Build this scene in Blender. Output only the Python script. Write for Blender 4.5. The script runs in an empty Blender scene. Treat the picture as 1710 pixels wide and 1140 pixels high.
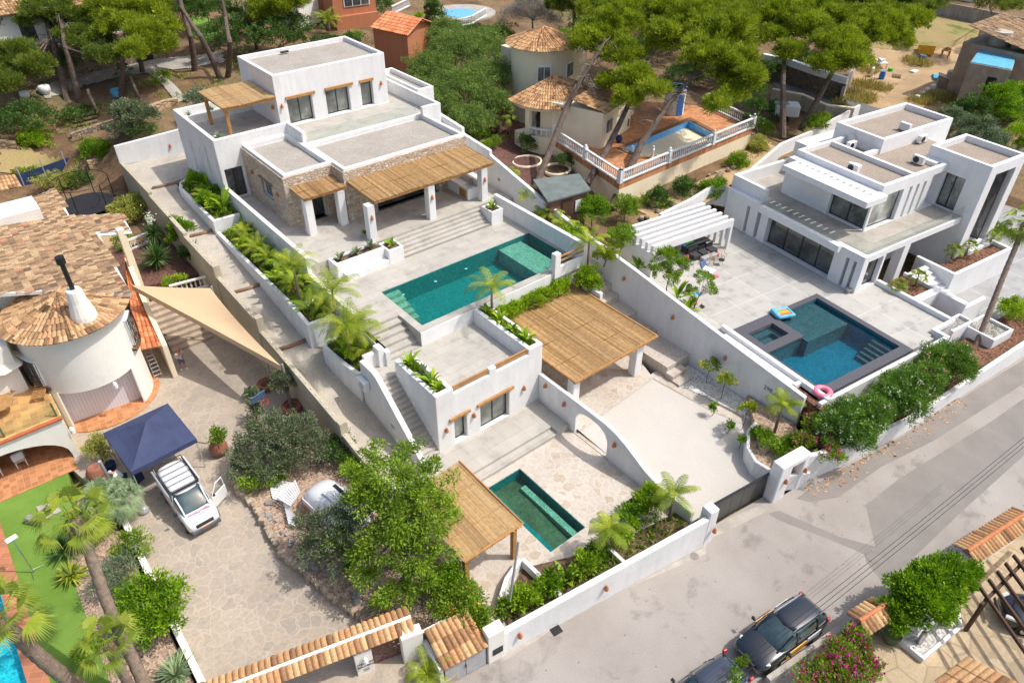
import bpy,bmesh,math,random
import numpy as np
from mathutils import Vector,Matrix
PI=math.pi
rnd=random.Random(7)
RG=np.random.default_rng(11)
S=bpy.context.scene
COL=S.collection
# ------------------------------------------------------------- camera, light
YAW,PIT,ROL,FPX=0.692807,0.649418,0.006544,1214.118
CH=31.0
_cy,_sy,_cp,_sp=math.cos(YAW),math.sin(YAW),math.cos(PIT),math.sin(PIT)
cF=np.array([_sy*_cp,_cy*_cp,-_sp]);cR=np.array([_cy,-_sy,0.]);cU=np.cross(cR,cF)
cR,cU=math.cos(ROL)*cR+math.sin(ROL)*cU,-math.sin(ROL)*cR+math.cos(ROL)*cU
cd=bpy.data.cameras.new('camera');cam=bpy.data.objects.new('camera',cd);COL.objects.link(cam)
m=Matrix.Identity(4)
for i in range(3):
 m[i][0]=cR[i];m[i][1]=cU[i];m[i][2]=-cF[i]
m[2][3]=CH
cam.matrix_world=m
cd.sensor_width=36;cd.lens=FPX/1710*36;cd.clip_end=1000;cd.clip_start=.5
S.camera=cam
SAZ,SEL=math.radians(-40),math.radians(57)
w=bpy.data.worlds.new('World');S.world=w;w.use_nodes=True
nt=w.node_tree;bg=nt.nodes['Background']
sk=nt.nodes.new('ShaderNodeTexSky');sk.sky_type='NISHITA';sk.sun_disc=False
sk.sun_elevation=SEL;sk.sun_rotation=math.radians(130);sk.air_density=1.0;sk.dust_density=4.0;sk.ozone_density=1.0
nt.links.new(sk.outputs[0],bg.inputs[0]);bg.inputs[1].default_value=0.15
ld=bpy.data.lights.new('sun','SUN');ld.energy=2.9;ld.angle=math.radians(.5);ld.color=(1,.965,.915)
lo=bpy.data.objects.new('sun',ld);COL.objects.link(lo)
sv=Vector((math.cos(SAZ)*math.cos(SEL),math.sin(SAZ)*math.cos(SEL),math.sin(SEL)))
lo.rotation_euler=sv.to_track_quat('Z','Y').to_euler();lo.location=sv*80
S.view_settings.view_transform='Standard';S.view_settings.look='None'
S.view_settings.exposure=0.34;S.view_settings.gamma=1
S.render.resolution_x=1024;S.render.resolution_y=682
S.cycles.max_bounces=8;S.cycles.diffuse_bounces=5;S.cycles.transparent_max_bounces=12
# ------------------------------------------------------------- survey helpers
def W(u,v,z):
 """point at height z seen at survey coordinate (u, v)"""
 d=cF*FPX+cR*(u-855)-cU*(v-570)
 t=(z-CH)/d[2]
 return Vector((d[0]*t,d[1]*t,z))
def WX(u,v,x):
 d=cF*FPX+cR*(u-855)-cU*(v-570);t=x/d[0]
 return Vector((x,d[1]*t,CH+d[2]*t))
def lin(c):
 return tuple((x/12.92 if x<=.04045 else((x+.055)/1.055)**2.4)for x in c)
TH=-0.1331075
cT,sT=math.cos(TH),math.sin(TH)
def F2(a,b,z=0):
 return Vector((a*cT-b*sT,a*sT+b*cT,z))
def toF2(p):
 return(p[0]*cT+p[1]*sT,-p[0]*sT+p[1]*cT)
 # ------------------------------------------------------------- objects
def tag(o,label=None,cat=None,group=None,kind=None):
 if label:o['label']=label
 if cat:o['category']=cat
 if group:o['group']=group
 if kind:o['kind']=kind
 return o
def thing(name,label,cat,loc=(0,0,0),group=None,rz=0):
 o=bpy.data.objects.new(name,None);COL.objects.link(o)
 o.location=loc;o.rotation_euler[2]=rz;o.empty_display_size=.2
 return tag(o,label,cat,group)
def copytree(o,parent=None):
 c=o.copy();COL.objects.link(c)
 if parent is not None:c.parent=parent
 for ch in o.children:
  copytree(ch,c)
 return c
def wloc(o):
 v=Vector((0,0,0))
 while o is not None:
  v=v+Vector(o.location);o=o.parent
 return v
class MB:
 def __init__(s,rot=0.0):
  s.v=[];s.f=[];s.a=[];s.rot=rot;s.smooth=False
 def add(s,vs,fs,val=0.5):
  n=len(s.v);s.v+=[tuple(p)for p in vs]
  s.f+=[tuple(n+i for i in f)for f in fs];s.a+=[val]*len(fs)
  return s
 def box(s,x0,x1,y0,y1,z0,z1,val=.5):
  vs=[(x,y,z)for z in(z0,z1)for y in(y0,y1)for x in(x0,x1)]
  return s.add(vs,[(0,2,3,1),(4,5,7,6),(0,1,5,4),(2,6,7,3),(0,4,6,2),(1,3,7,5)],val)
 def obox(s,c,size,rz=0,rx=0,ry=0,val=.5):
  M=Matrix.Rotation(rz,3,'Z')@Matrix.Rotation(ry,3,'Y')@Matrix.Rotation(rx,3,'X')
  vs=[Vector(c)+M@Vector((x*size[0]/2,y*size[1]/2,z*size[2]/2))for z in(-1,1)for y in(-1,1)for x in(-1,1)]
  return s.add(vs,[(0,2,3,1),(4,5,7,6),(0,1,5,4),(2,6,7,3),(0,4,6,2),(1,3,7,5)],val)
 def prism(s,pts,z0,z1,val=.5):
  pts=[tuple(p[:2])for p in pts];n=len(pts)
  ar=sum(pts[i][0]*pts[(i+1)%n][1]-pts[(i+1)%n][0]*pts[i][1]for i in range(n))
  if ar<0:pts=pts[::-1]
  t1=z1 if callable(z1)else(lambda x,y:z1)
  t0=z0 if callable(z0)else(lambda x,y:z0)
  vs=[(x,y,t0(x,y))for x,y in pts]+[(x,y,t1(x,y))for x,y in pts]
  fs=[tuple(range(n-1,-1,-1)),tuple(range(n,2*n))]+[(i,(i+1)%n,n+(i+1)%n,n+i)for i in range(n)]
  return s.add(vs,fs,val)
 def sheet(s,pts,val=.5):
  return s.add(pts,[tuple(range(len(pts)))],val)
 def vprism(s,prof,o,d,th,val=.5):
  """profile (s,z) in the vertical plane through o along d, thickness th to the left of d"""
  d=Vector((d[0],d[1])).normalized();nn=Vector((-d.y,d.x))
  n=len(prof);vs=[]
  for k in(0,1):
   for a,z in prof:
    vs.append((o[0]+d.x*a+nn.x*th*k,o[1]+d.y*a+nn.y*th*k,z))
  fs=[tuple(range(n)),tuple(range(2*n-1,n-1,-1))]+[((i+1)%n,i,n+i,n+(i+1)%n)for i in range(n)]
  return s.add(vs,fs,val)
 def wall(s,pts,th,closed=False,val=.5):
  """pts: (x,y,zbottom,ztop) centre line"""
  n=len(pts);L=[];Rr=[]
  for i in range(n):
   p=Vector(pts[i][:2])
   a=Vector(pts[i-1][:2])if(i>0 or closed)else None
   b=Vector(pts[(i+1)%n][:2])if(i<n-1 or closed)else None
   d1=(p-a).normalized()if a is not None else(b-p).normalized()
   d2=(b-p).normalized()if b is not None else d1
   n1=Vector((-d1.y,d1.x));n2=Vector((-d2.y,d2.x));nn=(n1+n2)
   if nn.length<1e-6:nn=n1
   nn.normalize();k=th/2/max(.35,nn.dot(n1))
   L.append(p+nn*k);Rr.append(p-nn*k)
  vs=[]
  for i in range(n):
   zb,zt=pts[i][2],pts[i][3]
   vs+=[(Rr[i].x,Rr[i].y,zb),(L[i].x,L[i].y,zb),(L[i].x,L[i].y,zt),(Rr[i].x,Rr[i].y,zt)]
  fs=[]
  m_=n if closed else n-1
  for i in range(m_):
   a=i*4;b=((i+1)%n)*4
   for k in range(4):
    fs.append((a+k,a+(k+1)%4,b+(k+1)%4,b+k))
  if not closed:
   fs+=[(3,2,1,0),((n-1)*4,(n-1)*4+1,(n-1)*4+2,(n-1)*4+3)]
  return s.add(vs,fs,val)
 def tube(s,pts,r,n=8,cap=True,val=.5):
  pts=[Vector(p)for p in pts];m_=len(pts)
  rr=r if isinstance(r,(list,tuple))else[r]*m_
  vs=[];up=Vector((0,0,1));last=None
  for i,p in enumerate(pts):
   d=(pts[min(i+1,m_-1)]-pts[max(i-1,0)]).normalized()
   if last is None:
    x=d.cross(up if abs(d.z)<.9 else Vector((1,0,0))).normalized()
   else:
    x=(last-d*last.dot(d)).normalized()
   last=x;y=d.cross(x)
   for k in range(n):
    t=2*PI*k/n
    vs.append(p+x*(rr[i]*math.cos(t))+y*(rr[i]*math.sin(t)))
  fs=[(i*n+k,i*n+(k+1)%n,(i+1)*n+(k+1)%n,(i+1)*n+k)for i in range(m_-1)for k in range(n)]
  if cap:fs+=[tuple(range(n-1,-1,-1)),tuple((m_-1)*n+k for k in range(n))]
  return s.add(vs,fs,val)
 def lathe(s,c,prof,n=16,val=.5,a0=0,a1=2*PI,cap=True):
  full=abs(a1-a0-2*PI)<1e-6;m_=n if full else n+1
  vs=[(c[0]+r*math.cos(a0+(a1-a0)*k/n),c[1]+r*math.sin(a0+(a1-a0)*k/n),c[2]+z)for r,z in prof for k in range(m_)]
  fs=[(i*m_+k,i*m_+(k+1)%m_,(i+1)*m_+(k+1)%m_,(i+1)*m_+k)for i in range(len(prof)-1)for k in range(n)]
  if full and cap:
   if prof[0][0]>1e-4:fs.append(tuple(range(n-1,-1,-1)))
   if prof[-1][0]>1e-4:fs.append(tuple((len(prof)-1)*n+k for k in range(n)))
  return s.add(vs,fs,val)
 def csg(s,ops,val=.5):
  """ops: (+1/-1, x0,x1,y0,y1,z0,z1) boxes applied in order; emits the outer surface"""
  X=sorted({o[i]for o in ops for i in(1,2)});Y=sorted({o[i]for o in ops for i in(3,4)});Z=sorted({o[i]for o in ops for i in(5,6)})
  occ=np.zeros((len(X)+1,len(Y)+1,len(Z)+1),bool)
  ix={v:i for i,v in enumerate(X)};iy={v:i for i,v in enumerate(Y)};iz={v:i for i,v in enumerate(Z)}
  for o in ops:
   occ[ix[o[1]]+1:ix[o[2]]+1,iy[o[3]]+1:iy[o[4]]+1,iz[o[5]]+1:iz[o[6]]+1]=o[0]>0
  vid={};vs=[];fs=[]
  def V(i,j,k):
   if(i,j,k)not in vid:
    vid[(i,j,k)]=len(vs);vs.append((X[i],Y[j],Z[k]))
   return vid[(i,j,k)]
  for i,j,k in np.argwhere(occ):
   a,b,c=i-1,j-1,k-1
   if not occ[i+1,j,k]:fs.append((V(a+1,b,c),V(a+1,b+1,c),V(a+1,b+1,c+1),V(a+1,b,c+1)))
   if not occ[i-1,j,k]:fs.append((V(a,b,c),V(a,b,c+1),V(a,b+1,c+1),V(a,b+1,c)))
   if not occ[i,j+1,k]:fs.append((V(a,b+1,c),V(a,b+1,c+1),V(a+1,b+1,c+1),V(a+1,b+1,c)))
   if not occ[i,j-1,k]:fs.append((V(a,b,c),V(a+1,b,c),V(a+1,b,c+1),V(a,b,c+1)))
   if not occ[i,j,k+1]:fs.append((V(a,b,c+1),V(a+1,b,c+1),V(a+1,b+1,c+1),V(a,b+1,c+1)))
   if not occ[i,j,k-1]:fs.append((V(a,b,c),V(a,b+1,c),V(a+1,b+1,c),V(a+1,b,c)))
  return s.add(vs,fs,val)
 def xf(s,M,start=0):
  s.v=s.v[:start]+[tuple(M@Vector(p))for p in s.v[start:]]
  return s
 def build(s,name,mat,parent=None,bevel=0,label=None,smooth=False,seg=2,local=False,**kw):
  vs=np.array(s.v,float).reshape(-1,3)
  if s.rot:
   c,q=math.cos(s.rot),math.sin(s.rot)
   vs=np.stack([vs[:,0]*c-vs[:,1]*q,vs[:,0]*q+vs[:,1]*c,vs[:,2]],1)
  org=Vector((0,0,0))
  if parent is not None and not local:
   org=wloc(parent)
  elif parent is None and not local:
   lo_,hi_=vs.min(0),vs.max(0);org=Vector(((lo_[0]+hi_[0])/2,(lo_[1]+hi_[1])/2,lo_[2]))
  vs=vs-np.array(org)
  me=bpy.data.meshes.new(name);me.from_pydata([tuple(p)for p in vs],[],s.f);me.validate()
  if mat is not None:me.materials.append(mat)
  if len(set(s.a))>1 and len(me.polygons)==len(s.a):
   at=me.attributes.new('tone','FLOAT','FACE');at.data.foreach_set('value',s.a)
  o=bpy.data.objects.new(name,me);COL.objects.link(o)
  if parent is not None:o.parent=parent
  else:o.location=org
  if smooth:me.shade_smooth()
  if bevel:
   md=o.modifiers.new('bevel','BEVEL');md.width=bevel;md.segments=seg;md.limit_method='ANGLE';md.angle_limit=.6
  tag(o,label,**kw)
  return o
  # ------------------------------------------------------------- materials
class NT:
 def __init__(s,name):
  s.m=bpy.data.materials.new(name);s.m.use_nodes=True;s.t=s.m.node_tree
  s.p=s.t.nodes['Principled BSDF'];s.out=s.t.nodes['Material Output']
  s.tc=s.n('ShaderNodeTexCoord').outputs['Object']
 def n(s,t,**k):
  o=s.t.nodes.new(t)
  for a,b in k.items():setattr(o,a,b)
  return o
 def l(s,a,b):s.t.links.new(a,b)
 def mapping(s,scale=(1,1,1),rot=(0,0,0),loc=(0,0,0),src=None):
  mp=s.n('ShaderNodeMapping');mp.inputs['Scale'].default_value=scale;mp.inputs['Rotation'].default_value=rot;mp.inputs['Location'].default_value=loc
  s.l(src or s.tc,mp.inputs[0]);return mp.outputs[0]
 def noise(s,scale,detail=4,rough=.55,vec=None,dist=0):
  o=s.n('ShaderNodeTexNoise');o.inputs['Scale'].default_value=scale;o.inputs['Detail'].default_value=detail
  o.inputs['Roughness'].default_value=rough;o.inputs['Distortion'].default_value=dist
  s.l(vec or s.tc,o.inputs['Vector']);return o.outputs['Fac']
 def vor(s,scale,feature='F1',vec=None,rand=1):
  o=s.n('ShaderNodeTexVoronoi');o.feature=feature;o.inputs['Scale'].default_value=scale
  if 'Randomness' in o.inputs:o.inputs['Randomness'].default_value=rand
  s.l(vec or s.tc,o.inputs['Vector']);return o
 def ramp(s,src,stops,interp='LINEAR'):
  o=s.n('ShaderNodeValToRGB');cr=o.color_ramp;cr.interpolation=interp
  while len(cr.elements)<len(stops):cr.elements.new(.5)
  for e,(p,c)in zip(cr.elements,stops):
   e.position=p;e.color=(*(c if isinstance(c,tuple)else(c,c,c)),1)
  s.l(src,o.inputs[0]);return o.outputs[0]
 def mix(s,f,a,b,mode='MIX'):
  o=s.n('ShaderNodeMix');o.data_type='RGBA';o.blend_type=mode
  for i,x in((0,f),(6,a),(7,b)):
   if isinstance(x,(int,float)):o.inputs[i].default_value=x if i==0 else(x,x,x,1)
   elif isinstance(x,tuple):o.inputs[i].default_value=(*x,1)
   else:s.l(x,o.inputs[i])
  return o.outputs[2]
 def math(s,op,a,b=None):
  o=s.n('ShaderNodeMath');o.operation=op
  for i,x in enumerate((a,b)):
   if x is None:continue
   if isinstance(x,(int,float)):o.inputs[i].default_value=x
   else:s.l(x,o.inputs[i])
  return o.outputs[0]
 def col(s,c):
  if isinstance(c,tuple):s.p.inputs['Base Color'].default_value=(*c,1)
  else:s.l(c,s.p.inputs['Base Color'])
 def set(s,rough=.8,spec=.3,metal=0,**k):
  s.p.inputs['Roughness'].default_value=rough;s.p.inputs['Specular IOR Level'].default_value=spec;s.p.inputs['Metallic'].default_value=metal
  for a,b in k.items():s.p.inputs[a.replace('_',' ')].default_value=b
  return s
 def bump(s,h,dist=.02,strength=.6,normal=None):
  o=s.n('ShaderNodeBump');o.inputs['Distance'].default_value=dist;o.inputs['Strength'].default_value=strength
  s.l(h,o.inputs['Height'])
  s.l(o.outputs[0],s.p.inputs['Normal']);return o.outputs[0]
 def attr(s,name='tone'):
  o=s.n('ShaderNodeAttribute');o.attribute_name=name;return o.outputs['Fac']
M={}
def simple(name,c,rough=.6,spec=.3,metal=0,var=.12,scale=3,bump=0,bscale=30,**k):
 n=NT(name);c=lin(tuple(x/255 for x in c))if max(c)>1 else c
 d=tuple(max(0,x*(1-var))for x in c);l_=tuple(min(1,x*(1+var))for x in c)
 n.col(n.ramp(n.noise(scale,5),[(.3,d),(.7,l_)]))
 n.set(rough,spec,metal,**k)
 if bump:n.bump(n.noise(bscale,4),bump,.5)
 M[name]=n.m;return n.m
 # ------------------------------------------------------------- material library
def stucco(name,c,dirt=.10):
 n=NT(name)
 big=n.noise(.35,5);st=n.noise(1.0,5,.6,n.mapping((2.2,2.2,.28)))
 f=n.math('MULTIPLY',big,st)
 c1=n.ramp(f,[(.12,tuple(x*(1-dirt)for x in c)),(.42,c)])
 c1=n.mix(1,c1,n.ramp(n.noise(1.3,7,.68),[(.40,.96),(.46,1.0)]),'MULTIPLY');n.col(c1);n.set(.85,.2);n.bump(n.noise(9,5),.03,.35);M[name]=n.m
stucco('white',(.80,.795,.78),.17);stucco('white_wall',(.77,.765,.75),.16)
stucco('white_villa',(.80,.795,.79),.10);stucco('cream',(.84,.735,.53),.10)
stucco('ivory',(.80,.77,.70),.08);stucco('orange_wall',(.50,.20,.10),.15);stucco('beige_wall',(.52,.46,.34),.25)
def pebbles(name,c,scale=24,var=.35,bump=.03,big=.1):
 n=NT(name);v=n.vor(scale)
 g=n.n('ShaderNodeSeparateColor');n.l(v.outputs['Color'],g.inputs[0])
 a=n.ramp(g.outputs[0],[(0,tuple(x*(1-var)for x in c)),(.5,c),(1,tuple(min(.9,x*(1+var*.7))for x in c))])
 b=n.ramp(n.noise(.6,5),[(.3,1-big*1.6),(.7,1.0)])
 n.col(n.mix(1,a,b,'MULTIPLY'));n.set(.95,.1);n.bump(v.outputs['Distance'],bump,.6);M[name]=n.m
pebbles('roof_gravel',(0.399,0.365,0.319),26,.3,.015);pebbles('roof_gravel_tan',(0.357,0.297,0.242),26,.3,.015);pebbles('path_gravel',(0.510,0.459,0.387),26,.2,.015,.16)
pebbles('garden_gravel',(.42,.30,.22),11,.5);pebbles('mulch',(.19,.10,.065),10,.7,.04);pebbles('white_gravel',(.62,.60,.56),12,.4)
pebbles('grey_gravel',(.34,.33,.30),12,.6);pebbles('garden_soil',(.16,.105,.07),5,.5,.04,.3);pebbles('red_gravel',(.15,.08,.065),9,.4)
def tiles(name,c,w_,h_,rot=0,mortar=.6,var=.08,off=.5,gap=.012,stain=.12,loc=(0,0,0),stain_c=.75):
 n=NT(name)
 v=n.mapping((1,1,1),(0,0,rot),loc)
 b=n.n('ShaderNodeTexBrick');b.offset=off;b.inputs['Scale'].default_value=1
 b.inputs['Brick Width'].default_value=w_;b.inputs['Row Height'].default_value=h_;b.inputs['Mortar Size'].default_value=gap
 b.inputs['Mortar Smooth'].default_value=.1;b.inputs['Bias'].default_value=0
 b.inputs['Color1'].default_value=(*(x*(1-var)for x in c),1);b.inputs['Color2'].default_value=(*(min(1,x*(1+var))for x in c),1)
 b.inputs['Mortar'].default_value=(*(x*mortar for x in c),1);n.l(v,b.inputs['Vector'])
 st=n.ramp(n.noise(.9,6,.6),[(.36,stain_c),(.46,1-stain),(.75,1.0)])
 n.col(n.mix(1,b.outputs['Color'],st,'MULTIPLY'));n.set(.75,.25);n.bump(b.outputs['Fac'],-.008,.4);M[name]=n.m
tiles('deck_tile',(0.480,0.452,0.400),1.2,.6,0,.78,.05)
tiles('deck_tile_cross',(0.480,0.452,0.400),1.2,1.2,0,.78,.05,0)
tiles('villa_deck',(0.468,0.451,0.412),2.62,2.62,-TH,1.28,.05,0,.03,.10,(.3,1.0,0),.72)
tiles('villa_drive',(0.360,0.360,0.351),2.6,2.6,-TH,1.35,.1,0,.03,.15)
tiles('terracotta_floor',(.52,.24,.11),.33,.33,.1,1.25,.22,0,.015,.1)
tiles('terrace_floor',(.56,.33,.13),.4,.4,.1,1.15,.2,0,.015,.12)
tiles('coping_brick',(.46,.19,.10),.62,.32,.55,1.3,.15,0,.015)
tiles('mosaic',(.22,.33,.28),.05,.05,0,.8,.3,0,.004,.1)
tiles('block_wall',(.42,.37,.33),.4,.2,0,.7,.12,.5,.02,.3)
def crazy(name,c1,c2,c3,mort,scale=1.6,edge=.045,patch=.5,warp=.12,rough=.85):
 n=NT(name)
 nz=n.n('ShaderNodeTexNoise');nz.inputs['Scale'].default_value=1.7;n.l(n.tc,nz.inputs['Vector'])
 vm=n.n('ShaderNodeMix');vm.data_type='VECTOR';vm.inputs[0].default_value=warp;n.l(n.tc,vm.inputs[4]);n.l(nz.outputs['Color'],vm.inputs[5])
 vec=vm.outputs[1]
 e=n.vor(scale,'DISTANCE_TO_EDGE',vec);v=n.vor(scale,'F1',vec)
 g=n.n('ShaderNodeSeparateColor');n.l(v.outputs['Color'],g.inputs[0])
 cell=n.ramp(g.outputs[0],[(0,c1),(.45,c2),(.8,c3),(1,c2)])
 gl=n.noise(6,6,.65);cell=n.mix(1,cell,n.ramp(gl,[(.3,.82),(.7,1.06)]),'MULTIPLY')
 pn=n.noise(.22,4)
 f=n.ramp(e.outputs['Distance'],[(edge*.45,1.0),(edge,0.0)])
 f=n.math('MULTIPLY',f,n.ramp(pn,[(patch-.12,.25),(patch+.1,1.0)]))
 c=n.mix(f,cell,mort);c=n.mix(1,c,n.ramp(n.noise(.35,5),[(.3,.86),(.7,1.04)]),'MULTIPLY')
 n.col(c);n.set(rough,.2);n.bump(n.math('ADD',e.outputs['Distance'],n.math('MULTIPLY',gl,.15)),.05,.35);M[name]=n.m
crazy('courtyard_stone',(0.407,0.340,0.266),(0.448,0.373,0.295),(0.373,0.324,0.266),(0.486,0.411,0.328),2.5,.05,.53,.3)
crazy('patio_stone',(0.482,0.396,0.305),(0.559,0.499,0.430),(0.533,0.469,0.396),(0.576,0.525,0.456),2.9,.05,.4,.3)
crazy('yard_stone',(0.476,0.374,0.238),(0.527,0.416,0.272),(0.425,0.323,0.204),(0.357,0.281,0.187),1.1,.05,.3)
def stonewall(name,cs,mort,scale=3.2,edge=.07,z=1.5,bump=.06):
 n=NT(name);vec=n.mapping((1,1,z))
 e=n.vor(scale,'DISTANCE_TO_EDGE',vec);v=n.vor(scale,'F1',vec)
 g=n.n('ShaderNodeSeparateColor');n.l(v.outputs['Color'],g.inputs[0])
 cell=n.ramp(g.outputs[0],[(i/(len(cs)-1),c)for i,c in enumerate(cs)])
 cell=n.mix(1,cell,n.ramp(n.noise(7,5),[(.3,.75),(.7,1.1)]),'MULTIPLY')
 n.col(n.mix(n.ramp(e.outputs['Distance'],[(edge*.4,1.0),(edge,0.0)]),cell,mort));n.set(.9,.15)
 n.bump(n.ramp(e.outputs['Distance'],[(0,0.0),(.15,1.0)]),bump,.8);M[name]=n.m
stonewall('stone_cladding',[(.52,.41,.31),(.63,.54,.43),(.42,.33,.26),(.70,.63,.53),(.55,.38,.26),(.60,.51,.41)],(.48,.41,.33),3.4)
stonewall('field_stone',[(.30,.22,.15),(.40,.31,.22),(.22,.17,.13),(.42,.34,.25)],(.12,.09,.07),3.0)
stonewall('boulder_stone',[(.42,.30,.18),(.5,.38,.24),(.36,.24,.14)],(.3,.2,.12),1.2)
stonewall('retaining_stone',[(.20,.15,.11),(.27,.21,.15),(.16,.13,.10),(.30,.24,.18)],(.10,.08,.06),3.2)
n=NT('road');base=n.ramp(n.noise(.16,6,.6),[(.30,(.28,.248,.22)),(.5,(.345,.312,.28)),(.7,(.39,.36,.325))])
gr=n.ramp(n.noise(14,6,.7),[(.25,.82),(.75,1.10)]);c=n.mix(1,base,gr,'MULTIPLY')
spot=n.ramp(n.noise(.55,6,.62,None,.4),[(.56,1.0),(.66,.74)]);c=n.mix(1,c,spot,'MULTIPLY')
cr=n.vor(.22,'DISTANCE_TO_EDGE',n.mapping((1,1,1)))
nz=n.noise(1.1,6);ck=n.ramp(n.math('ADD',cr.outputs['Distance'],n.math('MULTIPLY',nz,.03)),[(.007,.68),(.012,1.0)])
c=n.mix(1,c,ck,'MULTIPLY');dot=n.vor(1.5);c=n.mix(1,c,n.ramp(dot.outputs['Distance'],[(.05,.6),(.08,1.0)]),'MULTIPLY')
n.col(c);n.set(.9,.2);n.bump(n.noise(30,5),.01,.5);M['road']=n.m
def worn(name,c,var=.2,sc=.5,fine=18,rough=.9,bump=.01):
 n=NT(name);a=n.ramp(n.noise(sc,6,.62),[(.3,tuple(x*(1-var)for x in c)),(.68,tuple(min(1,x*(1+var*.4))for x in c))])
 n.col(n.mix(1,a,n.ramp(n.noise(fine,5,.7),[(.3,.84),(.7,1.08)]),'MULTIPLY'));n.set(rough,.2);n.bump(n.noise(fine*1.5,4),bump,.5);M[name]=n.m
worn('asphalt_patch',(.255,.232,.21),.14);worn('concrete_edge',(0.425,0.391,0.340),.25,.9);worn('drive_render',(.535,.50,.45),.05,.5);worn('old_asphalt',(.16,.16,.155),.2)
worn('soil',(.25,.15,.085),.4,.5,5,.95,.04);worn('dry_field',(.46,.32,.18),.3,.25,6,.95,.04)
worn('plaster_old',(.45,.36,.28),.3,1.2);worn('concrete_wall',(.50,.45,.38),.3,1.2);worn('timber',(.46,.24,.09),.25,2.5,12,.6)
worn('old_timber',(.25,.17,.11),.3,2.5,12,.8);worn('dark_timber',(.10,.055,.035),.3,3,14,.7);worn('bark',(.16,.12,.095),.45,3,12,.95,.06)
worn('pale_bark',(.26,.22,.19),.4,3,12,.95,.06);worn('palm_bark',(.25,.19,.145),.4,5,9,.95,.08);worn('felt_roof',(.17,.20,.19),.25,1.2)
worn('log',(.30,.19,.12),.4,3,12,.9,.03);worn('umbrella_cloth',(.75,.70,.58),.06,1);worn('sail_cloth',(.60,.43,.26),.05,.4,40,.85)
worn('rust_steel',(.19,.10,.085),.35,4,14,.7)
n=NT('terrain');a=n.ramp(n.noise(.22,6,.65),[(.32,(.10,.07,.045)),(.45,(.20,.125,.07)),(.56,(.26,.175,.10)),(.68,(.10,.12,.04))])
n.col(n.mix(1,a,n.ramp(n.noise(5,6,.75),[(.3,.55),(.7,1.15)]),'MULTIPLY'));n.set(.95,.1);n.bump(n.noise(3,6,.7),.12,.6);M['terrain']=n.m
n=NT('lawn');a=n.ramp(n.noise(.5,5),[(.3,(.125,.225,.03)),(.7,(.185,.31,.055))]);n.col(n.mix(1,a,n.ramp(n.noise(60,3,.7),[(.3,.75),(.7,1.15)]),'MULTIPLY'));n.set(.9,.15);n.bump(n.noise(60,3),.03,.6);M['lawn']=n.m
n=NT('rough_grass');a=n.ramp(n.noise(.35,6,.6),[(.35,(.36,.26,.13)),(.55,(.33,.27,.11)),(.68,(.14,.17,.05))]);n.col(n.mix(1,a,n.ramp(n.noise(12,5,.7),[(.3,.65),(.7,1.15)]),'MULTIPLY'));n.set(.95,.1);n.bump(n.noise(8,5),.08,.6);M['rough_grass']=n.m
def toned(name,stops,rough=.7,spec=.2,fine=10,fv=.15,bump=0,trans=0):
 n=NT(name);c=n.ramp(n.attr(),stops)
 c=n.mix(1,c,n.ramp(n.noise(fine,5,.6),[(.3,1-fv),(.7,1+fv*.5)]),'MULTIPLY');n.col(c);n.set(rough,spec)
 if bump:n.bump(n.noise(fine*2,4),bump,.5)
 M[name]=n.m
toned('reed',[(0,(.22,.125,.05)),(.25,(.40,.245,.105)),(.6,(.56,.36,.16)),(1,(.68,.47,.24))],.7,.2,5,.25)
toned('reed_pale',[(0,(.36,.22,.10)),(.3,(.56,.37,.17)),(1,(.70,.50,.26))],.7,.2,5,.2)
toned('clay_tile',[(0,(.19,.11,.06)),(.2,(.34,.205,.105)),(.5,(.47,.29,.15)),(.85,(.60,.40,.22)),(1,(.52,.26,.13))],.85,.15,9,.3)
toned('old_clay_tile',[(0,(.15,.10,.065)),(.3,(.27,.175,.105)),(.65,(.38,.25,.145)),(.95,(.50,.36,.21)),(1,(.52,.22,.14))],.85,.15,9,.35)
toned('tan_clay_tile',[(0,(.24,.13,.07)),(.4,(.48,.27,.13)),(.8,(.62,.40,.20)),(1,(.52,.24,.11))],.85,.15,9,.3)
toned('orange_clay_tile',[(0,(.50,.16,.07)),(.6,(.64,.23,.10)),(1,(.72,.33,.16))],.8,.2,9,.15)
def foliage(name,c0,c1,c2,c3=None,trans=.35,rough=.55):
 n=NT(name);st=[(0,c0),(.4,c1),(.85,c2),(1,c3 or c2)]
 c=n.ramp(n.attr(),st);n.col(c);n.set(rough,.3)
 tr=n.n('ShaderNodeBsdfTranslucent');n.l(n.mix(1,c,(1.25,1.35,.6),'MULTIPLY'),tr.inputs[0])
 mx=n.n('ShaderNodeMixShader');mx.inputs[0].default_value=trans
 n.l(n.p.outputs[0],mx.inputs[1]);n.l(tr.outputs[0],mx.inputs[2]);n.l(mx.outputs[0],n.out.inputs[0]);M[name]=n.m
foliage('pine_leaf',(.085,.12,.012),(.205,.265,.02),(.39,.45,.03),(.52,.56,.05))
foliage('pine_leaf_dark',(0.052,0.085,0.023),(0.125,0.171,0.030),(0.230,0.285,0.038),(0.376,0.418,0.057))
foliage('olive_leaf',(0.064,0.088,0.047),(0.128,0.162,0.081),(0.227,0.270,0.149),(0.340,0.365,0.230),.2)
foliage('carob_leaf',(0.075,0.12,0.015),(0.165,0.265,0.02),(0.29,0.43,0.03),(0.44,0.56,0.05))
foliage('laurel_leaf',(0.053,0.115,0.009),(0.132,0.253,0.011),(0.264,0.425,0.017),(0.397,0.529,0.034))
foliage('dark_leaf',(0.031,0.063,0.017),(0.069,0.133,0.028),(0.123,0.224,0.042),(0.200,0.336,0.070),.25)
foliage('grey_leaf',(0.074,0.108,0.068),(0.149,0.203,0.121),(0.252,0.311,0.189),(0.356,0.405,0.270),.2)
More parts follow.
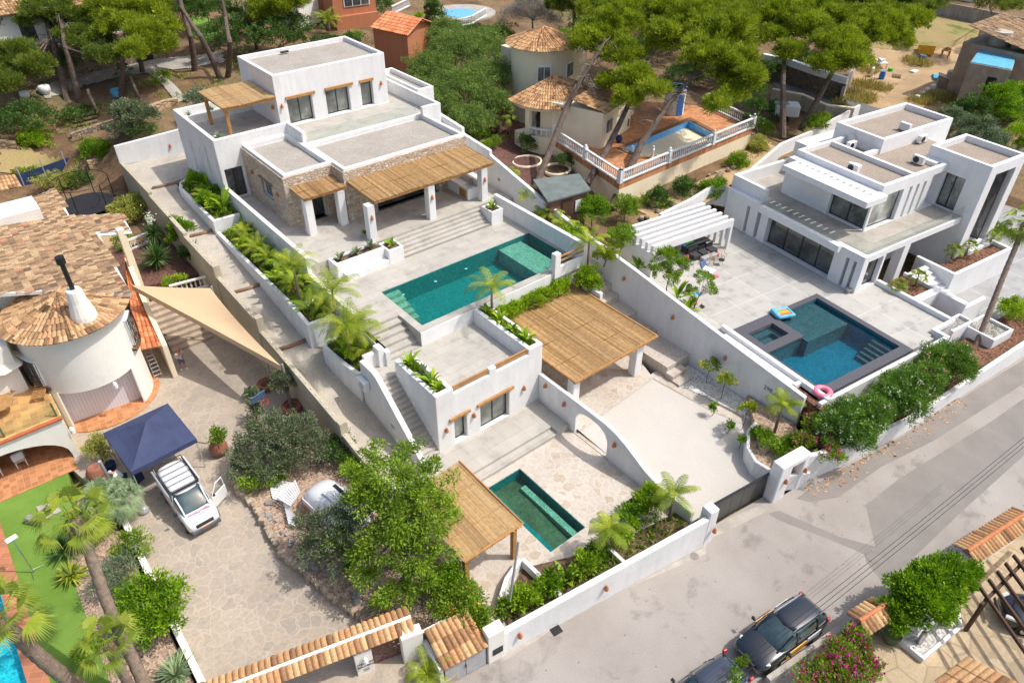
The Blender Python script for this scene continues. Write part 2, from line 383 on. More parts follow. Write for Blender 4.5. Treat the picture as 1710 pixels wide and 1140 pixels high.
foliage('lime_leaf',(0.110,0.187,0.011),(0.231,0.363,0.017),(0.374,0.517,0.022),(0.528,0.616,0.044))
foliage('yellow_leaf',(.18,.20,.03),(.33,.34,.07),(.46,.46,.14),(.58,.56,.24))
foliage('palm_leaf',(0.089,0.135,0.016),(0.208,0.284,0.024),(0.386,0.446,0.034),(0.653,0.567,0.081))
foliage('fan_leaf',(.08,.12,.014),(.17,.23,.025),(.28,.34,.03),(.46,.44,.10),.22)
foliage('yucca_leaf',(.02,.06,.014),(.05,.13,.025),(.12,.22,.05),(.28,.36,.10),.2)
foliage('agave_leaf',(.12,.18,.10),(.20,.28,.14),(.30,.38,.20),(.40,.44,.22),.15)
foliage('banana_leaf',(0.079,0.149,0.011),(0.185,0.310,0.017),(0.331,0.471,0.023),(0.503,0.575,0.046))
foliage('oleander_leaf',(0.040,0.094,0.017),(0.096,0.203,0.029),(0.191,0.334,0.043),(0.319,0.478,0.072),.3)
foliage('pepper_leaf',(0.071,0.121,0.027),(0.142,0.216,0.047),(0.227,0.324,0.068),(0.312,0.419,0.095))
foliage('dry_twig',(.20,.17,.14),(.32,.28,.24),(.42,.38,.34),(.5,.46,.42),.05,.9)
foliage('dry_grass',(.22,.17,.05),(.38,.31,.10),(.50,.42,.16),(.33,.36,.09),.25,.9)
foliage('flower_white',(.7,.7,.68),(.8,.8,.78),(.85,.85,.83));foliage('flower_pink',(.55,.20,.25),(.7,.3,.36),(.8,.5,.52))
foliage('flower_magenta',(.35,.01,.12),(.5,.02,.2),(.62,.08,.32));foliage('flower_orange',(.7,.22,.02),(.8,.35,.04),(.85,.45,.1))
simple('terracotta',(.50,.19,.085),.8,.2,0,.18,6);simple('pot_clay',(.30,.12,.075),.6,.3,0,.2,3);simple('red_tile',(.42,.115,.05),.6,.35,0,.2,4)
simple('dark_frame',(.018,.02,.024),.4,.4);simple('black',(.015,.015,.016),.5,.4);simple('gate_steel',(.075,.075,.072),.4,.5,.2);simple('steel',(.5,.5,.5),.3,.5,.9);simple('grey_metal',(.42,.43,.44),.45,.5,.2)
simple('plastic_white',(.75,.75,.74),.5,.4,0,.04);simple('blue_cloth',(.050,.062,.125),.75,.2,0,.12,1.5);simple('blue_plastic',(.03,.16,.5),.4,.4);simple('red_plastic',(.6,.03,.03),.4,.4)
simple('green_plastic',(.10,.5,.06),.4,.4);simple('rattan',(.05,.05,.055),.7,.3,0,.3,20);simple('cane',(.38,.21,.08),.6,.3,0,.2,6);simple('pink',(.75,.20,.28),.4,.5,0,.15,6);simple('slate',(.085,.085,.10),.6,.35,0,.4,22,.01,40)
simple('rubber',(.02,.02,.02),.8,.2);simple('skin',(.46,.24,.16),.6,.3,0,.06);simple('hair',(.25,.10,.05),.8,.2);simple('grey_hair',(.45,.43,.41),.8,.2);simple('shirt',(.55,.60,.68),.9,.1,0,.08,8);simple('white_cloth',(.72,.72,.72),.9,.1,0,.06)
simple('denim',(.10,.16,.30),.9,.1,0,.15,12);simple('navy',(.03,.045,.10),.9,.1,0,.15,12);simple('olive_green',(.10,.14,.06),.7);simple('amber_glass',(.4,.30,.08),.2,.5);simple('tarp_blue',(.12,.42,.62),.5,.3,0,.2,3)
simple('shutter_white',(.66,.64,.68),.6,.3,0,.03);simple('yellow',(.75,.38,.02),.4,.4);simple('orange',(.8,.25,.03),.5);simple('trampoline',(.025,.025,.03),.8,.2);simple('rock',(.38,.30,.22),.95,.1,0,.4,2,.1,6);simple('grey_rock',(.30,.28,.25),.95,.1,0,.4,2,.1,6)
def glass(name,c,rough=.04,spec=.9,coat=.6):
 n=NT(name);n.col(n.ramp(n.noise(.7,3),[(.35,tuple(x*.45 for x in c)),(.5,c),(.65,tuple(x*1.9 for x in c))]));n.set(rough,spec);n.p.inputs['Coat Weight'].default_value=coat;n.p.inputs['Coat Roughness'].default_value=.02;M[name]=n.m
glass('pane',(.13,.145,.13));glass('pane_dark',(.06,.065,.06));glass('windscreen',(.03,.055,.06));glass('pane_pale',(.30,.32,.30))
def clear(name,tint,fac,rough=.02):
 n=NT(name);t=n.n('ShaderNodeBsdfTransparent');t.inputs[0].default_value=(*tint,1)
 g=n.n('ShaderNodeBsdfGlossy');g.inputs['Roughness'].default_value=rough
 fr=n.n('ShaderNodeLayerWeight');fr.inputs[0].default_value=.5;f2=n.math('ADD',n.math('MULTIPLY',n.math('POWER',fr.outputs['Facing'],4.0),.7),fac)
 mx=n.n('ShaderNodeMixShader');n.l(f2,mx.inputs[0]);n.l(t.outputs[0],mx.inputs[1]);n.l(g.outputs[0],mx.inputs[2]);n.l(mx.outputs[0],n.out.inputs[0]);M[name]=n.m
 return n,g,fr
clear('clear_glass',(.93,.96,.95),.02)
def water(name,tint,scale=2.2,bump=.05):
 n,g,fr=clear(name,tint,.02,.015)
 b=n.n('ShaderNodeBump');b.inputs['Distance'].default_value=bump;b.inputs['Strength'].default_value=.5
 n.l(n.noise(scale,4,.6,None,1.2),b.inputs['Height']);n.l(b.outputs[0],g.inputs['Normal']);n.l(b.outputs[0],fr.inputs['Normal'])
water('water_teal',(.45,.88,.85),2.6,.09);water('water_blue',(.38,.78,.85));water('water_turquoise',(.5,.93,.95),3);water('water_clear',(.80,.93,.97))
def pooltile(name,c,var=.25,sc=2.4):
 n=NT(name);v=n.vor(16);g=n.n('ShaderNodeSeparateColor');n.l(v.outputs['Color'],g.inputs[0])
 nz=n.noise(sc,5,.7,None,1.5)  # broad mottling paints a caustic-like light pattern into the tile colour
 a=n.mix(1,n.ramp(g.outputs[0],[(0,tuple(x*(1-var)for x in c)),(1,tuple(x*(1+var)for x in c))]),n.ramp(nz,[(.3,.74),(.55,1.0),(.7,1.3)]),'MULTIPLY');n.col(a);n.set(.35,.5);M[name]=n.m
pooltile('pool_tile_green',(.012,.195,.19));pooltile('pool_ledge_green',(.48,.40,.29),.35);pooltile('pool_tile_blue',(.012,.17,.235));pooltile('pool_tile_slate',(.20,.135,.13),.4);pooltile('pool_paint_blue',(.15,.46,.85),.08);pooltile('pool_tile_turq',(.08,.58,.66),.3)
def carpaint(name,c,rough=.25,coat=1):
 n=NT(name);n.col(n.ramp(n.noise(2,4),[(.3,tuple(x*.94 for x in c)),(.7,c)]));n.set(rough,.5);n.p.inputs['Coat Weight'].default_value=coat;n.p.inputs['Coat Roughness'].default_value=.04;M[name]=n.m
carpaint('paint_navy',(.007,.011,.02));carpaint('paint_white',(.74,.74,.74),.35);carpaint('paint_yellow',(.75,.36,.01));carpaint('paint_silver',(.50,.54,.56));carpaint('paint_charcoal',(.035,.045,.07))
simple('lamp_glass',(.70,.70,.62),.1,.8);simple('tail_red',(.55,.02,.02),.2,.6);simple('chrome',(.7,.7,.72),.15,.6,1,.02);simple('grille',(.03,.03,.035),.5,.4);simple('bumper_grey',(.10,.105,.12),.6,.3);simple('script_red',(.60,.03,.10),.5);simple('script_blue',(.12,.25,.5),.5);simple('script_violet',(.32,.08,.30),.5)
# ------------------------------------------------------------- terrain
TC=[(-30,5,-.3),(10,5,-.3),(40,0,-.3),(80,-6,-.3),(120,-10,-.3),(10,15,-.2),(30,12,-.2),(60,7,-.1),(90,3,0),
(-12,20,.1),(0,30,.1),(5,45,.1),(-15,45,.2),(3,58,2.6),(-8,60,2.8),(6,66,3.0),(-12,72,3.6),(8,70,3.4),
(10,72,5.5),(2,76,6.0),(-10,80,6.5),(15,70,7.2),(24,68,7.4),(20,80,8.0),(5,86,8.2),(-10,95,9.2),(15,95,9.0),(30,85,8.6),(30,100,9.4),(0,110,10),
(12,50,3.5),(12,30,.5),(12,22,.1),(34.5,60,7.2),(35,50,6.4),(34,42,5.4),(33.8,34,4.2),(38,66,7.2),(38,52,5.2),(41,44,5.0),(38,38,3.8),(46,46,5.0),(44,40,4.5),(47,40,4.6),(50,43,5.0),(44,62,6),(50,60,6.0),(60,52,5.0),(60,60,5.6),
(50,75,7.6),(42,85,8.5),(60,72,6.6),(55,42,4.6),(60,44,4.4),(70,40,3.0),(75,50,3.6),(75,62,4.6),(72,75,6.0),(90,40,2.6),(85,20,1.0),(66,14,.8),(100,60,4),(95,80,5.6),(120,50,4),(110,20,1.5),
(70,100,8),(100,110,8),(50,110,10),(20,130,11),(-30,120,11),(-30,90,8.5),(140,90,7),(80,140,11)]
TCA=np.array(TC,float)
def T(x,y):
 d2=(TCA[:,0]-x)**2+(TCA[:,1]-y)**2+1.0
 w_=d2**-1.9
 return float((w_*TCA[:,2]).sum()/w_.sum())
def G(u,v,off=0):
 z=5.0
 for i in range(40):
  p=W(u,v,z);z+=.4*(T(p.x,p.y)-z)
 return Vector((p.x,p.y,T(p.x,p.y)+off))
def inpoly(x,y,P_):
 c=False;n=len(P_);j=n-1
 for i in range(n):
  if(P_[i][1]>y)!=(P_[j][1]>y)and x<(P_[j][0]-P_[i][0])*(y-P_[i][1])/(P_[j][1]-P_[i][1]+1e-12)+P_[i][0]:c=not c
  j=i
 return c
def F2q(a0,a1,b0,b1):return[tuple(F2(*q)[:2])for q in((a0,b0),(a1,b0),(a1,b1),(a0,b1))]
CAPS=[([(-30,12),(11.4,12),(11.4,56),(-30,56)],-.4),([(11,40),(17.5,40),(17.5,64.3),(11,64.6)],3.2),([(11,12),(35,12),(35,33),(11,33)],-.4),
([(14,29),(33,29),(33,63),(14,63)],2.5),(F2q(30,47,14,37.5),-.4),(F2q(43,62,14,40),0),(F2q(46,72,14,30),-.4),(F2q(-60,170,-60,15.5),-.7)]
N1,N2=330,300
gx=np.linspace(-45,150,N1);gy=np.linspace(-12,165,N2)
XX,YY=np.meshgrid(gx,gy,indexing='ij');ZZ=np.zeros_like(XX);WS=np.zeros_like(XX)
for(tx,ty,tz)in TC:
 w_=((XX-tx)**2+(YY-ty)**2+1)**-1.9;ZZ+=w_*tz;WS+=w_
ZZ/=WS;ZT=ZZ.copy()
for P_,zm in CAPS:
 xs=[p[0]for p in P_];ys=[p[1]for p in P_]
 for i in range(N1):
  if not(min(xs)<=gx[i]<=max(xs)):continue
  for j in range(N2):
   if min(ys)<=gy[j]<=max(ys)and inpoly(gx[i],gy[j],P_):ZZ[i,j]=min(ZZ[i,j],zm)
ZZ+=.06*np.sin(XX*1.3)*np.cos(YY*1.1)
tb=MB();tb.v=[(float(XX[i,j]),float(YY[i,j]),float(ZZ[i,j]))for i in range(N1)for j in range(N2)]
tb.f=[(i*N2+j,(i+1)*N2+j,(i+1)*N2+j+1,i*N2+j+1)for i in range(N1-1)for j in range(N2-1)];tb.a=[.5]*len(tb.f)
tb.build('terrain',M['terrain'],smooth=True,kind='structure')
def drape(name,poly,mat,off=.05,step=.45,jit=0,kind='structure',zf=None):
 """thin ground sheet over the terrain inside a world polygon"""
 xs=[p[0]for p in poly];ys=[p[1]for p in poly];b=MB();idx={}
 nx=int((max(xs)-min(xs))/step)+2;ny=int((max(ys)-min(ys))/step)+2
 for i in range(nx):
  for j in range(ny):
   x=min(xs)+i*step;y=min(ys)+j*step
   if inpoly(x+step/2,y+step/2,poly):
    q=[]
    for a,c in((i,j),(i+1,j),(i+1,j+1),(i,j+1)):
     if(a,c)not in idx:
      X_=min(xs)+a*step;Y_=min(ys)+c*step
      idx[(a,c)]=len(b.v);b.v.append((X_,Y_,(zf(X_,Y_)if zf else T(X_,Y_))+off+.06*math.sin(X_*1.3)*math.cos(Y_*1.1)))
     q.append(idx[(a,c)])
    b.f.append(tuple(q));b.a.append(.5)
 o=b.build(name,mat,kind=kind);return o
 # ------------------------------------------------------------- road
rb=MB(TH);rb.sheet([(-60,-40,0),(160,-40,0),(160,15.35,0),(-60,15.35,0)]);rb.build('road',M['road'],kind='structure')
b=MB()
def PZ(pts,z):return[tuple(W(u,v,z))for u,v in pts]
for P_ in([(1446,843),(1500,800),(1660,700),(1710,665),(1710,760),(1610,850),(1500,955),(1475,973),(1445,935),(1462,912)],
[(1283,857),(1300,852),(1400,895),(1462,912),(1445,925),(1380,898),(1300,868)]):
 b.sheet(PZ(P_,.004))
b.build('asphalt_patch',M['asphalt_patch'],kind='structure')
b=MB();b.sheet(PZ([(1330,832),(1375,800),(1420,775),(1480,745),(1600,668),(1710,600),(1710,640),(1560,735),(1470,780),(1400,830),(1352,838)],.003));b.build('worn_asphalt_strip',M['asphalt_patch'],kind='structure')
b=MB();b.sheet(PZ([(836,1092),(1172,915),(1182,880),(1281,838),(1290,850),(1180,902),(1178,925),(1040,985),(930,1045),(860,1092),(838,1105)],.006));b.build('concrete_apron',M['concrete_edge'],kind='structure')
for i,(u,v,r,lb)in enumerate(((1459,929,.42,'large round iron manhole cover beside the dark asphalt patch'),(1160,928,.22,'small round drain cover in a pale mortar ring below the street wall'))):
 p=W(u,v,.01);o=MB().lathe((p.x,p.y,0),[(r,.0),(r,.016),(r-.03,.018),(0.001,.018)],24).build('manhole_cover',M['asphalt_patch']);tag(o,lb,'manhole cover')
p=W(929,1052,.01);bb=MB();bb.obox((p.x,p.y,.012),(.5,.4,.02),TH)
tag(bb.build('drain_grate',M['black']),'small dark square utility cover beside the street wall','grate')
# ------------------------------------------------------------- part builders
def window(parent,p0,p1,z0,z1,n=2,pane='pane',fw=.055,dep=.07,name='window',frame='dark_frame',sill=False):
 p0=Vector(p0);p1=Vector(p1);L=(p1-p0).length;d=(p1-p0)/L;ang=math.atan2(d.y,d.x)
 c=(p0+p1)/2;f=MB()
 f.obox((c.x,c.y,z0+fw/2),(L,dep,fw),ang);f.obox((c.x,c.y,z1-fw/2),(L,dep,fw),ang)
 for k in range(n+1):
  q=p0+d*(fw/2+(L-fw)*k/n);w2=fw if k in(0,n)else fw*1.3
  f.obox((q.x,q.y,(z0+z1)/2),(w2,dep,z1-z0-2*fw),ang)
 fo=f.build(name,M[frame],parent)
 g=MB();g.obox((c.x,c.y,(z0+z1)/2),(L-fw*1.2,.02,z1-z0-fw*1.2),ang)
 g.build('pane',M[pane],fo);return fo
def lampmesh():
 b=MB();b.lathe((0,0,0),[(.115,0),(.11,.08),(.085,.2),(.045,.3),(.015,.33)],12);b.obox((0,0,.15),(.07,.07,.08));return b
_lm=lampmesh().build('wall_lamp',M['terracotta'],None,local=True);LAMPM=_lm.data;bpy.data.objects.remove(_lm)
def lamp(parent,x,y,z):
 o=bpy.data.objects.new('wall_lamp',LAMPM);COL.objects.link(o);o.parent=parent
 o.location=Vector((x,y,z))-wloc(parent);return o
def beam(parent,x0,x1,y0,y1,z0,z1,name='lintel'):
 return MB().box(x0,x1,y0,y1,z0,z1).build(name,M['timber'],parent,bevel=.015)
def plainbox(parent,name,mat,x0,x1,y0,y1,z0,z1,bevel=0,rot=0):
 return MB(rot).box(x0,x1,y0,y1,z0,z1).build(name,M[mat],parent,bevel=bevel)
def reedroof(parent,x0,x1,y0,y1,z0,z1,mat='reed',lines=(.5,),r=.019,axis='y',name='reed_cover',sag=.02):
 """reeds laid side by side; z0 at the low side y0 (or x0), z1 at the high side"""
 b=MB();rr=random.Random(int(x0*10+y0));step=r*1.7
 L0,L1=(x0,x1)if axis=='y' else(y0,y1);M0,M1=(y0,y1)if axis=='y' else(x0,x1)
 s=L0;k=0;base=.5
 while s<L1:
  j0=M0-rr.random()**2*.2;j1=M1+rr.random()**2*.12;base=.75*base+.25*rr.random();tn=min(1,max(0,base+rr.uniform(-.3,.3)))
  if rr.random()<.06:tn*=.3
  dz=rr.uniform(-.012,.014);segs=2;P_=[]
  for q in range(segs+1):
   t=q/segs;mm=j0+(j1-j0)*t;z=z0+(z1-z0)*t+dz+rr.uniform(-.01,.01)+.025*math.sin(s*1.9+q*2)
   P_.append((s+rr.uniform(-.01,.01),mm,z)if axis=='y' else(mm,s+rr.uniform(-.01,.01),z))
  for q in range(segs):
   a,c=Vector(P_[q]),Vector(P_[q+1]);o=Vector((r,0,0))if axis=='y' else Vector((0,r,0));u=Vector((0,0,r))
   b.add([a-o,a+o*.4+u,a+o,c-o,c+o*.4+u,c+o],[(0,1,4,3),(1,2,5,4),(2,0,3,5)],tn)
  s+=step;k+=1
 for t in lines:
  mm=M0+(M1-M0)*t;z=z0+(z1-z0)*t+r*1.3
  if axis=='y':b.box(x0,x1,mm-.014,mm+.014,z-.01,z+.006,0)
  else:b.box(mm-.014,mm+.014,y0,y1,z-.01,z+.006,0)
 e=.05
 o=b.build(name,M[mat],parent)
 return o
def csgpart(parent,name,mat,ops,bevel=0,rot=0):
 return MB(rot).csg(ops).build(name,M[mat],parent,bevel=bevel)
def steps_y(x0,x1,y_top,y_bot,z_top,z_bot,n,base):
 """boxes of a flight going down from y_top to y_bot"""
 ops=[];dy=(y_bot-y_top)/n;dz=(z_top-z_bot)/n
 for i in range(n):
  a=y_top+dy*i;c=y_top+dy*(i+1);z=z_top-dz*(i)
  if i==0:continue
 for i in range(1,n):
  a=y_top+dy*(i-1)*n/(n-1);c=y_top+dy*i*n/(n-1)
  ops.append((1,x0,x1,min(a,c),max(a,c),base,z_top-dz*i))
 return ops
 # ------------------------------------------------------------- white villa
V=thing('white_villa','large white flat-roofed villa with stone-clad front and reed canopies above the turquoise pool','house',(23,50,4))
bx=lambda*a:(1,)+a
cut=lambda*a:(-1,)+a
DU=[(22.35,24.45),(25.65,27.75),(28.85,29.95)]
wall=[bx(15.5,21.5,52.6,60.9,3.2,10.7),cut(15.8,21.5,52.9,60.6,9.7,10.7),bx(15.8,21.5,59.7,60.6,9.7,10.3),cut(16.05,21.5,59.95,60.6,10.1,10.3),bx(16.05,16.3,52.9,54.1,9.7,10.5),
bx(21.5,31.35,54.5,61.0,3.2,13.7),cut(21.8,31.05,54.8,60.7,13.35,13.7)]
wall+=[cut(a,c,54.5,54.95,9.7,11.75)for a,c in DU]
wall+=[bx(21.2,33.1,49.7,54.5,5.0,9.6),bx(21.2,31.7,49.7,50.0,9.6,9.9),bx(21.2,21.5,50.1,52.6,9.6,10.7),bx(32.8,33.1,49.5,59.2,5.0,10.6),bx(31.35,32.8,54.5,59.2,5,9.6),
bx(31.3,33.1,49.2,49.5,5.0,10.6),bx(33.1,34.7,52.5,59.2,5.0,10.8),cut(33.35,34.45,52.75,58.95,10.4,10.8),
bx(21.2,31.7,44.05,49.7,5.9,9.9),cut(21.5,31.4,44.35,49.7,9.5,9.9),
bx(17.5,21.2,45.7,52.6,5.9,9.9),cut(17.8,20.95,46.0,52.4,9.5,9.9)]
OP=[(23.5,29.0,43.7,44.5,6.0,8.25),(19.15,20.25,45.4,46.2,6.0,8.2),(17.0,17.75,48.0,49.75,7.1,8.35),(15.8,17.2,52.4,53.0,6.0,8.35)]
wall+=[cut(*o)for o in OP]
for y0,y1,z0,z1 in((57.9,58.5,6.4,9.0),(56.4,56.7,6.0,9.0),(53.0,53.35,5.8,8.6)):wall.append(cut(15.3,15.6,y0,y1,z0,z1))
wall=[tuple(o)for o in wall]
csgpart(V,'wall','white',wall,.045)
st=[bx(17.36,17.5,45.56,52.6,5.9,9.72),bx(17.5,21.06,45.56,45.7,5.9,9.72),bx(21.06,21.2,43.91,45.7,5.9,9.72),bx(21.2,31.7,43.91,44.05,5.9,9.72)]+[cut(*o)for o in OP[:3]]
csgpart(V,'stone_wall','stone_cladding',st)
for i,(x0,x1,y0,y1,z)in enumerate(((21.8,31.05,54.8,60.7,13.37),(21.5,31.4,44.35,49.7,9.52),(17.8,20.95,46.0,52.4,9.52),(33.35,34.45,52.75,58.95,10.42))):
 MB().sheet([(x0,y0,z),(x1,y0,z),(x1,y1,z),(x0,y1,z)]).build('roof_gravel',M['roof_gravel'],V)
t_=MB();t_.sheet([(15.8,52.9,9.705),(21.5,52.9,9.705),(21.5,59.7,9.705),(15.8,59.7,9.705)]);t_.sheet([(21.5,50.0,9.61),(32.8,50.0,9.61),(32.8,54.5,9.61),(21.5,54.5,9.61)]);t_.sheet([(31.35,54.5,9.61),(32.8,54.5,9.61),(32.8,59.2,9.61),(31.35,59.2,9.61)])
t_.build('terrace_paving',M['deck_tile'],V)
for i,(a,c)in enumerate(DU):
 window(V,(a+.02,54.86),(c-.02,54.86),9.72,11.75,1 if i==2 else 2,name='sliding_door')
for a,c in((22.25,25.05),(25.62,28.45),(28.76,30.35)):beam(V,a,c-.3,54.38,54.6,11.72,11.93)
window(V,(23.55,44.42),(28.95,44.42),6.02,8.25,4,'pane_dark',name='sliding_door')
window(V,(19.2,46.1),(20.2,46.1),6.02,8.2,2,'pane_dark',name='glass_door');window(V,(17.68,48.05),(17.68,49.7),7.12,8.33,1,name='window')
window(V,(15.85,52.9),(17.15,52.9),6.02,8.33,2,'pane_dark',name='glass_door')
plainbox(V,'lintel','old_timber',17.3,17.6,47.7,50.0,8.36,8.52,.01)
for y0,y1,z0,z1 in((57.9,58.5,6.4,9.0),(56.4,56.7,6.0,9.0),(53.0,53.35,5.8,8.6)):plainbox(V,'window','pane_pale',15.62,15.68,y0-.02,y1+.02,z0,z1)
for p in((21.85,54.4,11.2),(30.75,54.4,11.2),(21.38,55.2,11.0),(17.25,51.1,8.2),(17.25,46.9,8.0)):lamp(V,*p)
plainbox(V,'roof_hatch','dark_frame',24.9,25.6,60.1,60.35,13.5,13.6)
gl=MB()
for i in range(7):gl.box(21.62+i*1.38,21.62+i*1.38+1.35,50.12,50.135,9.8,10.6)
gl.build('glass_balustrade',M['clear_glass'],V)
csgpart(V,'drain_pipe','plastic_white',[bx(15.4,15.48,54.9,54.98,4.8,9.6)])
def pillar(parent,x,y,z0,z1,s=.58,mat='white',name='pillar'):
 return plainbox(parent,name,mat,x-s/2,x+s/2,y-s/2,y+s/2,z0,z1,.05)
def canopy_frame(parent,x0,x1,y0,y1,z,name='canopy_beam',n=6):
 b=MB();b.box(x0,x1,y0,y0+.16,z-.24,z-.03);b.box(x0,x0+.12,y0+.16,y1,z-.2,z-.03);b.box(x1-.12,x1,y0+.16,y1,z-.2,z-.03)
 for i in range(1,n):xx=x0+(x1-x0)*i/n;b.box(xx-.05,xx+.05,y0+.16,y1,z-.18,z-.035)
 return b.build(name,M['timber'],parent)
canopy_frame(V,21.35,31.6,40.3,43.9,8.88,n=9);reedroof(V,21.3,31.6,40.25,43.88,8.9,9.05,'reed',(.5,))
canopy_frame(V,17.85,20.95,43.6,45.5,8.88,n=3);reedroof(V,17.75,21.0,43.5,45.52,8.9,8.98,'reed',(.5,))
for x,y in((21.0,40.6),(25.95,40.6),(30.7,40.6),(18.1,43.9),(20.55,43.85)):pillar(V,x,y,5.95,8.64)
for x in(21.0,25.95,30.7):lamp(V,x,40.28,7.6)
canopy_frame(V,17.3,21.4,54.3,58.9,12.2,n=3);reedroof(V,17.2,21.42,54.2,58.95,12.22,12.28,'reed_pale',(.33,.62))
for x,y in((17.5,58.5),(17.55,54.6)):plainbox(V,'post','timber',x-.12,x+.12,y-.12,y+.12,9.72,11.98,.01)
# ------------------------------------------------------------- pool terrace of the villa
PT=thing('pool_terrace','pale paved pool terrace with broad steps below the stone-fronted villa','terrace',(24,36,2))
dk=[bx(15.55,31.8,40.0,52.6,2.0,6.0),bx(31.8,33.2,40.0,52.6,2.0,5.6),bx(15.55,31.5,30.5,40.0,2.0,5.0),cut(18.65,31.25,31.05,35.8,3.5,5.0),cut(15.8,18.15,30.5,32.9,4.0,5.0)]
for i in range(1,6):dk.append(bx(22.1,29.8,40.0-.32*i,40.0-.32*(i-1),5.0,6.0-.167*i))
for i in range(1,5):dk.append(bx(15.8,18.15,32.9-.5*i,32.9-.5*(i-1),4.0,5.0-.2*i))
csgpart(PT,'paving','deck_tile',[tuple(o)for o in dk])
pw=[bx(15.5,15.8,39.5,52.57,2.0,7.0),bx(15.5,15.8,33.0,39.5,2.0,5.75),bx(15.5,15.8,30.1,33.0,2.0,5.0),bx(18.16,31.5,30.44,30.5,2.0,4.97),bx(18.16,18.19,30.5,32.9,4,4.97),
bx(31.5,31.82,30.3,40.3,2.0,6.3),bx(28.85,29.35,30.28,30.7,4.6,6.45),bx(29.35,31.5,30.3,30.5,4.6,5.4),bx(31.0,31.5,30.3,30.5,4.6,5.4)]
csgpart(PT,'parapet_wall','white',pw,.05)
csgpart(PT,'bench','white',[bx(17.2,20.85,38.75,39.98,4.9,6.1),cut(17.45,20.85,39.1,39.8,5.9,6.1),bx(17.6,20.8,38.2,38.75,4.9,5.45)],.05)
csgpart(PT,'planter_box','white',[bx(20.85,22.05,38.25,39.6,4.9,6.12),cut(21.02,21.88,38.42,39.43,5.95,6.12)],.05)
csgpart(PT,'planter_box','white',[bx(29.75,30.85,38.3,39.6,4.9,6.12),cut(29.92,30.68,38.47,39.43,5.95,6.12)],.05)
so=MB();so.box(17.45,20.8,39.1,39.8,5.92,5.98);so.box(21.05,21.85,38.45,39.4,5.97,6.03);so.box(29.95,30.65,38.5,39.4,5.97,6.03);so.build('planting_soil',M['garden_soil'],PT)
b=MB();b.box(29.4,31.5,30.34,30.44,6.1,6.2);b.box(29.4,31.5,30.34,30.44,5.75,5.85);b.build('handrail',M['timber'],PT)
def basin(parent,x0,x1,y0,y1,zb,zt,mat,th=.03,rot=0,extra=()):
 return csgpart(parent,'basin',mat,[bx(x0,x1,y0,y1,zb,zt),cut(x0+th,x1-th,y0+th,y1-th,zb+th,zt)]+list(extra),0,rot)
P1=thing('swimming_pool','long turquoise rectangular pool on the terrace, its near edge open over the drop','pool',(25,33.4,3.5))
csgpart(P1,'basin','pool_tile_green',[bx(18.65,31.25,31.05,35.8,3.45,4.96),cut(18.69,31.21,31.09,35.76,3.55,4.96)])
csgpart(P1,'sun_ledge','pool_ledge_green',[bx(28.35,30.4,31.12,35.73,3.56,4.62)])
e=[bx(18.7,20.2-.28*i,33.0+0.0,35.6,3.56+.22*i,3.78+.22*i)for i in range(5)]
stp=MB()
for i in range(5):stp.box(18.72,19.85,35.7-.5*(i+1)+.02,35.7-.5*i,3.56,4.75-.2*i)
stp.build('pool_step',M['pool_ledge_green'],P1)
lt=MB()
for q in((20.2,35.74),(22.8,35.74),(25.4,35.74)):lt.lathe((q[0],q[1]-.02,4.2),[(.001,-.01),(.12,0),(.001,.01)],12)
lt.build('pool_light',M['plastic_white'],P1)
MB().sheet([(18.68,31.08,4.93),(31.22,31.08,4.93),(31.22,35.77,4.93),(18.68,35.77,4.93)]).build('water_surface',M['water_teal'],P1)
K=thing('outdoor_kitchen','white outdoor kitchen counter with timber doors under the canopy','kitchen',(30.3,42,6))
csgpart(K,'counter','white',[bx(29.7,30.7,41.1,43.85,6.01,6.9),cut(29.7,29.95,41.3,42.3,6.05,6.75),bx(30.7,31.4,41.1,43.85,6.01,7.3)],.03)
for y0 in(41.33,41.83):plainbox(K,'door','timber',29.72,29.78,y0,y0+.45,6.1,6.72,.01)
plainbox(K,'sink','steel',29.95,30.45,41.4,42.0,6.905,6.92)
MB().tube([(30.55,41.7,6.92),(30.55,41.7,7.3),(30.35,41.7,7.33),(30.3,41.7,7.2)],.025,6).build('tap',M['black'],K)
# ------------------------------------------------------------- small house below the pool
H2=thing('guest_house','white guest house with roof terrace, timber lintels and terracotta wall lamps below the pool','house',(19,27.8,.6))
hw=[bx(15.5,23.2,25.1,30.44,.2,5.0),cut(15.8,22.1,25.4,30.44,4.0,5.0),cut(16.7,22.1,25.1,25.4,4.62,5.0),bx(19.2,19.7,25.1,25.4,4.62,5.0),bx(16.45,16.7,25.4,29.2,4.0,5.0),cut(15.8,16.45,25.4,28.95,4.75,5.0),cut(22.4,22.95,25.4,30.44,4.75,5.0),
cut(15.5,16.7,29.2,30.44,4.0,5.0),cut(16.65,17.5,25.1,25.55,.9,2.9),cut(18.5,20.65,25.1,25.55,.7,2.9)]
csgpart(H2,'wall','white',hw,.05)
MB().sheet([(15.5,25.4,4.006),(22.1,25.4,4.006),(22.1,30.44,4.006),(15.5,30.44,4.006)]).build('terrace_paving',M['deck_tile'],H2)
plainbox(H2,'planting_soil','garden_soil',15.82,16.43,25.42,28.93,4.76,4.82);plainbox(H2,'planting_soil','garden_soil',22.42,22.93,25.42,30.42,4.76,4.82)
window(H2,(16.68,25.42),(17.47,25.42),.92,2.88,1,name='window');window(H2,(18.52,25.42),(20.63,25.42),.72,2.55,2,name='sliding_door')
plainbox(H2,'roller_box','dark_frame',18.52,20.63,25.3,25.5,2.56,2.88)
beam(H2,16.3,17.75,24.98,25.2,2.75,2.93);beam(H2,18.25,20.95,24.98,25.2,2.75,2.93)
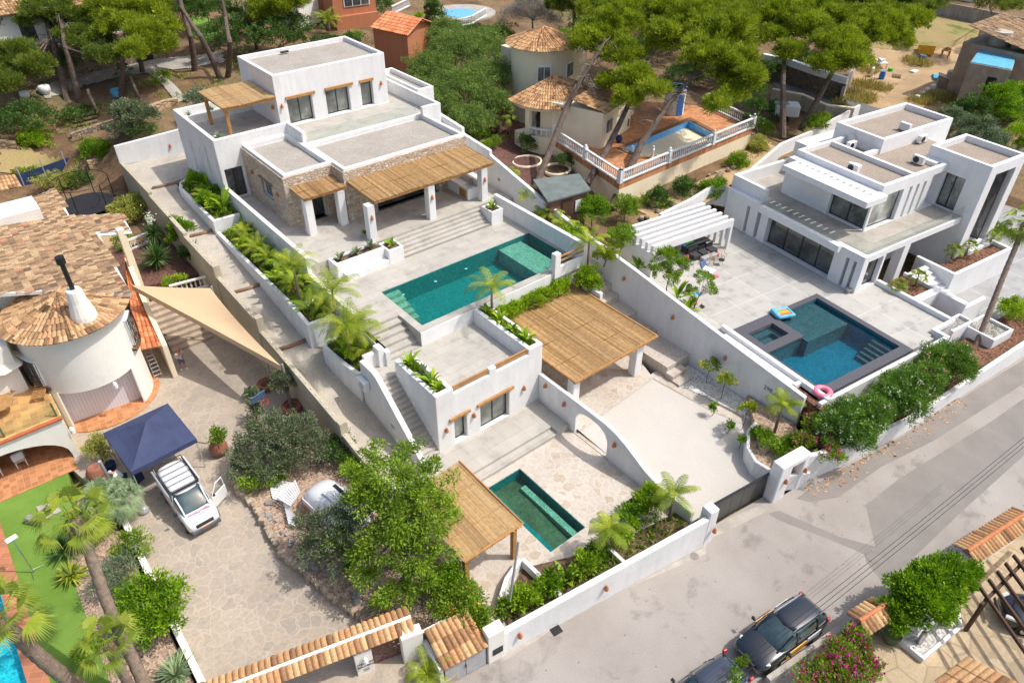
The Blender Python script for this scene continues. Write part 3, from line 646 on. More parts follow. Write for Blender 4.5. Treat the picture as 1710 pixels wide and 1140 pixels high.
for x0,x1 in((16.75,19.15),(19.75,22.1)):
 for z in(4.72,4.92):plainbox(H2,'handrail','timber',x0,x1,25.2,25.3,z,z+.1,.01)
for x in(16.05,17.98,21.75):lamp(H2,x,25.0,2.2)
ST=thing('outdoor_staircase','long white-walled outdoor staircase climbing beside the guest house','stairs',(14.9,27,.3))
so=[bx(14.3,15.5,29.2,30.5,.2,4.0)]
for i in range(1,19):so.append(bx(14.3,15.5,29.2-.26*i,29.2-.26*(i-1),.2,4.0-.19*i+.0))
csgpart(ST,'steps','deck_tile',[tuple(o)for o in so])
prof=[(0,.1),(6.3,.1),(6.3,4.95),(4.9,4.95),(4.5,4.8),(.6,1.55),(.2,1.35),(0,1.0)]
MB().vprism(prof,(14.3,24.2),(0,1),.35).build('side_wall',M['white'],ST,bevel=.05)
csgpart(ST,'parapet_wall','white',[bx(14.3,15.1,30.5,30.8,.5,5.0),bx(15.1,15.5,30.25,30.85,.5,5.3)],.05)
AC=thing('air_conditioner','white air conditioner unit hung on the wall beside the outdoor stairs','air conditioner',(13.8,30.0,3.4))
MB().box(13.55,13.92,29.5,30.4,3.4,4.05).build('housing',M['plastic_white'],AC,bevel=.03)
MB().lathe((0,0,0),[(.26,0),(.26,.02),(.001,.02)],16).xf(Matrix.Translation((13.54,29.85,3.72))@Matrix.Rotation(-PI/2,4,'Y')).build('fan_grille',M['grey_metal'],AC)
plainbox(ST,'vent','grey_metal',13.92,13.945,27.2,27.5,2.0,2.25)
# ------------------------------------------------------------- lower patio
LP=thing('patio','pale crazy-paved patio with low wide steps round the small plunge pool','patio',(18,20,0))
csgpart(LP,'paving','patio_stone',[bx(11.7,22.95,13.7,22.2,-.5,.3),cut(16.15,18.6,16.3,21.65,-1.5,.3),bx(22.95,23.22,19.0,21.9,-.5,.34)])
csgpart(LP,'steps','deck_tile_cross',[bx(11.7,22.95,22.2,22.75,-.2,.5),bx(11.7,22.95,22.75,25.1,-.2,.7),bx(22.0,22.95,22.2,25.1,-.2,.7)])
P2=thing('plunge_pool','small narrow plunge pool with green water and a submerged bench in the pale patio','pool',(17.4,19,-1))
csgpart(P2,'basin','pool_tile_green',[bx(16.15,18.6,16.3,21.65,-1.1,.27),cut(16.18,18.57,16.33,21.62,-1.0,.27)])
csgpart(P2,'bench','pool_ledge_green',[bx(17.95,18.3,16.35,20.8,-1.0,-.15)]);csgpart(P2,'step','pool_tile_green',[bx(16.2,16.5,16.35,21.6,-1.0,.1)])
MB().sheet([(16.17,16.32,.24),(18.58,16.32,.24),(18.58,21.63,.24),(16.17,21.63,.24)]).build('water_surface',M['water_teal'],P2)
arch=[(0,0.0),(3.2,0.0)]
c0,c1,hz=3.35,5.95,2.35
arch=[(0,-.2),(c0,-.2)]+[(c0,1.6)]+[(c0+.02+(1.15)*(1-math.cos(t)),1.6+.7*math.sin(t))for t in np.linspace(.2,PI/2,6)]+[(c1-1.1+1.1*math.sin(t),2.3-1.0*(1-math.cos(t)))for t in np.linspace(.15,PI/2,6)]+[(c1,-.2),(12.1,-.2),(12.1,1.2)]
arch+=[(x,z)for x,z in((10.6,1.22),(9.6,1.32),(8.8,1.55),(8.0,1.95),(7.2,2.35),(6.4,2.62),(5.6,2.74),(3.0,2.76),(0,2.76))]
A1=thing('arch_wall','white garden wall with an archway and a flowing curved top beside the driveway','wall',(23.1,19,0))
MB().vprism(arch,(22.95,25.1),(0,-1),.28).build('wall',M['white'],A1,bevel=.06)
for y,z in((22.7,1.9),(18.55,1.75)):lamp(A1,22.85,y,z)
lamp(A1,22.85,24.4,2.2)
# ------------------------------------------------------------- carport and driveway
DR=MB();zr=lambda x,y:.05+max(0,min(1,(y-13)/9))*.5
b=MB();b.sheet([(23.2,13.1,.06),(28.2,12.4,.06),(32.9,14.5,.2),(31.2,22.4,.55),(23.2,22.4,.5)]);b.build('driveway',M['drive_render'],kind='structure')
b=MB();b.sheet([(23.15,21.5,.53),(30.2,22.0,.58),(31.0,24.0,.6),(31.0,30.6,.62),(23.15,30.6,.62)]);b.build('carport_paving',M['patio_stone'],kind='structure')
b=MB();b.sheet([(30.2,22.0,.56),(30.9,17.6,.35),(31.9,14.8,.22),(32.2,14.8,.22),(31.6,18.6,.4),(31.0,22.2,.58)]);b.build('stone_edging',M['patio_stone'],kind='structure')
CP=thing('carport','wide reed-roofed carport on white pillars beside the driveway','carport',(27,26.4,.5))
canopy_frame(CP,23.65,30.65,22.65,30.15,3.38,n=5);reedroof(CP,23.55,30.7,22.55,30.2,3.4,3.42,'reed',(.24,.5,.77))
b=MB();b.box(23.5,30.75,22.5,22.6,3.36,3.48);b.box(30.66,30.76,22.6,30.2,3.36,3.48);b.box(23.5,23.6,22.6,30.2,3.36,3.48);b.box(23.5,30.75,30.2,30.3,3.36,3.48);b.build('edge_pole',M['timber'],CP)
plainbox(CP,'pillar','white',29.3,29.9,22.85,23.45,.5,3.15,.05);plainbox(CP,'pillar','white',23.75,24.3,22.85,23.4,.5,3.15,.05)
RW=thing('stone_walkway','crazy-paved raised walkway with corner steps along the long white boundary wall','steps',(32,24,0))
wk=[bx(31.0,33.25,21.6,24.5,.1,1.3),bx(30.9,32.3,21.0,21.6,.1,.95),bx(30.9,32.4,20.4,21.0,.1,.65),bx(31.0,33.25,24.5,26.5,.1,1.6),bx(31.0,33.25,26.5,28.2,.1,2.1),bx(31.0,33.25,28.2,29.0,.1,2.6),bx(31.0,33.25,29.0,29.8,.1,3.1),bx(31.0,33.25,29.8,30.5,.1,3.6),bx(31.82,33.25,30.5,34,.1,4.2),bx(31.82,33.25,34,44,.1,4.9)]
csgpart(RW,'steps','patio_stone',wk)
plainbox(RW,'planter_wall','white',28.6,31.9,30.15,30.42,.5,3.4,.04)
plainbox(RW,'parapet_wall','white',31.0,31.3,28.0,30.2,.5,3.7,.04)
BW=thing('boundary_wall','very long white boundary wall rising uphill from the house number to the neighbour\'s tower villa','wall',(33.4,35,0))
tops=[(13.5,3.0),(20,3.95),(27,5.1),(33.5,6.0),(36,6.55),(39,7.2),(43.0,8.1),(43.01,8.45),(46.6,8.75),(46.61,9.2),(50,9.5),(55,9.9)]
pf=[(y-13.5,-.3)for y in(13.5,55)]+[(y-13.5,z)for y,z in tops[::-1]]
MB().vprism(pf,(33.55,13.5),(0,1),.3).build('wall',M['white_wall'],BW,bevel=.04)
for y,z in((27.9,4.0),(23.4,3.2),(19.0,2.5)):lamp(BW,33.15,y,z)
bb=MB();bb.box(32.2,33.24,13.9,17.2,0,1.95)
# ------------------------------------------------------------- street wall, gate, entrance of the white villa
SW=thing('street_wall','long low white street wall with terracotta lamps in front of the plunge pool patio','wall',tuple(F2(15,15,0)))
b=MB();q0=F2(9.0,15.22);q1=F2(20.85,14.8);b.wall([(q0.x,q0.y,-.3,1.55),(q1.x,q1.y,-.3,2.1)],.3);b.build('wall',M['white'],SW,bevel=.05)
b=MB(TH);b.box(20.9,21.5,14.68,15.3,-.3,2.5);b.build('gate_post',M['white'],SW,bevel=.05)
for a_,bb_,z in((9.9,14.98,1.0),(14.6,14.8,1.15),(21.3,14.55,1.2)):
 q=F2(a_,bb_);lamp(SW,q.x,q.y-.03,z-.2)
GT=thing('driveway_gate','dark grey sliding metal gate of five flat panels across the driveway','gate',tuple(F2(23.8,15.5,0)))
b=MB(TH)
for i in range(5):b.box(21.6+i*.9,21.6+i*.9+.88,15.45,15.5,.1,1.62)
b.build('panel',M['gate_steel'],GT,bevel=.004)
b=MB(TH);b.box(21.55,26.15,15.42,15.54,1.62,1.72);b.box(21.55,26.15,15.44,15.52,.05,.1)
for i in range(6):b.box(21.56+i*.9,21.56+i*.9+.05,15.5,15.56,.1,1.62)
b.build('frame',M['dark_frame'],GT)
EP=thing('entrance_portal','white rounded entrance portal with a narrow timber door right of the dark gate','gateway',tuple(F2(27,15,0)))
csgpart(EP,'wall','white',[bx(26.05,28.3,14.75,15.45,-.2,2.75),cut(27.0,27.9,14.75,15.45,0,2.3)],.12,TH)
MB(TH).box(27.02,27.88,15.2,15.28,.02,2.28).build('door',M['timber'],EP,bevel=.01)
for i in range(3):pass
q=F2(26.6,14.68);lamp(EP,q.x,q.y,1.4);q=F2(28.15,14.68);lamp(EP,q.x,q.y,1.4)
RS=thing('street_wall','very long white street wall under the white and pink flowering hedge','wall',tuple(F2(45,15,0)))
b=MB(TH);b.wall([(28.3,15.1,-.3,2.2),(31.5,14.75,-.3,1.5),(37,14.5,-.3,1.15),(41.5,14.65,-.3,1.1),(50,14.85,-.3,1.45),(75,15.2,-.3,1.6)],.28);b.build('wall',M['white_wall'],RS,bevel=.03)
b=MB()
for k in range(240):
 a_=rnd.uniform(28.5,43);p=F2(a_,14.45-rnd.random()**2*.9-.35*math.sin((a_-28)/15*PI)+.15,.012);s_=rnd.uniform(.03,.1)
 b.obox((p.x,p.y,.012),(s_*2,s_,.012),rnd.random()*3,0,0,rnd.random())
b.build('fallen_leaves',M['tan_clay_tile'],kind='stuff')
def textobj(txt,size,mat,parent,loc,xdir,ydir,name='lettering',ext=.004,align='CENTER'):
 cu=bpy.data.curves.new('lettering','FONT');cu.body=txt;cu.size=size;cu.extrude=ext;cu.align_x=align
 o=bpy.data.objects.new('tmp',cu);COL.objects.link(o);bpy.context.view_layer.update()
 me=bpy.data.meshes.new_from_object(o.evaluated_get(bpy.context.evaluated_depsgraph_get()));bpy.data.objects.remove(o)
 me.materials.clear();me.materials.append(mat)
 x=Vector(xdir).normalized();y=Vector(ydir).normalized();z=x.cross(y).normalized();y=z.cross(x)
 mt=Matrix((x,y,z)).transposed().to_4x4();mt.translation=Vector(loc)-wloc(parent)
 me.transform(mt);o=bpy.data.objects.new(name,me);COL.objects.link(o);o.parent=parent;return o
textobj('29E',.42,M['dark_frame'],BW,(33.235,15.75,2.05),(0,-1,0),(0,0,1),'house_number')
b=MB();
PB=thing('patio_planter','low white-walled planting bed behind the street wall, full of young plants','planter',(17,14,.2))
b.wall([(14.5,16.55,.2,.95),(14.55,15.2,.2,.9),(14.6,13.9,.2,.9)],.22);b.build('wall',M['white'],PB,bevel=.03)
b=MB();b.wall([(14.4,16.6,.2,.95),(13.2,16.2,.2,.9),(12.0,15.35,.2,.85),(11.75,15.0,.2,.85)],.22);b.build('wall',M['white'],PB,bevel=.03)
b=MB();b.wall([(18.4,14.9,.2,.75),(18.35,13.3,.2,.75)],.2);b.build('wall',M['white'],PB,bevel=.03)
b=MB();b.sheet([(11.8,14.1,.5),(22.9,12.6,.5),(22.9,13.9,.42),(18.5,14.6,.42),(14.4,16.4,.42),(12.2,15.3,.42)]);b.build('planting_soil',M['garden_soil'],PB)
# ------------------------------------------------------------- gravel path and its white planters
def pz(y):
 return float(np.interp(y,[14,20,26,30,36,43,50,58,64],[.5,.45,.75,1.7,3.0,4.0,4.8,5.3,5.9]))
b=MB();ys=[24,26,28,30,33,36,40,43,46.5,50,54,58,61,64.4]
for y0,y1 in zip(ys[:-1],ys[1:]):
 x1=14.5 if y0<50 else 17
 b.sheet([(11.5,y0,pz(y0)),(x1,y0,pz(y0)),(x1,y1,pz(y1)),(11.5,y1,pz(y1))])
b.build('gravel_path',M['path_gravel'],kind='structure')
for i,(p0,p1)in enumerate((((403,190),(565,100)),((705,915),(860,870)))):
 pass
LG=[(59.4,12.0,14.6),(50.9,11.75,13.6),(43.1,11.6,13.45),(36.6,11.6,13.45)]
for i,(y,x0,x1)in enumerate(LG):
 o=MB().tube([(x0,y+.1,pz(y)+.07),((x0+x1)/2,y-.05,pz(y)+.09),(x1,y-.02,pz(y)+.07)],[.13,.12,.14],8).build('log_step',M['log'],smooth=True)
 tag(o,['round log step across the gravel path, nearest the back wall','round log step across the gravel path, second down from the back wall','round log step across the gravel path, third down beside the sail shade','round log step across the gravel path, lowest one'][i],'log step','log steps across the gravel path')
o=MB().tube([(12.3,31.2,1.62),(13.0,30.9,1.6)],.07,6).build('branch',M['log']);tag(o,'short fallen branch lying on the gravel path','branch')
p=W(611,751,.8);o=MB().lathe((p.x,p.y,.62),[(.26,0),(.24,.16),(.001,.17)],14).build('tree_stump',M['white_gravel']);tag(o,'small pale sawn stump ringed with debris on the gravel path','stump')
b=MB()
for k in range(26):
 t=k/26*2*PI;b.obox((p.x+.42*math.cos(t)*rnd.uniform(.8,1.2),p.y+.42*math.sin(t)*rnd.uniform(.8,1.2),.66),(.22,.07,.05),rnd.random()*3)
tag(b.build('debris_ring',M['log']),'ring of broken bark round the pale stump on the gravel path','bark debris')
WP=thing('planter_wall','stepped white planter wall running down the gravel path beside the villa','planter',(14,45,3))
MB().wall([(15.3,58.6,4.6,5.95),(14.5,58.6,4.6,5.95),(13.95,58.2,4.6,5.95),(13.55,57.2,4.6,5.95),(13.5,50.3,4.0,5.95),(15.4,50.2,4.0,5.95)],.26).build('planter',M['white'],WP,bevel=.04)
MB().wall([(13.5,50.05,3.9,5.1),(13.5,38.2,2.6,5.1)],.26).build('planter',M['white'],WP,bevel=.04)
MB().wall([(15.4,38.0,2.8,4.75),(13.5,38.0,2.8,5.0),(13.5,35.9,1.6,4.75),(15.3,35.8,1.6,4.75)],.26).build('planter',M['white'],WP,bevel=.04)
MB().wall([(15.3,34.6,.9,3.9),(13.9,34.75,.9,3.95),(13.6,34.3,.9,3.95),(13.75,32,.6,3.9),(13.95,30.75,.4,3.9),(15.3,30.95,.4,3.9)],.26).build('planter',M['white'],WP,bevel=.04)
b=MB()
for q in((13.6,15.5,50.3,58.5,5.75),(13.6,15.5,38.1,50.1,4.9),(13.6,15.5,35.9,37.9,4.5),(13.95,15.5,30.9,34.6,3.7)):
 b.sheet([(q[0],q[2],q[4]),(q[1],q[2],q[4]),(q[1],q[3],q[4]),(q[0],q[3],q[4])])
b.build('planting_soil',M['garden_soil'],WP)
plainbox(WP,'cellar_door','dark_frame',15.40,15.49,35.0,35.7,2.2,4.2)
BK=thing('back_wall','white wall closing the top of the gravel path with one terracotta lamp','wall',(13.7,64.5,6))
MB().wall([(11.2,64.75,4.5,7.55),(17.2,64.0,4.5,8.0)],.28).build('wall',M['white'],BK,bevel=.04);lamp(BK,15.3,64.05,6.6)
LW=thing('boundary_wall','long beige stepped boundary wall between the gravel path and the stone courtyard','wall',(11.3,38,0))
seg=[(64.5,57.3,6.25,6.2),(57.3,50.2,5.95,5.7),(50.2,44.8,5.45,5.4),(44.8,38.3,4.75,4.6),(38.3,28.2,3.95,3.25),(28.2,14.3,2.75,.8)]
pf=[(0,-.2)];top=[]
for y0,y1,z0,z1 in seg:top+=[(64.5-y0,z0),(64.5-y1,z1)]
pf=[(0,-.2),(50.2,-.2)]+top[::-1]
MB().vprism(pf,(11.45,64.5),(0,-1),-.3).build('wall',M['beige_wall'],LW,bevel=.02)
for y,z in((44.8,5.6),(38.3,4.95),(28.2,3.5)):plainbox(LW,'pier','beige_wall',11.1,11.55,y-.22,y+.22,.3,z,.02)
lb=MB()
for y0,y1,z0,z1 in seg[1:]:
 n_=int((y0-y1)/.62)
 for k in range(n_):
  t=(k+.5)/n_;lb.lathe((11.3+rnd.uniform(-.03,.03),y0+(y1-y0)*t,z0+(z1-z0)*t+.02),[(.035,0),(.045,.04),(.001,.07)],6)
tag(lb.build('festoon_bulb',M['plastic_white'],LW),kind='stuff')
# ------------------------------------------------------------- left property ground
b=MB();b.prism([(0.1,14.5),(11.15,13.9),(11.15,52),(-9,52),(-9,38.2),(-1.2,38.0),(-.1,33.5)],-.5,.5);b.build('stone_courtyard',M['courtyard_stone'],kind='structure')
b=MB();b.prism([(-4.9,38.0),(-5.0,24),(-5.6,10),(-3.2,14),(-2.9,28.5),(-2.75,32),(-1.5,34.8),(-1.2,38.0)],-.5,.52);b.build('artificial_lawn',M['lawn'],kind='structure')
b=MB();b.prism([(-2.9,28.5),(-3.2,14),(-.2,14.5),(-.3,33.5),(-1.4,34.6),(-2.72,32)],-.5,.54);b.build('planting_bed',M['garden_gravel'],kind='structure')
b=MB();b.prism([(-5.7,36.4),(-5.75,24),(-6.4,10),(-5.6,10),(-4.98,24),(-4.88,36.4)],-.4,.54);b.build('pool_coping',M['coping_brick'],kind='structure')
P3=thing('swimming_pool','bright turquoise pool with terracotta coping at the left edge beyond the artificial lawn','pool',(-9,24,-1))
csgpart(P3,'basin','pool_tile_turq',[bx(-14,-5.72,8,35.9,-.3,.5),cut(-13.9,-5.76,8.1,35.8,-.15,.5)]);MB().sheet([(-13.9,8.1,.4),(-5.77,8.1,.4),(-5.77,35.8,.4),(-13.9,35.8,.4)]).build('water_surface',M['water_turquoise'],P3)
o=MB().wall([(.15,33.4,.3,.95),(.05,27,.3,.95),(.0,14.6,.3,.9)],.3).build('low_wall',M['ivory'],bevel=.02);tag(o,'low cream kerb wall between the stone courtyard and the planting bed','low wall')
o=MB().prism([tuple(W(u,v,.55)[:2])for u,v in((60,846),(90,838),(105,852),(72,868))],.53,.58).build('stepping_slab',M['concrete_edge']);tag(o,'pale grey slab in the artificial lawn behind the palm','paving slab')
o=MB().obox(tuple(W(58,868,.75)),(1.0,.35,.4),-.9).build('stone_block',M['grey_rock'],bevel=.08);tag(o,'rough stone block on the lawn by the grey slab','stone')
bed=[(385,792),(400,815),(432,850),(452,890),(475,925),(520,965),(565,1003),(602,1030),(640,1045)]
bw=[W(u,v,.85)for u,v in bed]
b=MB();pts=[tuple(p[:2])for p in bw]+[(8.4,15.6),(11.15,14.2),(11.15,33.5),(9.0,33.5),(7.0,31.5)]
b.prism(pts,.3,.85);b.build('gravel_bed',M['garden_gravel'],kind='structure')
b=MB()
for i in range(len(bw)-1):
 L_=(bw[i+1]-bw[i]).length;n_=max(1,int(L_/.3))
 for k in range(n_):
  p=bw[i].lerp(bw[i+1],(k+.5)/n_);s_=rnd.uniform(.22,.38)
  b.obox((p.x+rnd.uniform(-.06,.06),p.y+rnd.uniform(-.06,.06),.68),(s_*1.2,s_,rnd.uniform(.4,.62)),rnd.random()*3,rnd.uniform(-.2,.2))
tag(b.build('dry_stone_edging',M['rock'],bevel=.05),'rough dry-stone edging round the raised garden bed by the courtyard','stone edging')
b=MB()
for k in range(60):
 t=rnd.random();i=min(len(bw)-2,int(t*(len(bw)-1)));p=bw[i].lerp(bw[i+1],rnd.random());q=p+Vector((rnd.uniform(.3,1.4),rnd.uniform(.1,.9),0));s_=rnd.uniform(.12,.38)
 b.obox((q.x,q.y,.9),(s_,s_*.8,s_*.7),rnd.random()*3,rnd.random())
tag(b.build('rockery',M['grey_rock'],bevel=.04),kind='stuff')
# ------------------------------------------------------------- barrel tile generator
def tileroof(parent,name,mat,P00,P10,P01,P11,w_=.24,l_=.42,mask=None,under=True,ridge=False,seed=1,h=.07,clus=.0):
 """P00-P10 along the eave, P00-P01 up the slope"""
 P00,P10,P01,P11=map(Vector,(P00,P10,P01,P11));rr=random.Random(seed);b=MB()
 U_=((P10-P00).length+(P11-P01).length)/2;V_=((P01-P00).length+(P11-P10).length)/2
 nu=max(1,int(U_/w_));nv=max(1,int(V_/l_))
 P=lambda a,c:(P00.lerp(P10,a)).lerp(P01.lerp(P11,a),c)
 nrm=((P10-P00).cross(P01-P00)).normalized()
 if nrm.z<0:nrm=-nrm
 for i in range(nu):
  jj=rr.uniform(-.06,.06)
  for j in range(nv):
   a0=(i+.03)/nu;a1=(i+.97)/nu;c0_=(j-.04+jj*.2)/nv;c1_=min(1.0,(j+1.06+jj*.2)/nv);c0_=max(c0_,-.02)
   cc=P((a0+a1)/2,(c0_+c1_)/2)
   if mask and not mask(cc):continue
   tn=rr.random()**.9*.96
   if rr.random()<clus:tn=1
   vs=[]
   for c_,lift in((c0_,.03),(c1_,0)):
    for k in range(5):
     t=k/4;q=P(a0+(a1-a0)*t,c_);vs.append(q+nrm*(lift+h*math.sin(PI*t)**.8*(1 if lift else .8)))
   vs.append(P(a0,c0_));vs.append(P(a1,c0_))
   b.add(vs,[(k,k+1,k+6,k+5)for k in range(4)]+[(10,0,1,2,3,4,11)],tn)
 if under and not mask:
  b.add([P00-nrm*.02,P10-nrm*.02,P11-nrm*.02,P01-nrm*.02],[(0,1,2,3)],.1)
 return b.build(name,M[mat],parent)
def conetiles(parent,name,mat,c,r0,z0,z1,a0=0,a1=2*PI,n0=None,l_=.42,seed=2,top=.0):
 rr=random.Random(seed);b=MB();L=math.hypot(r0,z1-z0);rows=int(L/l_)
 def pt(r,a):return Vector((c[0]+r*math.cos(a),c[1]+r*math.sin(a),z0+(z1-z0)*(1-r/r0)))
 sl=(z1-z0)/L;nz=r0/L
 for j in range(rows):
  ra=r0*(1-j/rows)+.03;rb_=r0*(1-(j+1.06)/rows);rb_=max(rb_,.02)
  n_=max(5,int((a1-a0)*ra/.25))if j>0 else int((a1-a0)*ra/.25)
  for i in range(n_):
   t0=a0+(a1-a0)*(i+.03)/n_;t1=a0+(a1-a0)*(i+.97)/n_;tn=rr.random();vs=[]
   for r_,lift in((ra,.03),(rb_,0)):
    for k in range(5):
     a=t0+(t1-t0)*k/4;nn=Vector((math.cos(a)*sl,math.sin(a)*sl,nz))
     vs.append(pt(r_,a)+nn*(lift+.06*math.sin(PI*k/4)))
   vs.append(pt(ra,t0));vs.append(pt(ra,t1))
   b.add(vs,[(k,k+1,k+6,k+5)for k in range(4)]+[(10,0,1,2,3,4,11)],tn)
 return b.build(name,M[mat],parent)
def hip(parent,p,q,mat='clay_tile',r=.11,seed=3):
 rr=random.Random(seed);p=Vector(p);q=Vector(q);n_=max(1,int((q-p).length/.38));b=MB()
 for i in range(n_):
  a=p.lerp(q,i/n_);c=p.lerp(q,(i+1.1)/n_);b.tube([a,c],[r*1.12,r*.9],8,True,rr.random())
 return b.build('ridge_tile',M[mat],parent)
 # ------------------------------------------------------------- left villa
LV=thing('tower_villa','ivory villa with a round garage tower and large brown tiled roof at left','house',(2,48,.5))
tc=(2.1,42.75);zt=7.15
b=MB()
def tw(a):return(tc[0]+2.95*math.cos(a),tc[1]+2.95*math.sin(a))
A0,A1=math.radians(-136),math.radians(-52)
b.lathe((tc[0],tc[1],.5),[(2.98,0),(2.93,2.8)],40,a0=A1,a1=A0+2*PI,cap=False)
b.lathe((tc[0],tc[1],.5),[(2.93,2.8),(2.88,6.7)],64,cap=False)
b.build('wall',M['ivory'],LV,smooth=True)
pL=Vector((tc[0]+2.98*math.cos(A0),tc[1]+2.98*math.sin(A0)));pR=Vector((tc[0]+2.98*math.cos(A1),tc[1]+2.98*math.sin(A1)))
n_=Vector((.06,.62));b=MB()
for p in(pL,pR):b.wall([(p.x,p.y,.5,3.31),(p.x+n_.x*.9,p.y+n_.y,.5,3.31)],.08)
ar=[A0+(A1-A0)*i/14 for i in range(15)]
b.prism([(tc[0]+2.93*math.cos(a),tc[1]+2.93*math.sin(a))for a in ar]+[(pR.x,pR.y+.75),(pL.x,pL.y+.75)],3.25,3.31)
b.build('reveal',M['ivory'],LV)
gd=MB();
for i in range(22):
 a,c=pL+n_*.9,pR+n_*.9;p=a.lerp(c,(i+.5)/22);gd.obox((p.x,p.y,1.9),((c-a).length/22*.96,.05,2.78),math.atan2((c-a).y,(c-a).x))
gd.build('garage_door',M['shutter_white'],LV)
b=MB();b.prism([(tc[0]+3.3*math.cos(a),tc[1]+3.3*math.sin(a))for a in[math.radians(-140+i*7.5)for i in range(20)]]+[(tc[0]+2.9,tc[1]+.2),(pR.x,pR.y+.6),(pL.x,pL.y+.6)],.5,.58);b.build('doorstep',M['terracotta_floor'],LV)
conetiles(LV,'tower_roof','clay_tile',tc,3.42,zt-.05,8.2,seed=5)
b=MB();b.lathe((tc[0],tc[1],zt-.12),[(3.3,0),(3.38,.03),(.1,.95)],40);b.build('soffit',M['ivory'],LV)
for a in(-150,-95,-20,30,75):hip(LV,(tc[0]+3.3*math.cos(math.radians(a)),tc[1]+3.3*math.sin(math.radians(a)),zt+.1),(tc[0],tc[1],8.25),r=.1,seed=a)
CHp=(2.75,40.75);ch=MB();ch.lathe((*CHp,7.45),[(.72,-.5),(.66,.2),(.48,1.0),(.40,1.7),(.36,1.78),(.001,1.78)],16);ch.build('chimney',M['ivory'],LV,smooth=False)
cp=MB();cp.tube([(*CHp,9.1),(*CHp,10.9)],.13,10);cp.tube([(*CHp,10.85),(*CHp,11.25)],.23,12);cp.build('flue',M['black'],LV)
def grille(parent,c,r,a0,a1,z0,z1,n=9):
 b=MB();
 for i in range(n+1):
  a=a0+(a1-a0)*i/n;rr=r+.25;b.tube([(c[0]+rr*math.cos(a),c[1]+rr*math.sin(a),z0),(c[0]+(r+.3)*math.cos(a),c[1]+(r+.3)*math.sin(a),(z0+z1)/2),(c[0]+rr*math.cos(a),c[1]+rr*math.sin(a),z1)],.014,4)
 for z in(z0,(z0+z1)/2,z1):b.tube([(c[0]+(r+.27)*math.cos(a0+(a1-a0)*i/8),c[1]+(r+.27)*math.sin(a0+(a1-a0)*i/8),z)for i in range(9)],.016,4)
 return b.build('window_grille',M['dark_frame'],parent)
for a0,a1,z0,z1 in((-172,-142,3.75,5.5),(-38,-8,4.3,6.1)):
 a0,a1=math.radians(a0),math.radians(a1);am=(a0+a1)/2;w_=2*2.93*math.sin((a1-a0)/2)*.75
 wb=MB();wb.obox((tc[0]+2.9*math.cos(am),tc[1]+2.9*math.sin(am),(z0+z1)/2),(.3,w_,z1-z0),am);wo=wb.build('window',M['plastic_white'],LV)
 wb=MB()
 for s_ in(-1,1):wb.obox((tc[0]+3.06*math.cos(am)-s_*w_*.24*math.sin(am),tc[1]+3.06*math.sin(am)+s_*w_*.24*math.cos(am),(z0+z1)/2),(.02,w_*.4,z1-z0-.16),am)
 wb.build('pane',M['pane_dark'],wo)
 grille(LV,tc,2.93,a0,a1,z0-.2,z1+.1)
 wb=MB();wb.lathe((tc[0],tc[1],z0-.25),[(2.9,0),(3.22,.0),(3.18,.1),(2.9,.14)],8,a0=a0,a1=a1);wb.build('sill',M['tan_clay_tile'],LV)
wl=MB();wl.lathe((2.75,39.75,2.95),[(.13,-.1),(.13,.15),(.08,.3),(.001,.33)],10);wl.build('wall_lamp',M['plastic_white'],LV)
zr_=lambda x:7.25+.13*(7.5-x)
rp=[z5 for z5 in()]
def RP(u,v):
 z=8.0
 for i in range(30):
  p=W(u,v,z);z=.5*z+.5*zr_(p.x)
 return W(u,v,z)
rpix=[(0,338),(39,335),(92,314),(116,360),(203,357),(218,383),(163,387),(219,490),(175,490),(98,484),(0,490)]
rpoly=[RP(*q)for q in rpix]
xs=[p.x for p in rpoly];ys2=[p.y for p in rpoly];x0_,x1_=-8,max(xs)+.1;y0_,y1_=min(ys2)-.2,max(ys2)+.2
pl=[(p.x,p.y)for p in rpoly]+[(-8,44.0),(-8,rpoly[0].y)]
tileroof(LV,'main_roof','old_clay_tile',(x1_,y0_,zr_(x1_)),(x1_,y1_,zr_(x1_)),(x0_,y0_,zr_(x0_)),(x0_,y1_,zr_(x0_)),.24,.40,mask=lambda p:inpoly(p.x,p.y,pl),clus=.014,seed=9,h=.045)
b=MB();b.prism(pl,lambda x,y:zr_(x)-.22,lambda x,y:zr_(x)-.01);b.build('roof_slab',M['ivory'],LV)
inn=[(-8,46.5),(5.0,46.2),(5.2,50.2),(4.6,56),(-8,56)]
b=MB();b.prism(inn,.4,lambda x,y:zr_(x)-.25);b.build('wall',M['ivory'],LV)
b=MB();b.prism([(-8,41.5),(-1.2,41.8),(-.9,46.4),(-8,46.4)],.4,6.6);b.build('wall',M['ivory'],LV)
p=RP(163,390);q=RP(219,386);b=MB();b.tube([p+Vector((0,-.1,-.08)),q+Vector((0,-.1,-.08))],.09,6);b.build('gutter',M['plastic_white'],LV)
plainbox(LV,'column','cream',7.1,7.55,49.7,50.15,.5,7.5,.02)
b=MB();p=W(0,372,8.2);b.box(-8,RP(45,340).x+.4,p.y-.2,p.y+2.2,7.0,8.55);b.build('chimney_stack',M['ivory'],LV)
tileroof(LV,'stack_roof','tan_clay_tile',W(-60,330,8.7),W(37,312,8.6),W(-60,300,9.1),W(25,292,9.0),.24,.42)
b=MB();b.prism([(-8,37.98),(-.4,38.3),(-.35,40.4),(-.9,41.5),(-.9,44.5),(-8,44.5)],3.2,3.5);b.build('terrace_slab',M['terrace_floor'],LV)
prof=[(-8,.5),(-7.3,.5)]+[(-4.0+3.3*math.cos(t),.9+1.75*math.sin(t))for t in np.linspace(PI,0,17)]+[(-.7,.5),(-.4,.5),(-.4,3.3),(-8,3.3)]
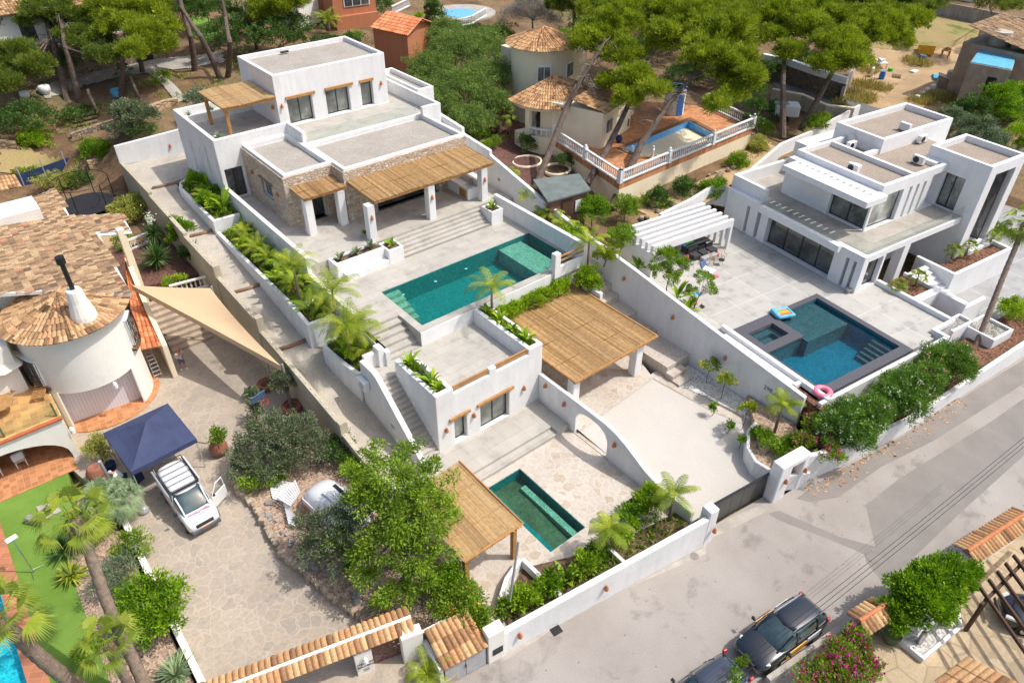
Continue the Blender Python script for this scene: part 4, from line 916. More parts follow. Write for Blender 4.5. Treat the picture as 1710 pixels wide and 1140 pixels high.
MB().vprism(prof,(0,38.2),(1,.02),.35).build('loggia_wall',M['ivory'],LV)
plainbox(LV,'loggia_side_wall','cream',-.75,-.36,38.6,41.2,.5,3.3);plainbox(LV,'loggia_back_wall','ivory',-8,-.75,42.0,42.3,.5,3.2)
b=MB();b.box(-8,-.75,37.15,42.0,.5,.56);b.build('loggia_floor',M['terracotta_floor'],LV)
b=MB();b.obox((-4.2,38.14,3.42),(7.7,.3,.1),.02);b.build('terrace_edge',M['red_tile'],LV)
gl=MB()
for i in range(4):gl.box(-7.9+i*1.9,-7.9+i*1.9+1.84,38.36,38.375,3.55,4.4)
gl.box(-.55,-.535,38.45,40.3,3.55,4.4);gl.build('glass_balustrade',M['clear_glass'],LV)
b=MB()
for x in(-6.0,-3.1,-.55):b.box(x-.05,x+.05,38.34,38.42,3.5,4.45)
b.build('balustrade_post',M['olive_green'],LV)
b=MB();b.lathe((-.2,38.15,2.3),[(.14,-.1),(.14,.15),(.08,.3),(.001,.33)],10);b.build('wall_lamp',M['plastic_white'],LV)
RT=thing('garden_steps','beige-walled outside steps beside a strip of red barrel tiles under the sail shade','steps',(7,47,.5))
q=[W(206,425,4.6),W(216,490,3.8),W(227,586,3.0),W(272,578,3.0),W(240,500,3.8),W(216,440,4.6)]
tileroof(RT,'tile_strip','orange_clay_tile',q[2],q[3],q[0],q[5],.3,.5,h=.09)
b=MB();a=W(212,432,4.8);c=W(245,512,3.9);d=W(275,577,3.1);b.wall([(a.x,a.y,.5,4.9),(c.x,c.y,.5,4.0),(d.x,d.y,.5,3.1)],.3);b.build('parapet_wall',M['cream'],RT,bevel=.02)
b=MB();
for i in range(9):b.box(c.x+.4,c.x+3.2,d.y+2.6+i*.42,d.y+3.02+i*.42,.45,.7+i*.24)
b.build('steps',M['plaster_old'],RT)
YT=[tuple(W(u,v,3.0)[:2])for u,v in((214,470),(345,480),(322,420),(300,350),(170,375))]
b=MB();b.prism([(6.6,50.0),(9.1,49.2),(11.1,49.0),(11.1,60),(5.0,60),(5.2,50.6)],.4,3.0);b.build('upper_garden',M['red_gravel'],kind='structure')
b=MB();b.prism([(-9,56),(11.1,56),(11.1,72),(-9,72)],1.5,3.06);b.build('trampoline_yard',M['dry_field'],kind='structure')
def balustrade(parent,p,q,z,h=.85,sp=.24,mat='plastic_white',posts=True,cap='plastic_white',bw_=.075):
 p=Vector(p[:2]);q=Vector(q[:2]);L=(q-p).length;d=(q-p)/L;ang=math.atan2(d.y,d.x);b=MB();c=(p+q)/2
 b.obox((c.x,c.y,z+h-.05),(L,.2,.1),ang);b.obox((c.x,c.y,z+.06),(L,.2,.12),ang);b.build('rail',M[cap],parent)
 n_=max(2,int(L/sp));k=.5;hh=h-.22
 for i in range(n_):
  r=p+d*(L*(i+.5)/n_);bb=MB()
  bb.lathe((r.x,r.y,z+.12),[(bw_*.7,0),(bw_*.45,hh*.15),(bw_,hh*.38),(bw_*.4,hh*.75),(bw_*.7,hh)],7)
  bb.build('baluster',M[mat],parent,smooth=True)
LBp=thing('balustrade','beige balustrade at the back of the yucca garden beside the old tiled roof','balustrade',(8,49.8,3))
a=W(212,420,3.0);c=W(252,404,3.0);balustrade(LBp,a,c,3.0,.85,.27,'ivory',cap='ivory')
LBq=thing('balustrade','beige balustrade below the yuccas behind the sail shade','balustrade',(8,49.8,3))
a=W(288,494,3.0);c=W(348,478,3.0);balustrade(LBq,a,c,3.0,.85,.27,'ivory',cap='ivory')
TR=thing('trampoline','black round trampoline with a tall safety net in the yard behind the tiled roof','trampoline',tuple(W(145,348,3.1)))
c=W(145,340,3.9);b=MB();b.lathe((c.x,c.y,0),[(.001,3.85),(1.9,3.88),(2.15,3.88),(2.15,3.82),(1.9,3.8)],28);b.build('mat',M['trampoline'],TR)
b=MB()
for i in range(6):
 t=2*PI*i/6;b.tube([(c.x+2.15*math.cos(t),c.y+2.15*math.sin(t),3.06),(c.x+2.15*math.cos(t),c.y+2.15*math.sin(t),5.9)],.04,6)
b.tube([(c.x+2.15*math.cos(2*PI*i/24),c.y+2.15*math.sin(2*PI*i/24),5.88)for i in range(25)],.03,5);b.build('frame',M['black'],TR)
EW=thing('entrance_wall','cream entrance wall with a double-pitched barrel tile coping above the driveway opening','gateway',(5,17,0))
A_=W(375,1148,2.45);B_=W(686,1030,2.45)
d=(B_-A_).normalized();nn=Vector((-d.y,d.x,0));A_=A_-d*3
b=MB();b.wall([(A_.x,A_.y,2.0,2.42),(B_.x,B_.y,2.0,2.42)],.34);b.build('lintel_wall',M['ivory'],EW)
b=MB();b.tube([A_+Vector((0,0,.06)),B_+Vector((0,0,.06))],.085,6);b.build('ridge',M['ivory'],EW)
tileroof(EW,'tile_coping','tan_clay_tile',A_-nn*.62+Vector((0,0,-.12)),B_-nn*.62+Vector((0,0,-.12)),A_+nn*(-.07)+Vector((0,0,.05)),B_-nn*.07+Vector((0,0,.05)),.25,.6,seed=21)
tileroof(EW,'tile_coping','tan_clay_tile',B_+nn*.62+Vector((0,0,-.12)),A_+nn*.62+Vector((0,0,-.12)),B_+nn*.07+Vector((0,0,.05)),A_+nn*.07+Vector((0,0,.05)),.25,.6,seed=22)
p1_=W(604,1078,2.2);p1_.z=0
b=MB();b.obox((p1_.x-.05,p1_.y,1.05),(.75,.5,2.1),math.atan2(d.y,d.x));b.build('pillar',M['ivory'],EW,bevel=.02)
p2_=W(679,1052,2.45);b=MB();b.obox((p2_.x+.1,p2_.y-.1,1.2),(.95,.5,2.4),math.atan2(d.y,d.x));b.build('pillar',M['ivory'],EW,bevel=.04)
fx=p1_-nn*.27+d*.0;fx.z=0
textobj('MEDIMAR',.17,M['dark_frame'],EW,fx+Vector((0,0,1.25))-nn*.005,d,(0,0,1));textobj('BALCEDO',.17,M['dark_frame'],EW,fx+Vector((0,0,1.05))-nn*.005,d,(0,0,1))
b=MB();b.obox((fx.x,fx.y,.85),(.24,.05,.16),math.atan2(d.y,d.x));b.build('doorbell',M['steel'],EW)
b=MB();b.lathe((fx.x-nn.x*.12,fx.y-nn.y*.12,1.6),[(.12,-.05),(.12,.12),(.07,.24),(.001,.27)],10);b.build('wall_lamp',M['plastic_white'],EW)
PG=thing('pedestrian_gate','brown perforated metal pedestrian gate between the cream pillars','gate',(6.7,16.3,0))
def plate(parent,p,q,z0,z1,seed,nm='panel'):
 p=Vector(p[:2]);q=Vector(q[:2]);rr=random.Random(seed);L=(q-p).length;dd=(q-p)/L;nx=int(L/.09);nz=int((z1-z0)/.09);b=MB();ang=math.atan2(dd.y,dd.x)
 hole=set()
 for k in range(int(nx*nz*.17)):hole.add((rr.randrange(1,nx-1),rr.randrange(1,nz-1)))
 for i in range(nx):
  j=0
  while j<nz:
   if(i,j)in hole:j+=1;continue
   j2=j
   while j2<nz and(i,j2)not in hole:j2+=1
   c=p+dd*(L*(i+.5)/nx);b.obox((c.x,c.y,z0+(z1-z0)*(j+j2)/2/nz),(L/nx,.02,(z1-z0)*(j2-j)/nz),ang);j=j2
 return b.build(nm,M['rust_steel'],parent)
g0=W(622,1140,.3);g1=W(665,1118,.3)
plate(PG,p1_+d*.42,p1_+d*.42+d*1.35,.1,1.75,4)
plate(PG,p1_+d*.4+nn*1.3,p1_+d*.4+d*1.2+nn*1.5,.3,2.0,5)
p3_=W(706,1065,1.8);p4_=W(760,1022,1.8)
FP=thing('perforated_screen','brown perforated metal screen panel behind the tiled bin shed','screen',(9,16,0));plate(FP,(p3_.x,p3_.y),(p4_.x,p4_.y),.5,1.85,6)
BS=thing('bin_shed','small bin shed with a barrel tile lean-to roof and grey metal doors by the street','shed',(9.2,14.7,0))
c00=Vector((8.0,14.0,1.62));c10=Vector((10.15,13.68,1.62));c01=Vector((8.25,15.75,2.15));c11=Vector((10.3,15.4,2.15))
tileroof(BS,'tiled_roof','tan_clay_tile',c00,c10,c01,c11,.26,.55,seed=31,h=.09)
dd=(c10-c00).normalized();ang=math.atan2(dd.y,dd.x)
b=MB();b.obox((8.1,14.95,.8),(.18,1.6,1.6),ang+0.02);b.obox((9.2,15.75,.95),(2.2,.15,1.9),ang);b.build('wall',M['ivory'],BS)
for k in range(2):
 b=MB();cc=c00+dd*(.12+.5+k*1.0)+Vector((.0,.16,0));b.obox((cc.x+.02,cc.y,.78),(.97,.05,1.45),ang);b.build('door',M['grey_metal'],BS,bevel=.01)
b=MB();cc=c00+dd*1.12+Vector((0,.1,0));b.obox((cc.x,cc.y,.85),(.04,.05,.2),ang);b.build('handle',M['black'],BS)
b=MB();b.obox((10.65,13.95,1.05),(.85,.55,2.2),ang);b.build('pillar',M['ivory'],BS,bevel=.03)
b=MB();b.obox((10.65,13.66,.75),(.5,.04,.42),ang);b.build('meter_hatch',M['dark_frame'],BS)
PO=thing('flower_pot','white round planter bowl standing on the street by the bin shed','pot',tuple(W(714,1132,.02)))
MB().lathe(tuple(W(714,1132,.0)),[(.3,0),(.5,.5),(.55,.62),(.47,.62),(.4,.5),(.001,.5)],20).build('bowl',M['plastic_white'],PO)
UP=thing('utility_pole','slim pale grey metal pole leaning beside the patio planter','pole',tuple(W(848,1022,.5)))
b=MB();a=W(848,1022,.5);c=WX(866,903,a.x+.35);b.tube([a,c],[.07,.05],8);b.build('pole',M['grey_metal'],UP)
# ------------------------------------------------------------- modern villa on the right (local frame a, b)
RVc=F2(50,30,2.6)
RV=thing('modern_villa','white cubic modern villa with glass balconies and tan gravel roofs right of the dark pool','house',tuple(RVc))
zf=2.6
rv=[bx(43.5,59.4,27.0,36.7,1.0,5.5),bx(44.0,50.5,33.4,36.9,1.0,6.5),cut(44.3,50.5,33.4,36.6,5.5,6.5),bx(43.5,46.0,23.8,27.0,1.0,5.5),bx(46.0,54.9,23.9,27.0,5.0,5.5),bx(48.3,49.0,23.9,24.6,1.5,5.0),
bx(46.5,58.9,26.3,34.0,5.5,8.9),bx(46.5,47.6,26.3,34.0,8.3,8.9),cut(46.5,47.3,26.3,34.0,8.45,8.9),cut(47.6,50.9,26.6,33.7,8.5,8.9),cut(51.2,54.7,26.6,30.7,8.5,8.9),cut(54.7,58.9,28.2,30.7,8.5,8.9),cut(51.2,53.0,31.0,33.7,8.35,8.9),
bx(52.8,61.8,30.6,35.0,5.5,9.7),cut(53.1,61.5,30.9,34.7,9.2,9.7),bx(50.5,61.8,34.0,36.7,3.0,8.0),bx(59.4,61.8,28.0,36.7,1.0,5.5),
bx(55.0,59.5,23.3,28.1,1.0,9.7),cut(55.3,59.2,23.6,27.8,9.2,9.7),
cut(43.5,44.2,26.15,32.3,2.6,5.05),cut(43.5,44.3,33.05,33.4,2.6,4.9),cut(43.5,44.3,34.2,34.5,2.6,4.9),cut(43.5,44.3,24.9,25.15,2.6,4.9),cut(43.5,44.3,24.3,24.55,2.6,4.9),
cut(44.1,45.75,23.8,24.3,2.75,5.0),
cut(46.5,47.0,26.45,29.6,5.55,8.05),cut(46.75,50.0,26.3,26.7,5.55,8.05),cut(50.75,51.05,26.3,26.8,5.5,8.0),cut(51.6,51.9,26.3,26.8,5.5,8.0),cut(52.45,52.75,26.3,26.8,5.5,8.0),cut(53.4,55.0,26.3,27.0,5.5,8.3),bx(53.4,55.0,27.0,27.2,5.5,8.3),
cut(55.0,55.35,24.75,26.3,5.55,8.2),cut(56.0,58.6,23.3,27.5,2.9,8.9),cut(46.0,49.4,24.6,26.6,2.7,5.0)]
rv=[tuple(o)for o in rv]
csgpart(RV,'wall','white_villa',rv,.02,TH)
bl=[bx(43.05,43.5,25.7,33.0,5.1,5.62),bx(44.65,45.75,25.6,33.0,8.15,8.6),bx(45.75,46.9,25.6,26.3,8.15,8.6),bx(45.75,46.5,32.7,33.0,8.15,8.6)]
for i in range(11):bl.append(bx(45.75,46.5,26.6+i*.56,26.95+i*.56,8.2,8.5))
csgpart(RV,'sun_screen','white_villa',bl,.01,TH)
b=MB(TH)
for q in((43.1,46.5,26.3,33.4),(43.55,55.0,24.0,26.3)):b.sheet([(q[0]+.45,q[2],5.512),(q[1],q[2],5.512),(q[1],q[3],5.512),(q[0]+.45,q[3],5.512)])
b.sheet([(44.3,33.4,5.515),(50.4,33.4,5.515),(50.4,36.6,5.515),(44.3,36.6,5.515)]);b.build('balcony_floor',M['concrete_edge'],RV)
for(x0,x1,y0,y1,z)in((47.6,50.9,26.6,33.7,8.53),(51.2,54.7,26.6,30.7,8.53),(54.7,58.9,28.2,30.7,8.53),(51.2,53.0,31,33.7,8.38),(53.1,61.5,30.9,34.7,9.23),(55.3,59.2,23.6,27.8,9.23)):
 MB(TH).sheet([(x0,y0,z),(x1,y0,z),(x1,y1,z),(x0,y1,z)]).build('roof_gravel',M['roof_gravel_tan'],RV)
def w2(p0,p1,z0,z1,n,pane='pane',name='window',fw=.07):
 return window(RV,tuple(F2(*p0)[:2]),tuple(F2(*p1)[:2]),z0,z1,n,pane,fw,name=name)
w2((44.05,26.17),(44.05,32.28),2.62,5.03,4,'pane_dark','sliding_door');w2((46.85,26.5),(46.85,29.58),5.57,8.03,2,'pane','sliding_door');w2((46.8,26.6),(49.98,26.6),5.57,8.03,1,'pane_pale')
w2((55.25,24.8),(55.25,26.28),5.57,8.18,2,'pane','sliding_door');w2((44.12,24.15),(45.73,24.15),2.78,4.98,1,'pane_dark');w2((50.2,26.95),(53.0,26.95),2.65,4.98,2,'pane_dark','sliding_door')
w2((57.9,23.45),(57.9,27.4),2.95,8.85,1,'pane_dark');
for a0 in(33.07,34.22,24.92,24.32):w2((44.15,a0),(44.15,a0+.26),2.62,4.88,1,'pane_dark',fw=.03)
for a0 in(50.77,51.62,52.47):w2((a0,26.7),(a0+.26,26.7),5.55,7.95,1,'pane_pale',fw=.03)
gl=MB(TH)
for i in range(5):gl.box(43.14,43.155,26.1+i*1.46,26.1+i*1.46+1.43,5.62,6.45)
for i in range(8):gl.box(44.2+i*1.35,44.2+i*1.35+1.32,23.98,23.995,5.5,6.4)
gl.box(44.18,44.195,24.0,26.0,5.5,6.4);gl.build('glass_balustrade',M['clear_glass'],RV)
def acu(a,b_,z,i,rz=0):
 p=F2(a,b_,z);o=thing('air_conditioner',['white air conditioner unit on the front gravel roof of the modern villa','white air conditioner unit beside the parapet on the middle roof of the modern villa','grey air conditioner unit at the back edge of the middle roof of the modern villa','white air conditioner unit on the highest back roof of the modern villa','low white air conditioner on the small sunken roof of the modern villa'][i],'air conditioner',tuple(p),'air conditioners on the modern villa roofs',TH+rz)
 MB().box(-.45,.45,-.17,.17,.08,.68).build('housing',M['plastic_white'],o,bevel=.03,local=True)
 MB().lathe((0,0,0),[(.24,0),(.24,.015),(.001,.015)],16).xf(Matrix.Translation((-.12,-.175,.38))@Matrix.Rotation(PI/2,4,'X')).build('fan_grille',M['dark_frame'],o,local=True)
 MB().box(-.42,-.34,-.15,.15,0,.08).box(.34,.42,-.15,.15,0,.08).build('foot',M['dark_frame'],o,local=True)
acu(48.1,29.5,8.53,0,-PI/2);acu(53.6,27.9,8.53,1,-PI/2);acu(57.6,30.3,8.53,2);acu(56.9,31.6,9.23,3,PI/2);acu(51.9,32.6,8.38,4,0)
csgpart(RV,'parapet_box','white_villa',[bx(48.4,49.3,29.6,30.2,8.53,8.8)],.01,TH);csgpart(RV,'parapet_box','white_villa',[bx(54.2,54.68,26.9,28.2,8.53,8.85)],.01,TH)
SD=thing('satellite_dish','small white round dish on the tall roof wall of the modern villa','dish',tuple(F2(52.7,33.2,9.0)))
MB().lathe((0,0,0),[(.32,.06),(.2,.02),(.001,0)],16).xf(Matrix.Translation(F2(52.7,33.2,9.0))@Matrix.Rotation(TH,4,'Z')@Matrix.Rotation(-PI/2,4,'Y')).build('dish',M['plastic_white'],SD)
b=MB(TH);b.add([],[])
csgpart(None,'villa_deck','villa_deck',[bx(32.1,43.5,17.6,38.5,.3,2.6),bx(43.0,46.2,17.9,23.85,.3,2.6),cut(32.9,40.9,17.8,24.9,1.0,2.6)],0,TH)['kind']='structure'
P4=thing('swimming_pool','dark slate-edged pool with a square spa and tanning ledge at the modern villa','pool',tuple(F2(37,21,1)))
csgpart(P4,'coping','slate',[bx(32.65,41.25,17.55,25.15,2.5,2.64),cut(33.1,40.8,18.2,24.75,2.5,2.64),bx(33.1,36.45,22.2,24.75,2.5,2.64),cut(33.5,35.8,22.9,24.3,2.5,2.64)],0,TH)
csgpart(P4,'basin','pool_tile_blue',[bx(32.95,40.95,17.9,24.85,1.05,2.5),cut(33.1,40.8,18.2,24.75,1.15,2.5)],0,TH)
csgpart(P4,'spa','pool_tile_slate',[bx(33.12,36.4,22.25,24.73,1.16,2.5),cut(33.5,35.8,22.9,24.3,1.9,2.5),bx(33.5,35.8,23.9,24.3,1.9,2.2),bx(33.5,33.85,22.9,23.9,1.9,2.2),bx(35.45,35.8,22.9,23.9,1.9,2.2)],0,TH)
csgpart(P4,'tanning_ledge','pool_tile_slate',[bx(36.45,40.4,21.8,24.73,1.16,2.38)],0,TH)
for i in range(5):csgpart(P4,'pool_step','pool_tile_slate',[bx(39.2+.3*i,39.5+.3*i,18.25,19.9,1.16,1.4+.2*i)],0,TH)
b=MB(TH);
for q in((33.12,22.24,18.22,21.78),):pass
b.sheet([(33.11,18.21,2.44),(40.79,18.21,2.44),(40.79,24.74,2.44),(36.42,24.74,2.44),(36.42,22.24,2.44),(33.11,22.24,2.44)]);b.sheet([(33.52,22.92,2.47),(35.78,22.92,2.47),(35.78,24.28,2.47),(33.52,24.28,2.47)]);b.build('water_surface',M['water_blue'],P4)
DW=thing('deck_wall','low white walls and mulch strip enclosing the dark pool terrace on the driveway side','wall',tuple(F2(32.4,20,2)))
csgpart(DW,'wall','white_villa',[bx(32.3,32.6,17.0,25.6,.5,2.95),bx(31.75,32.3,18.9,19.15,.5,2.9),bx(31.75,44.0,17.0,17.25,.5,2.85)],.02,TH)
b=MB(TH);b.box(31.6,32.3,15.5,18.9,.5,2.6);b.build('planting_soil',M['mulch'],DW)
csgpart(DW,'ledge','white_villa',[bx(31.85,32.3,19.15,25.0,.5,2.7)],.0,TH)
b=MB(TH);b.box(28.5,45.0,15.2,17.0,.0,1.3);b.box(45.0,58.0,15.2,17.6,-.1,.75);b.build('planting_bed',M['mulch'],kind='structure')
FL=thing('pool_float','rainbow coloured inflatable lounger at the edge of the dark pool','pool float',tuple(W(1307,523,2.65)))
c=W(1307,523,2.7);b=MB()
for s_ in(-.45,.45):b.obox((c.x+s_*math.sin(.4),c.y+s_*math.cos(.4),2.76),(1.3,.24,.22),-.4)
b.obox((c.x-.55,c.y+.22,2.8),(.3,.9,.28),-.4);b.obox((c.x+.55,c.y-.22,2.74),(.2,.9,.18),-.4);b.build('frame',M['tarp_blue'],FL,bevel=.08)
for k,mt in enumerate(('red_plastic','orange','yellow','green_plastic','pink')):
 b=MB();t=(k-2)*.16;b.obox((c.x+t*math.sin(.4)+.02,c.y+t*math.cos(.4),2.76),(.9,.14,.14),-.4);b.build('stripe',M[mt],FL,bevel=.04)
RGt=thing('swim_ring','pink inflatable swim ring on the corner of the dark pool edge','swim ring',tuple(W(1374,656,2.66)))
c=W(1374,654,2.85);b=MB();nmaj=24
for i in range(nmaj):
 pass
vs=[];fs=[]
for i in range(nmaj):
 for k in range(10):
  t,p_=2*PI*i/nmaj,2*PI*k/10;r_=.42+.18*math.cos(p_);vs.append((c.x+r_*math.cos(t),c.y+r_*math.sin(t),2.83+.17*math.sin(p_)))
  fs.append((i*10+k,((i+1)%nmaj)*10+k,((i+1)%nmaj)*10+(k+1)%10,i*10+(k+1)%10))
b.add(vs,fs);b.build('ring',M['pink'],RGt,smooth=True)
PGO=thing('concrete_pergola','white concrete pergola of six deep slanting beams beside the modern villa','pergola',tuple(F2(36.8,35,2.6)))
for i in range(6):
 y=33.1+i*.62
 csgpart(PGO,'beam','white_villa',[bx(32.6,40.6,y,y+.26,4.5,5.1),bx(40.35,40.6,y,y+.26,2.6,4.5)],.01,TH)
csgpart(PGO,'end_wall','white_villa',[bx(32.55,32.85,33.0,36.6,2.6,4.45)],.01,TH)
for i in range(3):csgpart(PGO,'post','white_villa',[bx(39.0-.75*i,39.2-.75*i,36.3,36.6,2.6,4.5)],.01,TH)
DS=thing('dining_set','dark woven dining table under the white concrete pergola','table',tuple(F2(38.2,34.4,2.6)))
csgpart(DS,'table_top','rattan',[bx(36.9,39.3,33.9,34.9,3.28,3.34)],0,TH);csgpart(DS,'base','rattan',[bx(37.1,37.3,34.1,34.7,2.6,3.28),bx(38.9,39.1,34.1,34.7,2.6,3.28)],0,TH)
for i in range(3):
 o=csgpart(None,'lounge_chair','rattan',[bx(36.9+i*.85,37.6+i*.85,33.0,33.65,2.6,2.98),bx(36.9+i*.85,37.6+i*.85,35.1,35.25,2.6,3.4)][:1]+[bx(36.9+i*.85,37.6+i*.85,33.6,33.72,2.98,3.3)],.03,TH)
 tag(o,['dark woven chair at the dining table, nearest the pergola end wall','dark woven chair in the middle of the pergola dining table','dark woven chair at the dining table, nearest the pergola posts'][i],'chair','woven chairs at the pergola table')
tag(csgpart(None,'bench_cushion','grey_metal',[bx(37.4,38.9,32.55,32.95,2.6,2.9)],.05,TH),'grey cushioned bench in front of the pergola dining table','bench')
o=csgpart(None,'inflatable_toy','green_plastic',[bx(37.0,37.8,34.2,34.6,3.36,3.6),bx(37.2,37.5,34.6,34.8,3.36,3.75)],.06,TH);tag(o,'bright green inflatable toy lying on the dark table under the pergola','toy')
o=csgpart(None,'inflatable_toy','tarp_blue',[bx(36.75,36.98,34.1,34.8,3.36,3.55)],.06,TH);tag(o,'turquoise inflatable toy at the end of the dark pergola table','toy')
p=F2(36.1,33.0,3.0);o=MB().lathe(tuple(p),[(.001,0),(.25,.05),(.3,.15),(.2,.3),(.001,.34)],12).build('red_ball',M['red_plastic'],smooth=True);tag(o,'red inflatable ball on a stool in front of the pergola','ball')
def wirechair(u,v,rz,lab):
 p=W(u,v,2.62);o=thing('wire_chair',lab,'chair',tuple(p),'round wire garden chairs',rz);b=MB()
 for r_,dz in((.42,0),):
  pts=[(r_*math.cos(t)*.9,r_*math.sin(t),.35+.55*max(0,math.cos(t))**1.0*1.1)for t in[2*PI*i/24 for i in range(25)]]
  b.tube(pts,.02,5)
  for i in range(0,24,2):b.tube([pts[i],(0,0,.28)],.008,3)
 b.build('wire_seat',M['cane'],o,local=True);b=MB()
 for t in(.8,2.3,3.9,5.4):b.tube([(.15*math.cos(t),.15*math.sin(t),.3),(.3*math.cos(t),.3*math.sin(t),0)],.014,4)
 b.build('legs',M['dark_frame'],o,local=True)
wirechair(1188,440,2.2,'round wire garden chair left of the small black side table');wirechair(1204,432,1.6,'round wire garden chair with a pink cushion behind the black side table')
p=W(1203,442,2.6);STb=thing('side_table','small round black side table between the wire chairs','table',tuple(p));MB().lathe(tuple(p),[(.24,.42),(.24,.45),(.001,.45)],16).build('table_top',M['black'],STb)
b=MB();[b.tube([(p.x+.2*math.cos(t),p.y+.2*math.sin(t),2.62),(p.x+.12*math.cos(t),p.y+.12*math.sin(t),3.02)],.012,4)for t in(.5,2.6,4.7)];b.build('legs',M['dark_frame'],STb)
o=MB().obox(tuple(W(1200,425,3.05)),(.35,.12,.3),.4).build('pink_cushion',M['pink'],bevel=.04);tag(o,'pink cushion on the back of the wire chair','cushion')
def cloth(u,v,z,sx,sy,mat,lab,name='towel'):
 p=W(u,v,z);b=MB();n_=5;vs=[];rz=rnd.random()*3
 for i in range(n_):
  for j in range(n_):
   x=(i/(n_-1)-.5)*sx+rnd.uniform(-.05,.05);y=(j/(n_-1)-.5)*sy+rnd.uniform(-.05,.05);vs.append((p.x+x*math.cos(rz)-y*math.sin(rz),p.y+x*math.sin(rz)+y*math.cos(rz),z+.02+rnd.random()*.1))
 b.add(vs,[(i*n_+j,(i+1)*n_+j,(i+1)*n_+j+1,i*n_+j+1)for i in range(n_-1)for j in range(n_-1)]);o=b.build(name,M[mat],smooth=True);tag(o,lab,name.replace('_',' '));return o
cloth(1176,444,2.62,1.1,.5,'denim','crumpled blue towel on the deck in front of the wire chairs');cloth(1183,452,2.64,.9,.7,'white_cloth','pale pink and white towel on the deck beside the small tree');cloth(1195,462,2.62,.5,.4,'pink','crumpled pink towel on the deck beside the small tree')
cloth(1158,505,2.64,.6,.45,'red_plastic','red towel at the foot of the small tree');cloth(1173,512,2.63,.35,.25,'black','small dark bundle lying on the deck by the red towel','bag');cloth(1163,492,2.9,.5,.5,'tarp_blue','blue and white towel hanging at the small tree')
o=MB().obox(tuple(W(1150,482,2.95)),(.4,.35,.7),.3).build('backpack',M['black'],bevel=.1);tag(o,'black bag standing under the small tree on the deck','bag')
BC=thing('bar_chair','dark wire bar chair standing alone on the deck before the pergola','chair',tuple(W(1150,448,2.6)));p=W(1150,448,2.6);b=MB()
for sx in(-.2,.2):
 for sy in(-.2,.2):b.tube([(p.x+sx*1.2,p.y+sy*1.2,2.6),(p.x+sx,p.y+sy,3.3)],.013,4)
b.build('legs',M['dark_frame'],BC);b=MB();b.obox((p.x,p.y,3.31),(.45,.45,.03));b.obox((p.x+.2,p.y+.05,3.5),(.04,.45,.35));b.build('seat',M['rattan'],BC)
o=MB().lathe(tuple(F2(43.25,24.1,2.6)),[(.12,0),(.2,.2),(.22,.32),(.17,.32),(.001,.28)],12).build('flower_pot',M['concrete_edge']);tag(o,'small round grey pot against the modern villa wall by the slit windows','pot')
b=MB();p=F2(41.5,38.0,3.2)
for k in range(3):b.tube([(p.x+(.35+.03*k)*math.cos(2*PI*i/16),p.y+.1*k,3.3+(.35+.03*k)*math.sin(2*PI*i/16))for i in range(17)],.03,5)
b=MB(TH);b.sheet([(46,15.8,.3),(75,15.8,.3),(75,40,.35),(59,40,.35),(59,23,.3),(46,23,.3)]);b.build('villa_drive',M['villa_drive'],kind='structure')
b=MB(TH);b.sheet([(46,15.2,.34),(75,15.4,.34),(75,18.4,.36),(58,18.2,.36),(46,17.6,.34)]);b.build('planting_bed',M['mulch'],kind='structure')
TP=thing('terraced_planters','angular white walled planters and stairs stepping down beside the modern villa','planter',tuple(F2(50,20,0)))
pl_=[bx(46.0,49.5,21.2,23.8,.0,2.5),cut(46.2,49.3,21.4,23.8,2.2,2.5),
bx(51.9,52.2,21.5,24.6,0,2.7),bx(52.2,59.7,21.5,23.2,0,2.6),cut(52.2,59.4,21.75,23.2,2.3,2.6),bx(56.0,59.7,22.9,23.2,0,2.6),
bx(49.5,49.75,19.0,23.6,0,2.3),bx(46.0,49.5,19.1,21.2,0,.9),bx(46.0,49.5,20.95,21.2,0,2.3),
bx(49.75,52.4,19.0,19.3,0,1.9),bx(49.75,51.9,19.3,21.3,0,1.2)]
for i in range(6):pl_.append(bx(49.75,51.9,21.3+.4*i,21.7+.4*i,0,1.4+.2*i))
csgpart(TP,'wall','white_villa',[tuple(o)for o in pl_],.02,TH)
sb=MB(TH);
for q in((46.2,49.3,21.4,23.8,2.22),(52.2,59.4,21.75,23.2,2.32),(46.0,49.5,19.1,20.95,.92)):sb.sheet([(q[0],q[2],q[4]),(q[1],q[2],q[4]),(q[1],q[3],q[4]),(q[0],q[3],q[4])])
sb.build('planting_soil',M['mulch'],TP)
for i,(x0,x1,y0,y1,z,mt,lb)in enumerate(((46.7,49.1,17.9,19.0,1.75,'grey_gravel','white planter box with grey stones, left of the leaning palm trunk'),(48.5,50.9,16.0,18.2,1.5,'white_gravel','white planter box with pale green stones behind the leaning palm trunk'))):
 o=thing('planter_box',lb,'planter',tuple(F2(x0,y0,0)));csgpart(o,'box','white_villa',[bx(x0,x1,y0,y1,0,z),cut(x0+.18,x1-.18,y0+.18,y1-.18,z-.25,z)],.02,TH)
 MB(TH).sheet([(x0+.18,y0+.18,z-.2),(x1-.18,y0+.18,z-.2),(x1-.18,y1-.18,z-.2),(x0+.18,y1-.18,z-.2)]).build('stones',M['grey_gravel' if i==0 else 'grey_gravel'],o)
csgpart(DW,'terrace_edge_wall','white_villa',[bx(43.9,44.2,17.0,17.9,.5,2.9),bx(45.9,46.2,17.9,23.8,.3,2.95),bx(43.9,45.9,17.9,18.15,.3,2.9)],.02,TH)
CPp=thing('curved_planter','curved white planter with a young palm at the end of the driveway gate','planter',(30,14,0))
cv=[(1352,788),(1318,793),(1283,783),(1262,770),(1249,748),(1250,720),(1262,705)]
cvp=[W(u,v,1.15)for u,v in cv];MB().wall([(p.x,p.y,-.1,1.2)for p in cvp],.2).build('wall',M['white'],CPp,bevel=.05)
